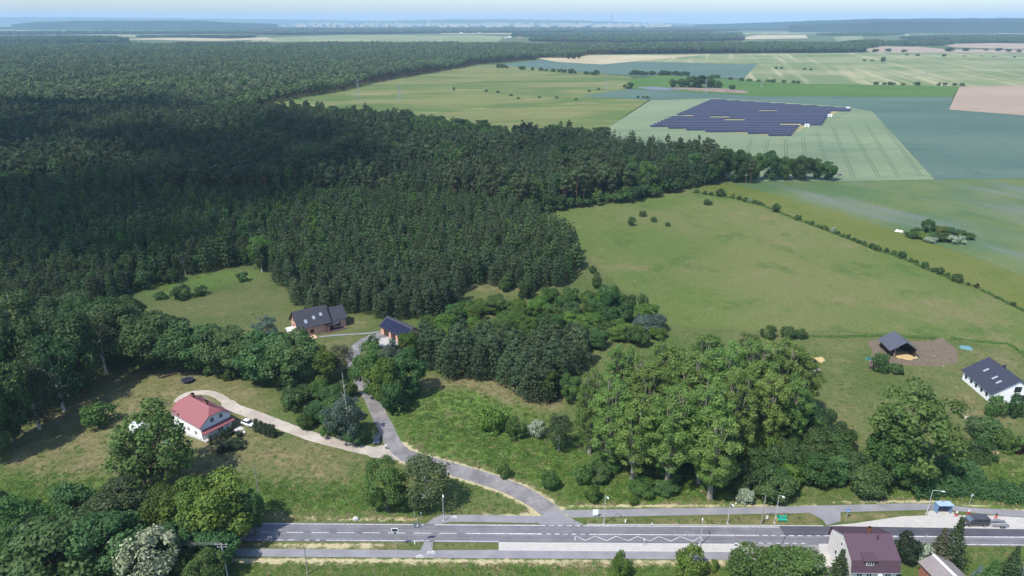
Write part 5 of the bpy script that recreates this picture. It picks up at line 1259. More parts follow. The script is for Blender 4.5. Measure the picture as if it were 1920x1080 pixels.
chimney(rf, .5, .4, 8.3, 10.2, .5, .5, flat('rusty_brick', (.16,.06,.035), .9, var=.3)); m = MB(); m.tube([(1.5,-1.,8.6),(1.5,-1.,9.6)], .14, 8); m.build('vent_pipe', WOODD, rf)
m = MB(); m.box(-2.2, -.2, -4.78, -3.1, 5.6, 7.0); dm = m.build('dormer', ROOF_MAROON, rf)
m = MB(); m.prism([(-5.1, 6.98), (-2.9, 7.42), (-2.9, 7.56), (-5.1, 7.12)], 'x', -2.5, .1); m.build('dormer_roof', ROOF_MAROON, rf)
wd = wbox('dormer_window', -1.85, -.55, -4.86, -4.76, 5.85, 6.95, FRAMEW, rf)
for k in range(3): wbox('pane', -1.75 + k * .4, -1.45 + k * .4, -4.89, -4.83, 5.97, 6.83, GLASS, rf)
for x in (-2.7, -.9, 2.6): window(h, 'S', L, W, x, 2.6, 1.1, 1.4); window(h, 'S', L, W, x, .2, 1.1, 1.4)
for y in (-2.2, 1.6): window(h, 'W', L, W, y, 2.4, .9, 1.3, div=0)
window(h, 'W', L, W, .2, 5.8, .7, 1.1, div=0)
m = MB(); m.tube([(.8,-5.15,3.9),(.8,-5.35,3.95),(.8,-5.45,4.0)], [.05,.2,.45], 12); m.build('satellite_dish', FRAMEW, h)
gutter(h, L, W, he - .4, .4, METAL)
# grey shed beside it
L, W, he, hr = 10., 5.4, 2.8, 3.9
h = empty('shed', (82.3, 98.6, 0), R(-80), 'brick shed with weathered grey corrugated roof', 'shed')
body(h, L, W, he, hr, BRICK); rf = roof_slabs(h, L, W, he, hr, .4, ribbed('roof_fibre_cement_2', (.215,.190,.185), .25, 'x', .9, .25, .06, .5))
m = MB(); m.prism([(-.35, hr + .08), (0, hr + .30), (.35, hr + .08), (.35, hr + .12), (0, hr + .36), (-.35, hr + .12)], 'x', -L/2 - .4, L/2 + .4); m.build('ridge_cap', flat('ridge_zinc', (.52,.52,.53), .6), rf)
window(h, 'S', L, W, 0., 1.0, 1.0, 1.0); wbox('door', 2.4, 3.5, -W/2 - .05, -W/2 + .02, 0, 2.1, WOODD, h)

# garden shed half hidden behind the big tree
h = empty('garden_shed', at(262, 812), R(-30), 'small white garden shed under the large tree', 'shed')
body(h, 3.4, 2.8, 2.0, 2.8, WALL_WHITE); roof_slabs(h, 3.4, 2.8, 2.0, 2.8, .25, flat('roof_pale', (.50,.53,.56), .6)); wbox('door', -.5, .4, -1.45, -1.38, 0, 1.8, FRAMEW, h)

# solar park behind the wheat
PARK = [at(1234,239), at(1337,187.5), at(1588,203.5), at(1475,258)]
tables = 0
TPAN = MB(); TW, TD, TH = 21.4, 5.8, 1.05
TPAN.add([(-TW/2,-TD/2,.4),(TW/2,-TD/2,.4),(TW/2,TD/2,TH+.4),(-TW/2,TD/2,TH+.4),(-TW/2,-TD/2,.5),(TW/2,-TD/2,.5),(TW/2,TD/2,TH+.5),(-TW/2,TD/2,TH+.5)], [(3,2,1,0),(4,5,6,7),(0,1,5,4),(1,2,6,5),(2,3,7,6),(3,0,4,7)])
t = NT('solar_table_cells'); v = t.n('TexCoord').outputs['Object']; bk = t.n('TexBrick', i_Scale=1.0, offset=0.0); t.l(v, bk.inputs['Vector'])
for nm_, c_ in (('Color1', (.012,.013,.030,1)), ('Color2', (.016,.017,.038,1)), ('Mortar', (.06,.06,.10,1))): bk.inputs[nm_].default_value = c_
bk.inputs['Brick Width'].default_value = 1.1; bk.inputs['Row Height'].default_value = 1.85; bk.inputs['Mortar Size'].default_value = .06
TABM = t.done(t.bsdf(bk.outputs[0], .45, .22))
first = None; PA = np.array([(p.x, p.y) for p in PARK])
GAPS = [(1296,216,14),(1344,219,30),(1385,224,27),(1426,229,24),(1470,232,20),(1445,207,11),(1483,211,9),(1549,216,12)]
def in_gap(c):
    p = pix(c.x, c.y, 1.5)
    return any(abs(p[0] - g[0]) < 14 and abs(p[1] - g[1]) < 1.3 for g in GAPS)
O = at(1234, 241); rowk = {}
for i in range(0, 42):
    for j in range(-4, 22):
        c = Vector((O.x + 6.0 * i + 21.5 * j - 43, O.y - 80 + 11.5 * i, 0))
        if not inpoly(PA, np.array([c.x]), np.array([c.y]))[0] or in_gap(c): continue
        if first is None:
            tb = TPAN.build('panels', TABM); me_p = tb.data; bpy.data.objects.remove(tb)
            fm = MB()
            for x in (-9, -4.5, 0, 4.5, 9): fm.box(x - .06, x + .06, -1.5, -1.38, -.1, .75); fm.box(x - .06, x + .06, 1.6, 1.72, -.1, 1.35)
            fm.box(-TW/2, TW/2, TD/2 - .3, TD/2 + .05, TH + .45, TH + .56)
            fo = fm.build('support_frame', METAL); me_f = fo.data; me_f.materials.clear(); me_f.materials.append(flat('panel_rail_grey', (.30,.30,.34), .6)); bpy.data.objects.remove(fo)
            first = True
        rowk.setdefault(i, []); rowk[i].append(j); e = empty('solar_table', c, 0, 'dark blue solar panel section, %s row from the front, %s from its left end' % (ordinal(len(rowk)), ordinal(len(rowk[i]))), 'solar panels', 'solar park panel rows')
        link(bpy.data.objects.new('panels', me_p), e); link(bpy.data.objects.new('support_frame', me_f), e)
        tables += 1
sheet('solar_park_ground', None, field('sandy_grass', (.300,.270,.120), (.260,.250,.120), None, big=20., mid=8., fine=2.), .22, 'yellowish grass ground under the solar panels', world=[p + (p - sum(PARK, Vector())/4).normalized() * -3 for p in PARK])
for (x, y), l in zip(((1590,205),(1556,219),(1513,238)), ('top right', 'middle', 'lower')):
    k = empty('transformer_kiosk', at(x, y), R(-35), 'white transformer kiosk at the %s end of the solar park edge' % l, 'kiosk')
    wbox('cabin', -2.1, 2.1, -1.3, 1.3, 0, 2.6, WALL_WHITE, k); wbox('roof', -2.3, 2.3, -1.5, 1.5, 2.603, 2.8, FRAMEW, k); wbox('door', -.8, .8, -1.36, -1.29, .1, 2.2, METAL, k)
# ------------------------------------------------------------------ vehicles
TYRE = flat('tyre_rubber', (.012,.012,.012), .9); RIM = flat('rim_alloy', (.45,.45,.46), .35, .5, .6)
def paint(name, c): return flat(name, c, .28, .5, var=.03, coat=.6)
def wheel(root, x, y, r=.32, w=.22):
    m = MB(); m.tube([(x, y - w/2, r), (x, y + w/2, r)], r, 16); o = m.build('wheel', TYRE, root)
    m = MB(); s = 1 if y > 0 else -1; m.tube([(x, y + s * w * .5, r), (x, y + s * (w * .5 + .015), r)], r * .62, 12); m.build('rim', RIM, o)
def loft(sec, n=None):
    """sec: list of (x, [(y,z),...]) closed sections"""
    m = MB(); k = len(sec[0][1]); vs = [(x, y, z) for x, s in sec for y, z in s]; fs = []
    for i in range(len(sec) - 1):
        for j in range(k): fs.append((i*k + j, i*k + (j+1) % k, (i+1)*k + (j+1) % k, (i+1)*k + j))
    fs += [tuple(range(k))[::-1], tuple(range((len(sec)-1)*k, len(sec)*k))]; m.add(vs, fs); return m
def csec(w, zl, zs, zh, wt):
    """hull section: half width w, underside zl, shoulder zs, top zh with half width wt"""
    return [(-w*.92, zl), (w*.92, zl), (w, (zl+zs)/2), (w*.99, zs), (wt, zh), (-wt, zh), (-w*.99, zs), (-w, (zl+zs)/2)]
def car(label, pos, rz, mat, Lc=4.2, Wc=1.75, Hc=1.48, cat='car', name='parked_car'):
    root = empty(name, pos, rz, label, cat); w = Wc / 2
    sec = [(-Lc/2, csec(w*.84, .42, .62, .80, w*.74)), (-Lc/2+.12, csec(w*.95, .28, .70, .93, w*.82)), (-Lc*.32, csec(w, .22, .80, .96, w*.88)), (0, csec(w, .22, .82, .96, w*.88)),
           (Lc*.2, csec(w, .22, .80, .94, w*.87)), (Lc*.36, csec(w*.98, .24, .72, .86, w*.82)), (Lc/2-.12, csec(w*.92, .28, .60, .74, w*.76)), (Lc/2, csec(w*.78, .40, .54, .62, w*.66))]
    loft(sec).build('body', mat, root, smooth=False)
    def cab(w0, w1, z0, z1): return [(-w0, z0), (w0, z0), (w1, z1), (-w1, z1)]
    gs = [(-Lc*.42, cab(w*.80, w*.72, .93, 1.0)), (-Lc*.32, cab(w*.86, w*.68, .95, Hc-.07)), (-Lc*.05, cab(w*.87, w*.70, .95, Hc-.03)), (Lc*.08, cab(w*.87, w*.69, .95, Hc-.06)), (Lc*.27, cab(w*.82, w*.74, .90, .97))]
    loft(gs).build('windows', GLASS, root)
    m = loft([(-Lc*.315, [(-w*.67, Hc-.075), (w*.67, Hc-.075), (w*.64, Hc-.03), (-w*.64, Hc-.03)]), (-Lc*.05, [(-w*.70, Hc-.04), (w*.70, Hc-.04), (w*.66, Hc+.01), (-w*.66, Hc+.01)]), (Lc*.08, [(-w*.69, Hc-.07), (w*.69, Hc-.07), (w*.65, Hc-.02), (-w*.65, Hc-.02)])]); m.build('roof', mat, root)
    for s in (-1, 1):
        for a, b in ((-Lc*.05, .05),): m = MB(); m.box(-Lc*.07, -Lc*.05, s*w*.86 - .02, s*w*.86 + .02, .95, 1.0); m.build('pillar', mat, root)
        m = MB(); m.box(Lc/2 - .16, Lc/2 - .02, s*w*.66 - .16, s*w*.66 + .1, .55, .68); m.build('headlight', flat('lamp_glass', (.6,.62,.64), .1, .8), root)
        m = MB(); m.box(-Lc/2 - .01, -Lc/2 + .1, s*w*.68 - .14, s*w*.68 + .08, .66, .82); m.build('tail_light', flat('lamp_red', (.35,.02,.02), .2, .6), root)
        m = MB(); m.box(Lc*.17, Lc*.21, s*(w + .02) - .08, s*(w + .02) + .08, .92, 1.04); m.build('mirror', mat, root)
        wheel(root, Lc*.30, s*(w - .10)); wheel(root, -Lc*.30, s*(w - .10))
    return root
c_ = at(707, 826); car('dark blue car parked at the lane fork by the silvery willow', (c_.x, c_.y, .05), R(-82), paint('paint_dark_blue', (.018,.030,.045)))
c_ = at(466, 797); car('small white car on the gravel track by the red roofed house', (c_.x, c_.y, .045), R(-26), paint('paint_white', (.72,.73,.74)), 3.9, 1.68, 1.5)
# van with trailer in the bus bay
c_ = at(1827, 983); vx = RU.angle(Vector((1, 0, 0))) * (-1 if RU.y < 0 else 1)
van = empty('van', (c_.x, c_.y, .07), vx + math.pi, 'dark grey passenger van parked in the bus bay', 'van'); VM = paint('paint_dark_grey', (.055,.052,.058))
Lc, w = 5.1, .95
def vs_(w, zl, zs, zh, wt): return csec(w, zl, zs, zh, wt)
loft([(-2.55, vs_(w*.93, .40, 1.05, 1.86, w*.80)), (-2.42, vs_(w, .30, 1.1, 1.95, w*.84)), (.75, vs_(w, .30, 1.1, 1.97, w*.84)), (1.0, vs_(w, .30, 1.1, 1.86, w*.82)), (1.75, vs_(w, .30, .95, 1.16, w*.86)), (2.35, vs_(w*.95, .30, .80, .98, w*.80)), (2.55, vs_(w*.82, .42, .66, .78, w*.68))]).build('body', VM, van)
m = MB(); m.add([(1.04,-.74,1.80),(1.04,.74,1.80),(1.76,.80,1.20),(1.76,-.80,1.20),(1.07,-.74,1.85),(1.07,.74,1.85),(1.80,.80,1.24),(1.80,-.80,1.24)], [(3,2,1,0),(4,5,6,7),(0,1,5,4),(1,2,6,5),(2,3,7,6),(3,0,4,7)]); m.build('windscreen', flat('windscreen', (.10,.14,.18), .06, .8), van)
for s in (-1, 1):
    for x0, x1 in ((-2.3, -.95), (-.88, .35), (.45, 1.0)):
        m = MB(); y0, y1 = s * (w*.955), s * (w*.845); m.add([(x0, y0+s*.02, 1.24), (x1, y0+s*.02, 1.24), (x1 - (.15 if x1 > .9 else 0), y1+s*.035, 1.78), (x0, y1+s*.035, 1.78), (x0, y0-s*.04, 1.24), (x1, y0-s*.04, 1.24), (x1 - (.15 if x1 > .9 else 0), y1-s*.04, 1.78), (x0, y1-s*.04, 1.78)], [(3,2,1,0),(4,5,6,7),(0,1,5,4),(1,2,6,5),(2,3,7,6),(3,0,4,7)]); m.build('side_window', GLASS, van)
    m = MB(); m.box(2.2, 2.5, s*.62 - .14, s*.62 + .14, .70, .88); m.build('headlight', flat('lamp_glass', (.6,.62,.64), .1, .8), van)
    m = MB(); m.box(1.25, 1.4, s*1.05 - .12, s*1.05 + .12, 1.15, 1.38); m.build('mirror', VM, van)
    wheel(van, 1.55, s*.84, .33); wheel(van, -1.55, s*.84, .33)
c_ = at(1870, 985); tr = empty('trailer', (c_.x, c_.y, .07), vx + math.pi, 'low empty car trailer hitched behind the van', 'trailer'); TM = flat('trailer_steel', (.24,.24,.22), .6, .4, .3)
for s in (-1, 1):
    m = MB(); m.box(-1.9, 1.5, s*.85 - .06, s*.85 + .06, .50, .62); m.build('side_rail', TM, tr)
    m = MB(); m.box(-1.85, 1.45, s*.55 - .16, s*.55 + .16, .60, .65); m.build('ramp', METAL, tr)
    m = MB(); m.tube([(1.5, s*.8, .55), (2.6, 0, .5)], .05, 6); m.build('drawbar', TM, tr)
    wheel(tr, -.15, s*1.0, .28, .18); wheel(tr, -.75, s*1.0, .28, .18)
    m = MB(); m.box(-1.15, .25, s*1.0 - .12, s*1.0 + .12, .62, .66); m.build('mudguard', TM, tr)
for x in (-1.7, -.6, .5, 1.4): m = MB(); m.box(x - .05, x + .05, -.79, .79, .50, .56); m.build('cross_member', TM, tr)
# bus shelter
c_ = at(1766, 961); b = empty('bus_shelter', (c_.x, c_.y, .09), vx, 'pale blue bus shelter beside the bus bay', 'bus shelter'); SB = flat('shelter_blue', (.16,.27,.42), .5); SR = flat('shelter_roof_blue', (.30,.41,.50), .5)
m = MB(); m.prism([(-.95, 2.35), (.85, 2.25), (.85, 2.33), (-.95, 2.45)], 'x', -1.65, 1.65); m.build('roof', SR, b)
m = MB(); m.box(-1.5, 1.5, .70, .74, .1, 2.2); m.build('back_panel', flat('shelter_glass', (.10,.16,.24), .15, .6), b)
for s in (-1, 1):
    m = MB(); m.box(s*1.5 - .03, s*1.5 + .03, -.5, .68, .1, 2.2); m.build('side_panel', SB, b)
    for y in (-.55, .72): m = MB(); m.box(s*1.5 - .05, s*1.5 + .05, y - .05, y + .05, -.1, 2.3); m.build('post', SB, b)
m = MB(); m.box(-1.2, 1.2, .30, .66, .42, .48); m.build('bench_seat', flat('seat_mauve', (.30,.22,.30), .7), b)

# ------------------------------------------------------------------ street furniture
LAMPM = flat('lamp_post_grey', (.50,.51,.52), .5, .4, .3); HEADM = flat('lamp_head', (.70,.71,.72), .4)
def lamp(px, pyb, pyt, label, arm=(.5, -.3), z0=0.05):
    p = at(px, pyb); h_ = high(px, pyb, pyt); e = empty('street_lamp', (p.x, p.y, 0), 0, label, 'street lamp')
    m = MB(); m.tube([(0,0,0),(0,0,1.2),(0,0,h_)], [.10,.085,.05], 8); m.build('post', LAMPM, e)
    m = MB(); m.tube([(0,0,h_ - .05),(arm[0]*.5, arm[1]*.5, h_ + .12),(arm[0], arm[1], h_ + .15)], .04, 6); m.build('arm', LAMPM, e)
    m = MB(); d = Vector((arm[0], arm[1], 0)).normalized(); c = Vector((arm[0], arm[1], h_ + .16)); m.tube([c - d*.1, c + d*.15, c + d*.55], [.10,.16,.07], 8); m.build('lamp_head', HEADM, e)
    m = MB(); m.box(-.2,.2,-.2,.2,0,.18); m.build('base', KERB, e)
lamp(832, 977, 926, 'street lamp on the short cycle path left of the lane mouth', (.2, -.8))
lamp(1132, 984, 929, 'street lamp beside the white notice board', (.3, -.8))
lamp(1364, 982, 943, 'street lamp on the far verge left of the pole pair', (.2, -.8))
lamp(1452, 981, 928, 'street lamp beside the green bench', (.4, -.7))
lamp(1312, 1023, 981, 'street lamp on the bus platform of the near side', (.2, .8))
lamp(1737, 964, 919, 'tall bent street lamp left of the bus shelter', (1.6, -.6))
def pole(px, pyb, pyt, label, r0=.16, arms=0, mat=WOODP, lean=0.):
    p = at(px, pyb); h_ = high(px, pyb, pyt); e = empty('utility_pole', (p.x, p.y, 0), 0, label, 'utility pole')
    m = MB(); m.tube([(0,0,-.2),(lean,0,h_)], [r0, r0*.7], 8); m.build('post', mat, e)
    for k in range(arms):
        z = h_ - .25 - k * .6; m = MB(); m.box(-1.2 + .25*k, 1.2 - .25*k, -.06, .06, z - .06, z + .06); a = m.build('crossarm', METAL, e)
        for x in (-1.0, 0, 1.0): m = MB(); m.tube([(x*(1-.2*k), 0, z + .06), (x*(1-.2*k), 0, z + .24)], .05, 6); m.build('insulator', FRAMEW, a)
    return p, h_
GREYW = flat('pole_weathered', (.26,.24,.22), .9, var=.2)
pA = pole(427, 1082, 1019, 'utility pole with cross arms at the bottom left', arms=2, mat=LAMPM)
pB = pole(485, 925, 866, 'bare wooden pole on the meadow left of the dry patch', .14, 0, GREYW)
pC = pole(577, 1077, 1021, 'grey wooden pole on the near verge', .12, 0, GREYW)
pD = pole(1427, 983, 929, 'pale concrete pole between two street lamps', .14, 0, GREYW)
pE = pole(1718, 1056, 1002, 'leaning weathered pole beside the maroon roofed house', .14, 0, GREYW, .5)
WIREM = flat('wire_aluminium', (.22,.22,.23), .5)
for k, off in enumerate((-1.0, 0., 1.0)):
    a = Vector((pA[0].x, pA[0].y + off * .3, pA[1] + .02)); b_ = Vector((pA[0].x - 60, pA[0].y + 4 + off, pA[1] + .2))
    m = MB(); m.tube([a.lerp(b_, s) - Vector((0, 0, 1.2 * 4 * s * (1 - s))) for s in [i / 12 for i in range(13)]], .018, 4); o = m.build('overhead_wire', WIREM); tag(o, 'overhead wire running left from the pole with cross arms', 'wire', 'wires at the cross arm pole')
def sign(px, pyb, pyt, label, shape, face, w=.8, h_=.8, post=LAMPM, rz=0., name='road_sign', back=None):
    p = at(px, pyb); ht = high(px, pyb, pyt); e = empty(name, (p.x, p.y, 0), rz, label, 'sign')
    m = MB(); m.tube([(0,0,-.1),(0,0,ht)], .045, 6); m.build('post', post, e)
    m = MB()
    if shape == 'disc': m.tube([(0,-.07,ht - h_/2),(0,-.04,ht - h_/2)], w/2, 16)
    elif shape == 'oct': m.tube([(0,-.07,ht - h_/2),(0,-.04,ht - h_/2)], w/2, 8)
    else: m.box(-w/2, w/2, -.08, -.045, ht - h_, ht)
    m.build('face', face, e); return e, ht
BLUE = flat('sign_blue', (.05,.20,.50), .5); WHITE = flat('sign_white', (.80,.80,.80), .5, var=.03); RED = flat('sign_red', (.55,.03,.04), .5); SIGNB = flat('sign_back', (.20,.20,.21), .6); DARKP = flat('display_dark', (.03,.035,.055), .3)
e, ht = sign(743, 1029, 990, 'radar speed display with white frame on a post by the near lane', 'rect', WHITE, 1.35, .95, name='speed_display')
m = MB(); m.box(-.56,.56,-.10,-.075, ht-.83, ht-.14); m.build('display', DARKP, e); m = MB(); m.box(-.22,.22,-.10,.1,ht-1.35,ht-1.02); m.build('control_box', DARKP, e)
e, ht = sign(785, 1022, 972, 'tall post with dark grey sign panels at the cycle crossing', 'rect', SIGNB, .12, .3)
m = MB(); m.box(-.75,.75,-.1,-.05,ht-2.3,ht-1.0); m.build('panel', flat('sign_grey', (.13,.14,.16), .5), e); m = MB(); m.box(-.10,.10,-.13,-.095,ht-1.9,ht-1.5); m.build('symbol', WHITE, e)
sign(778, 1022, 1014, 'short white marker post at the cycle crossing', 'rect', WHITE, .16, .8, name='marker_post')
sign(790, 972, 960, 'small sign post on the far verge left of the cycle link', 'disc', flat('sign_teal', (.25,.42,.36), .6), .4, .4)
sign(777, 972, 957, 'thin bare post on the far verge', 'rect', SIGNB, .08, .3, name='thin_post')
e, ht = sign(1116, 970, 955, 'white notice board on two posts beside the lane mouth', 'rect', WHITE, 1.15, 1.5, name='notice_board')
for x in (-.5, .5): m = MB(); m.box(x-.04,x+.04,-.04,.0,-.1,ht); m.build('post', LAMPM, e)
e, ht = sign(1587, 972, 954, 'round blue sign with a white arrow by the cycle path', 'disc', BLUE, .9, .9)
m = MB(); m.prism([(-.30,ht-.5),(-.1,ht-.5),(-.1,ht-.38),(.05,ht-.38),(.05,ht-.5),(.3,ht-.5),(.3,ht-.6),(-.3,ht-.6)], 'y', -.10, -.08); m.build('arrow', WHITE, e)
e, ht = sign(1562, 1044, 1019, 'round red and white sign at the corner of the maroon roofed house', 'disc', RED, .85, .85)
m = MB(); m.box(-.30,.30,-.10,-.075,ht-.50,ht-.36); m.build('bar', WHITE, e)
sign(1172, 982, 973, 'white marker post on the far verge', 'rect', WHITE, .22, .9, name='marker_post')
sign(1222, 983, 980, 'tiny white marker stone on the far verge', 'rect', WHITE, .2, .3, name='marker_stone')
sign(1437, 976, 966, 'pale box post beside the concrete pole', 'rect', flat('box_cream', (.62,.60,.54), .7), .55, 1.0, name='junction_box')
sign(1379, 948, 942, 'small white sign on the far side of the cycle path', 'disc', WHITE, .35, .35)
sign(1817, 948, 926, 'small grey sign post at the long hedge', 'rect', flat('sign_pale', (.35,.42,.40), .6), .6, .6)
sign(1207, 1024, 1011, 'thin bus stop post on the near platform', 'disc', WHITE, .3, .3, name='bus_stop_post')
e, ht = sign(1377, 1042, 1013, 'post with stacked dark and white signs at the platform end', 'rect', SIGNB, .55, .35)
for k, (z, mt) in enumerate(((.6, WHITE), (1.0, DARKP), (1.5, WHITE), (1.95, SIGNB))): m = MB(); m.box(-.3,.3,-.085,-.05,ht-z-.3,ht-z); m.build('plate', mt, e)
# temporary signs in the bus bay
ORANGE = flat('base_orange', (.70,.14,.05), .6)
for (x, y), l, fm, bm_ in (((1792,969),'temporary white disc sign on a red crossed stand left of the van',WHITE,RED),((1815,966),'temporary white sign on a red stand behind the van',WHITE,RED),((1866,973),'temporary sign with dark back on an orange stand behind the trailer',DARKP,ORANGE)):
    p = at(x, y); e = empty('temporary_sign', (p.x, p.y, .08), R(8), l, 'sign')
    m = MB(); m.tube([(0,-.03,1.15),(0,.0,1.15)], .30, 16); m.build('face', fm, e); m = MB(); m.tube([(0,0,0),(0,.03,1.4)], .03, 6); m.build('post', SIGNB, e)
    for s in (-1, 1): m = MB(); m.tube([(s*.42,-.05,.06),(-s*.20,.02,.85)], .055, 6); m.build('stand_leg', bm_, e)
    m = MB(); m.box(-.34,.34,-.06,-.02,.48,.74); m.build('stripe_board', bm_, e)
# green bench
p = at(1466, 977); e = empty('park_bench', (p.x, p.y, 0), vx, 'green slatted bench with a yellow end on the far verge', 'bench'); GB = flat('bench_green', (.03,.34,.24), .6); YB = flat('bench_yellow', (.45,.42,.10), .7)
for k in range(4): m = MB(); m.box(-1.1,1.1,-.35 + k*.17,-.22 + k*.17,.44,.49); m.build('seat_slat', GB, e)
for k in range(4): m = MB(); m.box(-1.1,1.1,.34 + k*.03,.39 + k*.03,.58 + k*.17,.71 + k*.17); m.build('back_slat', GB, e)
for x in (-.95, .95):
    m = MB(); m.box(x-.05,x+.05,-.35,-.25,0,.44); m.build('leg', GB, e); m = MB(); m.box(x-.05,x+.05,.28,.38,0,1.2); m.build('leg', GB, e)
m = MB(); m.box(-1.55,-1.12,-.35,.35,.1,.85); m.build('end_box', YB, e)
p = at(1467, 968); m = MB(); m.tube([(0,0,0),(0,0,.5)], .12, 8); o = m.build('flower_pot', RED); o.location = (p.x, p.y, 0); tag(o, 'small red pot behind the green bench', 'pot')
# pale concrete block on the far verge
p = at(667, 975); m = MB(); m.box(-.55,.55,-.3,.3,-.1,.55); m.box(-.3,.25,-.2,.25,.55,.8); o = m.build('concrete_block', flat('concrete_pale', (.55,.54,.52), .9, var=.2, scale=4), bevel=.05); o.location = (p.x, p.y, 0); o.rotation_euler = (0, 0, .4); tag(o, 'pale concrete block on the verge left of the crossing', 'block')

# gate on the lane
p, q = at(649, 697), at(672, 694); d = q - p; e = empty('lane_gate', (p.x, p.y, 0), math.atan2(d.y, d.x), 'dark gate with posts across the lane to the pink house', 'gate'); gl = d.length
for x in (0, gl*.45, gl): m = MB(); m.box(x-.14,x+.14,-.14,.14,-.1,1.75); m.build('post', WOODD, e)
for x0, x1 in ((.16, gl*.45-.16), (gl*.45+.16, gl-.16)):
    for z in (.25, .6, .95, 1.25): m = MB(); m.box(x0,x1,-.04,.04,z,z+.12); m.build('bar', WOODD, e)
# trampoline
p = at(352, 716); e = empty('trampoline', (p.x, p.y, 0), 0, 'dark blue round trampoline with net posts on the dry meadow', 'trampoline'); TB = flat('trampoline_blue', (.03,.04,.10), .7)
m = MB(); m.tube([(0,0,.78),(0,0,.84)], 1.5, 20); m.build('mat', flat('trampoline_mat', (.015,.015,.02), .7), e)
m = MB(); n_ = 20; vs = []
for k in range(n_):
    a = 2*math.pi*k/n_
    for rr2, z in ((1.35, .85), (1.72, .85), (1.72, .76), (1.35, .76)): vs.append((math.cos(a)*rr2, math.sin(a)*rr2, z))
m.add(vs, [(4*k+j, 4*((k+1) % n_)+j, 4*((k+1) % n_)+(j+1) % 4, 4*k+(j+1) % 4) for k in range(n_) for j in range(4)]); m.build('pad', TB, e)
for k in range(6):
    a = 2*math.pi*k/6; m = MB(); m.tube([(math.cos(a)*1.7, math.sin(a)*1.7, 0),(math.cos(a)*1.7, math.sin(a)*1.7, 2.3)], .06, 6); m.build('net_post', TB, e)
# firewood beside the bank
rp = random.Random(3)
for k in range(8):
    p = at(297 + k*4.2, 709 - k*.9); ln_ = rp.uniform(.8, 1.3); m = MB(); m.tube([(0,0,.25),(ln_,0,.28)], rp.uniform(.22, .3), 8); o = m.build('log', WOODD); o.location = (p.x, p.y, 0); o.rotation_euler = (0, 0, rp.uniform(-.5, .9)); tag(o, 'dark log lying in the row on the dry bank', 'log', 'logs on the dry bank')
# white garden chair, small pool, crate stack
p = at(458, 813); e = empty('garden_chair', (p.x, p.y, 0), .6, 'white garden chair beside the thuja row', 'chair')
wbox('seat', -.25,.25,-.25,.25,.4,.45, FRAMEW, e); wbox('backrest', -.25,.25,.22,.27,.45,.95, FRAMEW, e)
for x in (-.22,.22):
    for y in (-.22,.22): wbox('leg', x-.03,x+.03,y-.03,y+.03,0,.4, FRAMEW, e)
p = at(318, 830); e = empty('paddling_pool', (p.x, p.y, 0), 0, 'round turquoise pool under the large tree', 'pool')
m = MB(); m.tube([(0,0,0),(0,0,.7)], 1.3, 18); m.build('wall', flat('pool_wall', (.45,.55,.58), .5), e); m = MB(); m.tube([(0,0,.66),(0,0,.71)], 1.2, 18); m.build('water', flat('pool_water', (.10,.20,.22), .1, .5), e)
# white fence panels beside the red roofed house
fe = empty('garden_fence', at(322, 806), 0, 'white picket fence beside the red roofed house', 'fence')
A_, B_ = at(322, 806), at(382, 828); d = B_ - A_; fe.rotation_euler = (0, 0, math.atan2(d.y, d.x)); fl = d.length; n_ = int(fl / .5)
for k in range(n_): wbox('picket', k*.5, k*.5+.28, -.03, .03, .05, 1.0, FRAMEW, fe)
for z in (.3, .8): wbox('rail', 0, fl, .031, .07, z, z+.08, FRAMEW, fe)
# paddock odds and ends
p = at(1628, 674); e = empty('water_tub', (p.x, p.y, 0), .3, 'teal water tub left of the round shrub at the paddock', 'tub'); TE = flat('tub_teal', (.06,.24,.24), .5)
m = MB(); m.prism([(-.7,-.5),(.7,-.5),(.7,.5),(-.7,.5)], 'z', 0, .6); m.build('shell', TE, e); wbox('water', -.6,.6,-.4,.4,.59,.63, flat('water_dark', (.02,.04,.05), .05, .6), e)
p = at(1811, 654); e = empty('covered_boat', (p.x, p.y, 0), R(-28), 'pale teal tarpaulin covered stack beyond the white house', 'stack'); TT = flat('tarp_teal', (.10,.22,.24), .6, var=.3)
loft([(-1.9, [(-.5,.1),(.5,.1),(.4,.4),(-.4,.4)]), (-1.2, [(-.9,.05),(.9,.05),(.6,.75),(-.6,.75)]), (1.0, [(-.95,.05),(.95,.05),(.5,.9),(-.5,.9)]), (1.9, [(-.5,.1),(.5,.1),(.3,.45),(-.3,.45)])]).build('tarpaulin', TT, e); wbox('pallet', -1.5,1.5,-.8,.8,.0,.12, WOODP, e)
def heap(name, px, py, wpx, h_, mat, label, cat, seed):
    p = at(px, py); w = wpx * mpp(px, py) / 2; bm = bmesh.new(); bmesh.ops.create_icosphere(bm, subdivisions=3, radius=1); r = random.Random(seed)
    for v in bm.verts: v.co *= 1 + .18 * math.sin(v.co.x*5 + seed) * math.cos(v.co.y*6) + r.uniform(-.06,.06); v.co = Vector((v.co.x*w, v.co.y*w*.9, max(-.1, v.co.z*h_)))
    me = bpy.data.meshes.new(name); bm.to_mesh(me); bm.free(); me.materials.append(mat); o = link(bpy.data.objects.new(name, me)); o.location = (p.x, p.y, 0); return tag(o, label, cat)
STRAWM = flat('straw', (.42,.31,.15), .95, var=.25, scale=4.)
heap('straw_heap', 1535, 675, 22, .9, STRAWM, 'pale straw heap on the meadow right of the poplars', 'heap', 1)
heap('straw_heap', 1697, 666, 40, .25, STRAWM, 'thin strewn straw in front of the open barn', 'straw', 2)
heap('soil_heap', 1532, 694, 14, .5, flat('grey_soil', (.24,.20,.17), .95, var=.2), 'small grey soil heap on the meadow right of the poplars', 'heap', 3)
heap('wrapped_bale', 1682, 434, 8, 1.0, FRAMEW, 'white wrapped heap beside the copse, its left part', 'bale', 4)
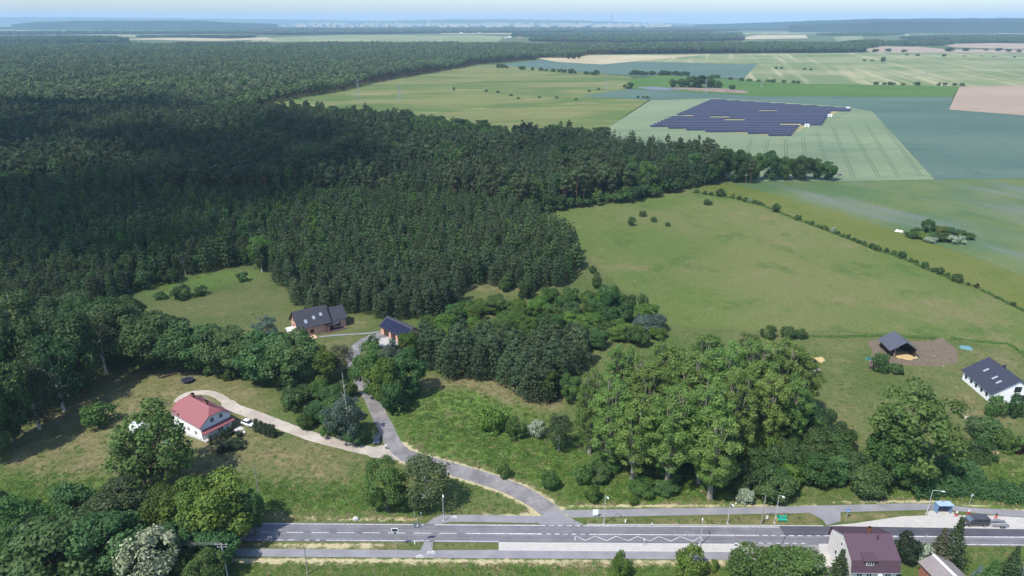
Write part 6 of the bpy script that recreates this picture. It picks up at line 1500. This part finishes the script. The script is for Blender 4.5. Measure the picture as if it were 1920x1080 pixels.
heap('wrapped_bale', 1689, 435, 8, .9, FRAMEW, 'white wrapped heap beside the copse, its right part', 'bale', 5)
heap('sand_heap', 1862, 848, 18, .5, flat('sand', (.45,.33,.20), .95, var=.15), 'small sand heap in the garden at the right', 'heap', 6)
heap('soil_heap', 1811, 783, 14, .3, flat('pale_soil', (.36,.29,.23), .95, var=.15), 'flat patch of pale soil below the white house', 'heap', 7)
# pale stones edging the garden bed
for k in range(11):
    s = k / 10; p = at(1752 + 50*s + 12*math.sin(s*3), 668 + 98*s); r = random.Random(k); m = MB(); a = r.uniform(.12,.26); m.box(-a,a,-a*.7,a*.7,-.05,a*.8); o = m.build('stone', flat('stone_pale', (.30,.27,.20), .9, var=.2), bevel=.08); o.location = (p.x, p.y, 0); o.rotation_euler = (0,0,r.uniform(0,3)); tag(o, 'pale edging stone in the line beside the white house meadow', 'stone', 'edging stones')
# pasture fence posts
for k in range(26):
    s = k / 25; A_, B_ = at(1565, 347), at(1920, 521); p = A_.lerp(B_, s); 
    m = MB(); m.tube([(0,0,-.1),(0,0,1.3)], .08, 6); o = m.build('fence_post', WOODP); o.location = (p.x, p.y, 0); tag(o, 'thin wooden post on the fence line below the flowering field', 'fence post', 'posts along the flowering field')
# raised hide by the wheat corner
p = at(1573, 337); e = empty('raised_hide', (p.x, p.y, 0), .2, 'grey wooden raised hide at the tip of the wood', 'hide'); hh_ = high(1573, 337, 325)
for x in (-.8,.8):
    for y in (-.8,.8): m = MB(); m.tube([(x*1.3,y*1.3,0),(x,y,hh_-1.6)], .09, 6); m.build('leg', GREYW, e)
wbox('cabin', -.9,.9,-.9,.9,hh_-1.8,hh_-.2, GREYW, e); wbox('roof', -1.1,1.1,-1.1,1.1,hh_-.197,hh_, GREYW, e); wbox('opening', -.5,.5,-.93,-.88,hh_-1.1,hh_-.6, GLASS, e)
# pylons across the meadows
PYM = flat('pylon_steel', (.24,.26,.27), .6)
def pylon(px, pyb, pyt, label):
    p = at(px, pyb); h_ = high(px, pyb, pyt); e = empty('power_pylon', (p.x, p.y, 0), .5, label, 'pylon'); b = h_ * .09
    for x in (-1, 1):
        for y in (-1, 1): m = MB(); m.tube([(x*b,y*b,0),(x*.3,y*.3,h_*.75),(x*.1,y*.1,h_)], .16, 4); m.build('leg', PYM, e)
    for k in range(6):
        z0, z1 = h_*.75*k/6, h_*.75*(k+1)/6; w0, w1 = b + (.3-b)*k/6, b + (.3-b)*(k+1)/6
        m = MB(); m.tube([(-w0,-w0,z0),(w1,-w1,z1)], .09, 4); m.build('brace', PYM, e); m = MB(); m.tube([(w0,w0,z0),(-w1,w1,z1)], .09, 4); m.build('brace', PYM, e)
    for z, l_ in ((.74, .16), (.86, .20), (.97, .11)): m = MB(); m.tube([(-h_*l_,0,h_*z),(0,0,h_*z+.6),(h_*l_,0,h_*z)], .13, 4); m.build('crossarm', PYM, e)
for q, l in (((750,191,157),'faint power pylon on the rolling meadow'),((673,186,150),'faint power pylon against the far wood edge'),((1137,172,141),'faint power pylon at the middle of the meadow edge'),((1376,116,102),'faint power pylon near the far straw field'),((1322,178,148),'power pylon beside the grove'),((1427,165,146),'power pylon on the bright green strip'),((1738,142,128),'faint pole on the pale striped field')): pylon(*q, l)
# pond and spoil beside the grove
WATER = flat('pond_water', (.13,.135,.14), .45, .3)
sheet('pond', [(1192,163.5),(1230,163),(1262,166),(1290,168.5),(1255,170),(1215,168)], WATER, .46, 'pale pond behind the solar panels')
sheet('spoil_ground', [(1250,164.5),(1300,164),(1360,166),(1404,172),(1400,175.5),(1340,173),(1290,169.5)], PONDSOIL, .44, 'bare spoil ground below the grove', step=6, jit=1, seed=5)
# person at the lane fork
p = at(724, 843)
def person(loc, rz, label):
    me = bpy.data.meshes.new('person'); V = [(0,0,.95),(0,0,1.15),(0,0,1.40),(0,0,1.52),(0,.02,1.62),(0,.02,1.74), (.10,0,.90),(.11,.02,.50),(.12,-.02,.10),(.12,.13,.05), (-.10,0,.90),(-.11,-.03,.50),(-.12,-.05,.10),(-.12,.10,.05), (.20,0,1.40),(.25,.03,1.12),(.20,.20,.95),(.18,.30,.96), (-.20,0,1.40),(-.26,-.02,1.12),(-.27,.05,.88),(-.27,.08,.80)]
    E = [(0,1),(1,2),(2,3),(3,4),(4,5),(0,6),(6,7),(7,8),(8,9),(0,10),(10,11),(11,12),(12,13),(2,14),(14,15),(15,16),(16,17),(2,18),(18,19),(19,20),(20,21)]
    RAD = [.15,.14,.16,.06,.105,.08, .095,.07,.05,.04, .095,.07,.05,.04, .065,.05,.04,.035, .065,.05,.04,.035]
    me.from_pydata(V, E, []); o = bpy.data.objects.new('person', me); COL.objects.link(o)
    sk = o.modifiers.new('skin', 'SKIN')
    if not me.skin_vertices: bpy.context.view_layer.objects.active = o
    for i, q in enumerate(me.skin_vertices[0].data if me.skin_vertices else []): q.radius = (RAD[i], RAD[i] * (.7 if i < 3 else 1)); q.use_root = (i == 0)
    o.modifiers.new('sub', 'SUBSURF').levels = 1; o.modifiers['sub'].render_levels = 1
    dg = bpy.context.evaluated_depsgraph_get(); nm = bpy.data.meshes.new_from_object(o.evaluated_get(dg)); o.modifiers.clear(); o.data = nm
    nm.materials.clear()
    for mt in (flat('trousers_dark', (.02,.02,.028), .9), flat('shirt_white', (.78,.77,.78), .9), flat('skin_tone', (.42,.26,.19), .7), flat('hair_dark', (.03,.02,.015), .8)): nm.materials.append(mt)
    for f in nm.polygons:
        c = f.center; f.material_index = 0 if c.z < .95 else (1 if c.z < 1.47 and not (abs(c.x) > .16 and c.z < 1.1) else (3 if c.z > 1.68 or (c.z > 1.58 and c.y < -.02) else 2)); f.use_smooth = True
    o.location = loc; o.rotation_euler = (0, 0, rz); return tag(o, label, 'person')
person((p.x, p.y, .06), 2.6, 'person in white shirt and dark trousers standing at the lane fork')
# pale dead tree in front of the silvery willow
def bare_tree(px, pyb, pyt, label, seed):
    r = random.Random(seed); p = at(px, pyb); h_ = high(px, pyb, pyt); e = empty('bare_tree', (p.x, p.y, 0), 0, label, 'tree'); m = MB()
    m.tube([(0,0,-.2),(.1,0,h_*.5),(-.1,.1,h_)], [.18,.12,.03], 7); m.build('trunk', BARK_BIRCH, e); m = MB()
    for k in range(14):
        z = h_ * r.uniform(.35, .95); a = r.uniform(0, 6.28); ln_ = r.uniform(1.2, 3.) * (1.15 - z / h_); q = Vector((math.cos(a)*ln_, math.sin(a)*ln_, ln_*r.uniform(.7, 1.4)))
        m.tube([(0,0,z), Vector((0,0,z)) + q*.5, Vector((0,0,z)) + q], [.07,.045,.015], 5)
    m.build('branches', BARK_BIRCH, e)
bare_tree(655, 826, 700, 'pale bare dead tree standing in front of the silvery willow', 1)
bare_tree(40, 770, 630, 'pale bare dead tree on the left wood edge', 2)
# ------------------------------------------------------------------ tall meadow grass
tuft_col = bpy.data.collections.new('grass_kinds')
GR = {'green': foliage('grass_blades_green', (.066,.120,.020), (.120,.195,.036), trans=.3, var=.12), 'dry': foliage('grass_blades_dry', (.130,.115,.050), (.300,.250,.130), trans=.25, var=.2), 'weed': foliage('meadow_weeds', (.045,.095,.016), (.095,.165,.032), trans=.3, var=.25)}
def tuft(name, seed, tone, n, rad, ht, w):
    r = np.random.RandomState(seed); a = r.uniform(0, 6.28, n); q = rad * np.sqrt(r.uniform(0, 1, n)); C = np.stack([np.cos(a) * q, np.sin(a) * q, ht * r.uniform(.15, .8, n)], -1)
    N = unit(r.normal(size=(n, 3)) + np.array([0, 0, .9])); V = leaf_quads(C, N, w * r.uniform(.6, 1.4, n), .45, r, np.tile([0, 0, 1.], (n, 1)) + .5 * r.normal(size=(n, 3)))
    me = np_mesh(name, V, 4, r.uniform(0, 1, n)); me.materials.append(GR[tone]); tuft_col.objects.link(bpy.data.objects.new(name, me))
tuft('g0_green', 1, 'green', 16, .7, .45, .5); tuft('g1_green', 2, 'green', 16, .9, .35, .5); tuft('g2_dry', 3, 'dry', 16, .8, .4, .5); tuft('g3_dry', 4, 'dry', 14, .6, .5, .45); tuft('g4_weed', 5, 'weed', 22, .7, .8, .5); tuft('g5_weed', 6, 'weed', 24, .9, .6, .55)
r = np.random.RandomState(61); n = 120000
px_ = r.uniform(-60, 1980, n); py_ = 480 + 640 * np.sqrt(r.uniform(0, 1, n)); pts = np.array([at(a, b)[:2] for a, b in zip(px_, py_)])
Xp, Yp = pts[:, 0], pts[:, 1]
lush = np.zeros(n); dryv = np.zeros(n)
ix = np.clip(((Xp - gx[0]) / 1.5).astype(int), 0, len(gx) - 1); iy = np.clip(((Yp - gy[0]) / 1.5).astype(int), 0, len(gy) - 1)
lush, dryv, strw, brv = GREEN[iy, ix], DRY[iy, ix], verge[iy, ix], BARE[iy, ix]
ok = (brv < .3)
def clearance(P, half): return line_mask(P, Xp, Yp, half, .2) < .5
ok &= clearance(W2(LANE), 3.0) & clearance(W2(TRACK), 2.4) & clearance([rd(-150), rd(150)], RW / 2 + 1.0)
for pts_px, hw in (([(-120,1034),(450,1036),(900,1039),(1420,1042)], 2.4), ([(1046,963),(1250,960),(1500,955),(1750,950),(1990,968)], 2.4), ([(800,982),(830,972),(1018,975)], 2.0), ([(935,1025),(1560,1027)], 2.2), ([(1470,1020),(1490,1130)], 9.0), ([(1548,984),(1690,975),(1990,985)], 3.5), ([(690,632),(740,642)], 3.0)): ok &= clearance(W2(pts_px), hw)
for P_ in ([(-95,165),(-70,165),(-68,145),(-95,145)], [(-78,205),(-52,210),(-54,226),(-82,222)], [(-48,216),(-30,214),(-26,200),(-46,204)], [(132,164),(150,164),(150,183),(132,183)], [(61,96),(88,92),(90,110),(61,111)]): ok &= ~inpoly([Vector((*p, 0)) for p in P_], Xp, Yp)
past = inpoly(wpoly([(985,408),(1285,352),(1500,415),(1920,583),(2080,650),(2090,705),(1920,650),(1770,628),(1500,618),(1250,608),(1195,575),(1120,500)]), Xp, Yp)
ok &= ~(past & (r.uniform(0, 1, n) < .6))
tall = np.clip(lush * .8 + .15 - dryv * .3, .06, 1); keepp = ok & (r.uniform(0, 1, n) < .22 + .42 * tall)
Xk, Yk, lk, dk, sk_ = Xp[keepp], Yp[keepp], lush[keepp], dryv[keepp], strw[keepp]
u_ = r.uniform(0, 1, len(Xk)); dryp = np.clip(dk * .9 + sk_ + .10, 0, .95)
idx = np.where(u_ < dryp, r.choice([2, 3], len(Xk)), np.where(r.uniform(0, 1, len(Xk)) < .05 + .09 * lk, r.choice([4, 5], len(Xk)), r.choice([0, 1], len(Xk))))
sz = r.uniform(.5, 1.1, len(Xk)) * (.7 + .5 * lk); S_ = np.stack([sz, sz, sz * r.uniform(.3, .75, len(Xk)) * (.6 + .3 * lk)], -1)
gobj = mass('meadow_grass', 'rough tufted grass and weeds over the near meadows', np.stack([Xk, Yk], -1), idx, S_, r.uniform(0, 6.28, len(Xk)), tuft_col)
gobj['category'] = 'grass'
CLOUDS, HAZE = True, 7.0e-5
# ------------------------------------------------------------------ far hills, town, air
def ridge(name, label, pts, depth, mat, seed):
    """pts: (px, row of the skyline, distance in metres); a long hill with its crest on that line"""
    P = []
    for (x0, y0, d0), (x1, y1, d1) in zip(pts[:-1], pts[1:]):
        for k in range(8):
            s = k / 8; P.append((x0 + (x1 - x0) * s, y0 + (y1 - y0) * s, d0 + (d1 - d0) * s))
    P.append(pts[-1]); r = random.Random(seed); rows = 9; V = []
    for i, (px, py, d) in enumerate(P):
        b = (540 - py) / F; c, s = math.cos(PITCH), math.sin(PITCH)
        dirv = Vector(((px - 960) / F, c + b * s, -s + b * c)); q = Vector((0, 0, H)) + dirv * (d / dirv.y)
        h = max(2, q.z) + r.uniform(-1, 1) * 2.5; fl = Vector((dirv.x, dirv.y, 0)).normalized()
        for j in range(rows):
            u = j / (rows - 1) * 2 - 1; g = math.cos(u * math.pi / 2) ** 1.3
            V.append((q.x + fl.x * u * depth, q.y + fl.y * u * depth, -1 + h * g + (r.uniform(-3, 3) if 0 < j < rows - 1 and j != rows // 2 else 0)))
    me = bpy.data.meshes.new(name); n = len(P)
    me.from_pydata(V, [], [(i * rows + j, (i + 1) * rows + j, (i + 1) * rows + j + 1, i * rows + j + 1) for i in range(n - 1) for j in range(rows - 1)])
    me.polygons.foreach_set('use_smooth', [True] * len(me.polygons)); me.materials.append(mat)
    return tag(link(bpy.data.objects.new(name, me)), label, kind='structure')
WOODM = field('wooded_hill', (.012,.026,.014), (.024,.044,.022), (.040,.064,.028), big=700., mid=150., fine=22., thr=(.55, .72))
MIXM = field('farmed_hill', (.060,.085,.040), (.110,.125,.070), (.030,.050,.025), big=900., mid=260., fine=40.)
ridge('hill', 'long wooded ridge on the right skyline', [(1300,46,11000),(1400,43,10000),(1500,39.5,9000),(1620,35.5,8400),(1750,34.5,8000),(1900,33.5,7600),(2100,31,7600),(2400,33,8000)], 1100, WOODM, 1)
ridge('hill', 'lower wooded foothill in front of the right ridge', [(1480,47,6900),(1560,44,6800),(1680,40.5,6600),(1800,41,6500),(1950,39.5,6300),(2200,40,6300)], 500, WOODM, 2)
ridge('hill', 'dark wooded hill on the left skyline', [(20,46,8800),(70,41,8600),(150,38.5,8500),(260,38.5,8500),(380,38.5,8600),(430,42,8700),(520,45,9000)], 700, WOODM, 3)
ridge('hill', 'hazy farmed hills behind the left wooded hill', [(-300,33,16000),(0,32,16000),(150,32,16000),(400,35,16500),(600,37,17000),(760,40,18000)], 2600, MIXM, 4)
ridge('hill', 'pale hazy hill that carries the far town', [(560,44,16500),(700,39,16000),(850,36,15500),(950,36,15500),(1080,38,15500),(1180,41,16000),(1330,45,17000)], 2600, MIXM, 5)

PALE = flat('far_render', (.42,.41,.39), .9); REDT = flat('far_tile', (.30,.13,.09), .9)
r = random.Random(9)
def townblocks(name, label, boxpx, n, h, w, seed):
    r = random.Random(seed); m = MB()
    for _ in range(n):
        p = at(r.uniform(boxpx[0], boxpx[1]), r.uniform(boxpx[2], boxpx[3]), 40 if boxpx[3] < 50 else 0)
        if p.y < 0 or p.y > 19000: continue
        a, b, c = r.uniform(*w), r.uniform(*w), r.uniform(*h); z0 = 30 if boxpx[3] < 50 else 0
        m.box(p.x - a, p.x + a, p.y - b, p.y + b, z0, z0 + c)
    return tag(m.build(name, PALE), label, 'town', kind='stuff')
townblocks('distant_town', 'pale blocks and houses of the hazy far town', (560,1260,42.2,49.5), 420, (10, 34), (9, 40), 3)
townblocks('distant_village', 'scattered far houses at the foot of the left hills', (430,640,41.5,48), 70, (8, 20), (8, 30), 4)
twr = empty('church_tower', (*at(805, 48.5)[:2], 0), 0, 'pale slender tower rising above the far town', 'tower')
m = MB(); hh = 80
m.box(-11, 11, -11, 11, 0, 110); m.build('shaft', PALE, twr)
m = MB(); m.add([(-11,-11,110),(11,-11,110),(11,11,110),(-11,11,110),(0,0,172)], [(0,1,4),(1,2,4),(2,3,4),(3,0,4),(3,2,1,0)]); m.build('spire', PALE, twr)
m = MB(); m.box(-60, -14, -14, 14, 0, 62); m.build('nave', PALE, twr)
mast = empty('radio_mast', (*at(1146, 52)[:2], 0), 0, 'tall thin radio mast on the skyline', 'mast')
MASTM = flat('mast_steel', (.18,.18,.19), .6)
hm = min(228, high(1146, 52, 20))
m = MB(); m.tube([(0,0,0),(0,0,hm*.8)], 4.2, 5); m.build('shaft', MASTM, mast)
m = MB(); m.tube([(0,0,hm*.8),(0,0,hm)], 2.2, 5); m.build('antenna', MASTM, mast)
# villages in the middle distance: single houses
def far_house(px, py, w, d, h, label, roof=REDT, wall=PALE, rz=0.):
    e = empty('far_house', at(px, py), rz, label, 'house', 'far farm houses')
    m = MB(); m.prism([(-d/2, 0), (d/2, 0), (d/2, h), (0, h + d*.4), (-d/2, h)], 'x', -w/2, w/2); m.build('wall', wall, e)
    m = MB()
    for s in (-1, 1): m.add([(-w/2-.4, s*(d/2+.5), h-.2), (w/2+.4, s*(d/2+.5), h-.2), (w/2+.4, 0, h+d*.4+.2), (-w/2-.4, 0, h+d*.4+.2)], [(0,1,2,3)])
    m.build('roof', roof, e)
GREYR = flat('far_grey_roof', (.30,.30,.32), .8)
r = random.Random(4)
for i, (x, y) in enumerate([(778,69),(1085,72),(1093,73),(1100,71),(1108,72.5),(1020,71),(1030,71),(948,72),(955,71.5),(975,72),(130,72),(120,71.5),(1520,57),(1525,57.5),(1700,67.5),(1730,67),(1860,70),(865,63),(880,64),(900,63.5)]):
    far_house(x, y, r.uniform(14, 26), r.uniform(9, 12), r.uniform(4, 6), 'pale far house among the distant fields and trees', [REDT, GREYR, PALE][i % 3], rz=r.uniform(-.5, .5))

# clouds above and behind the drone: their shadows drift over the woods and fields
def cloud(label, shadow_px, alt, seed, dens):
    """a fair-weather cloud whose shadow falls on the given stretch of ground"""
    S = [at(*p) for p in shadow_px]; c = sum(S, Vector()) / len(S); off = SUNV * (alt / SUNV.z)
    r = np.random.RandomState(seed); A = np.array([(p.x, p.y) for p in S]); x0, y0 = A.min(0); x1, y1 = A.max(0)
    mt = CLOUDM[dens]
    V, Fc = [], []; n = 0; area = (x1 - x0) * (y1 - y0); want = 46; tries = 0; rad = math.sqrt(area / want) * .95
    bm = bmesh.new()
    while n < want and tries < 900:
        tries += 1; x, y = r.uniform(x0, x1), r.uniform(y0, y1)
        if not inpoly(A, np.array([x]), np.array([y]))[0]: continue
        n += 1; rr_ = rad * r.uniform(.6, 1.3)
        bmesh.ops.create_icosphere(bm, subdivisions=2, radius=1, matrix=Matrix.Translation((x + off.x, y + off.y, alt + r.uniform(-.1, .5) * rr_)) @ Matrix.Diagonal((rr_, rr_, rr_ * .45, 1)))
    me = bpy.data.meshes.new('cloud'); bm.to_mesh(me); bm.free(); me.materials.append(mt)
    return tag(link(bpy.data.objects.new('cloud', me)), label, kind='structure')
CLOUDM = {}
for k, op in (('thick', .038), ('thin', .05)):
    t = NT('cloud_' + k); d = t.n('BsdfDiffuse', i_Color=(.9, .9, .9, 1)); tr = t.n('BsdfTransparent'); mx = t.n('MixShader', i_Fac=op)
    t.l(tr.outputs[0], mx.inputs[1]); t.l(d.outputs[0], mx.inputs[2]); CLOUDM[k] = t.done(mx.outputs[0])
if CLOUDS:
    cloud('broad cloud whose shadow lies over the near pine wood', [(-500,215),(300,205),(520,222),(900,262),(1250,290),(1420,330),(1290,352),(1000,400),(1090,470),(1120,540),(1000,560),(860,590),(700,600),(500,560),(250,600),(0,760),(-500,760)], 1500, 1, 'thick')

# air: even haze from below the land to above the mast
t = NT('haze_air'); pv = t.n('ShaderNodeVolumePrincipled' if False else 'VolumePrincipled')
pv.inputs['Color'].default_value = (.50, .74, 1.0, 1); pv.inputs['Density'].default_value = HAZE; pv.inputs['Anisotropy'].default_value = 0.0
t.l(pv.outputs[0], t.out.inputs['Volume'])
m = MB(); m.box(-36000, 36000, -3500, 22500, -2.0, 236.0)
hz = m.build('haze', t.m); tag(hz, 'pale blue haze filling the air', kind='stuff')

# ------------------------------------------------------------------ labels: single out the members of groups that stand in a line
by = {}
for o in COL.objects:
    if o.parent is None and o.get('group') and o.get('label'): by.setdefault((o['group'], o['label']), []).append(o)
for (g, l), os_ in by.items():
    if 2 <= len(os_) <= 45 and g not in ('undergrowth round the poplars',) and len(l.split()) <= 12:
        os_.sort(key=lambda o: pix(o.location.x, o.location.y, 0)[0])
        for k, o in enumerate(os_): o['label'] = l + ', ' + ordinal(k + 1) + ' from the left'
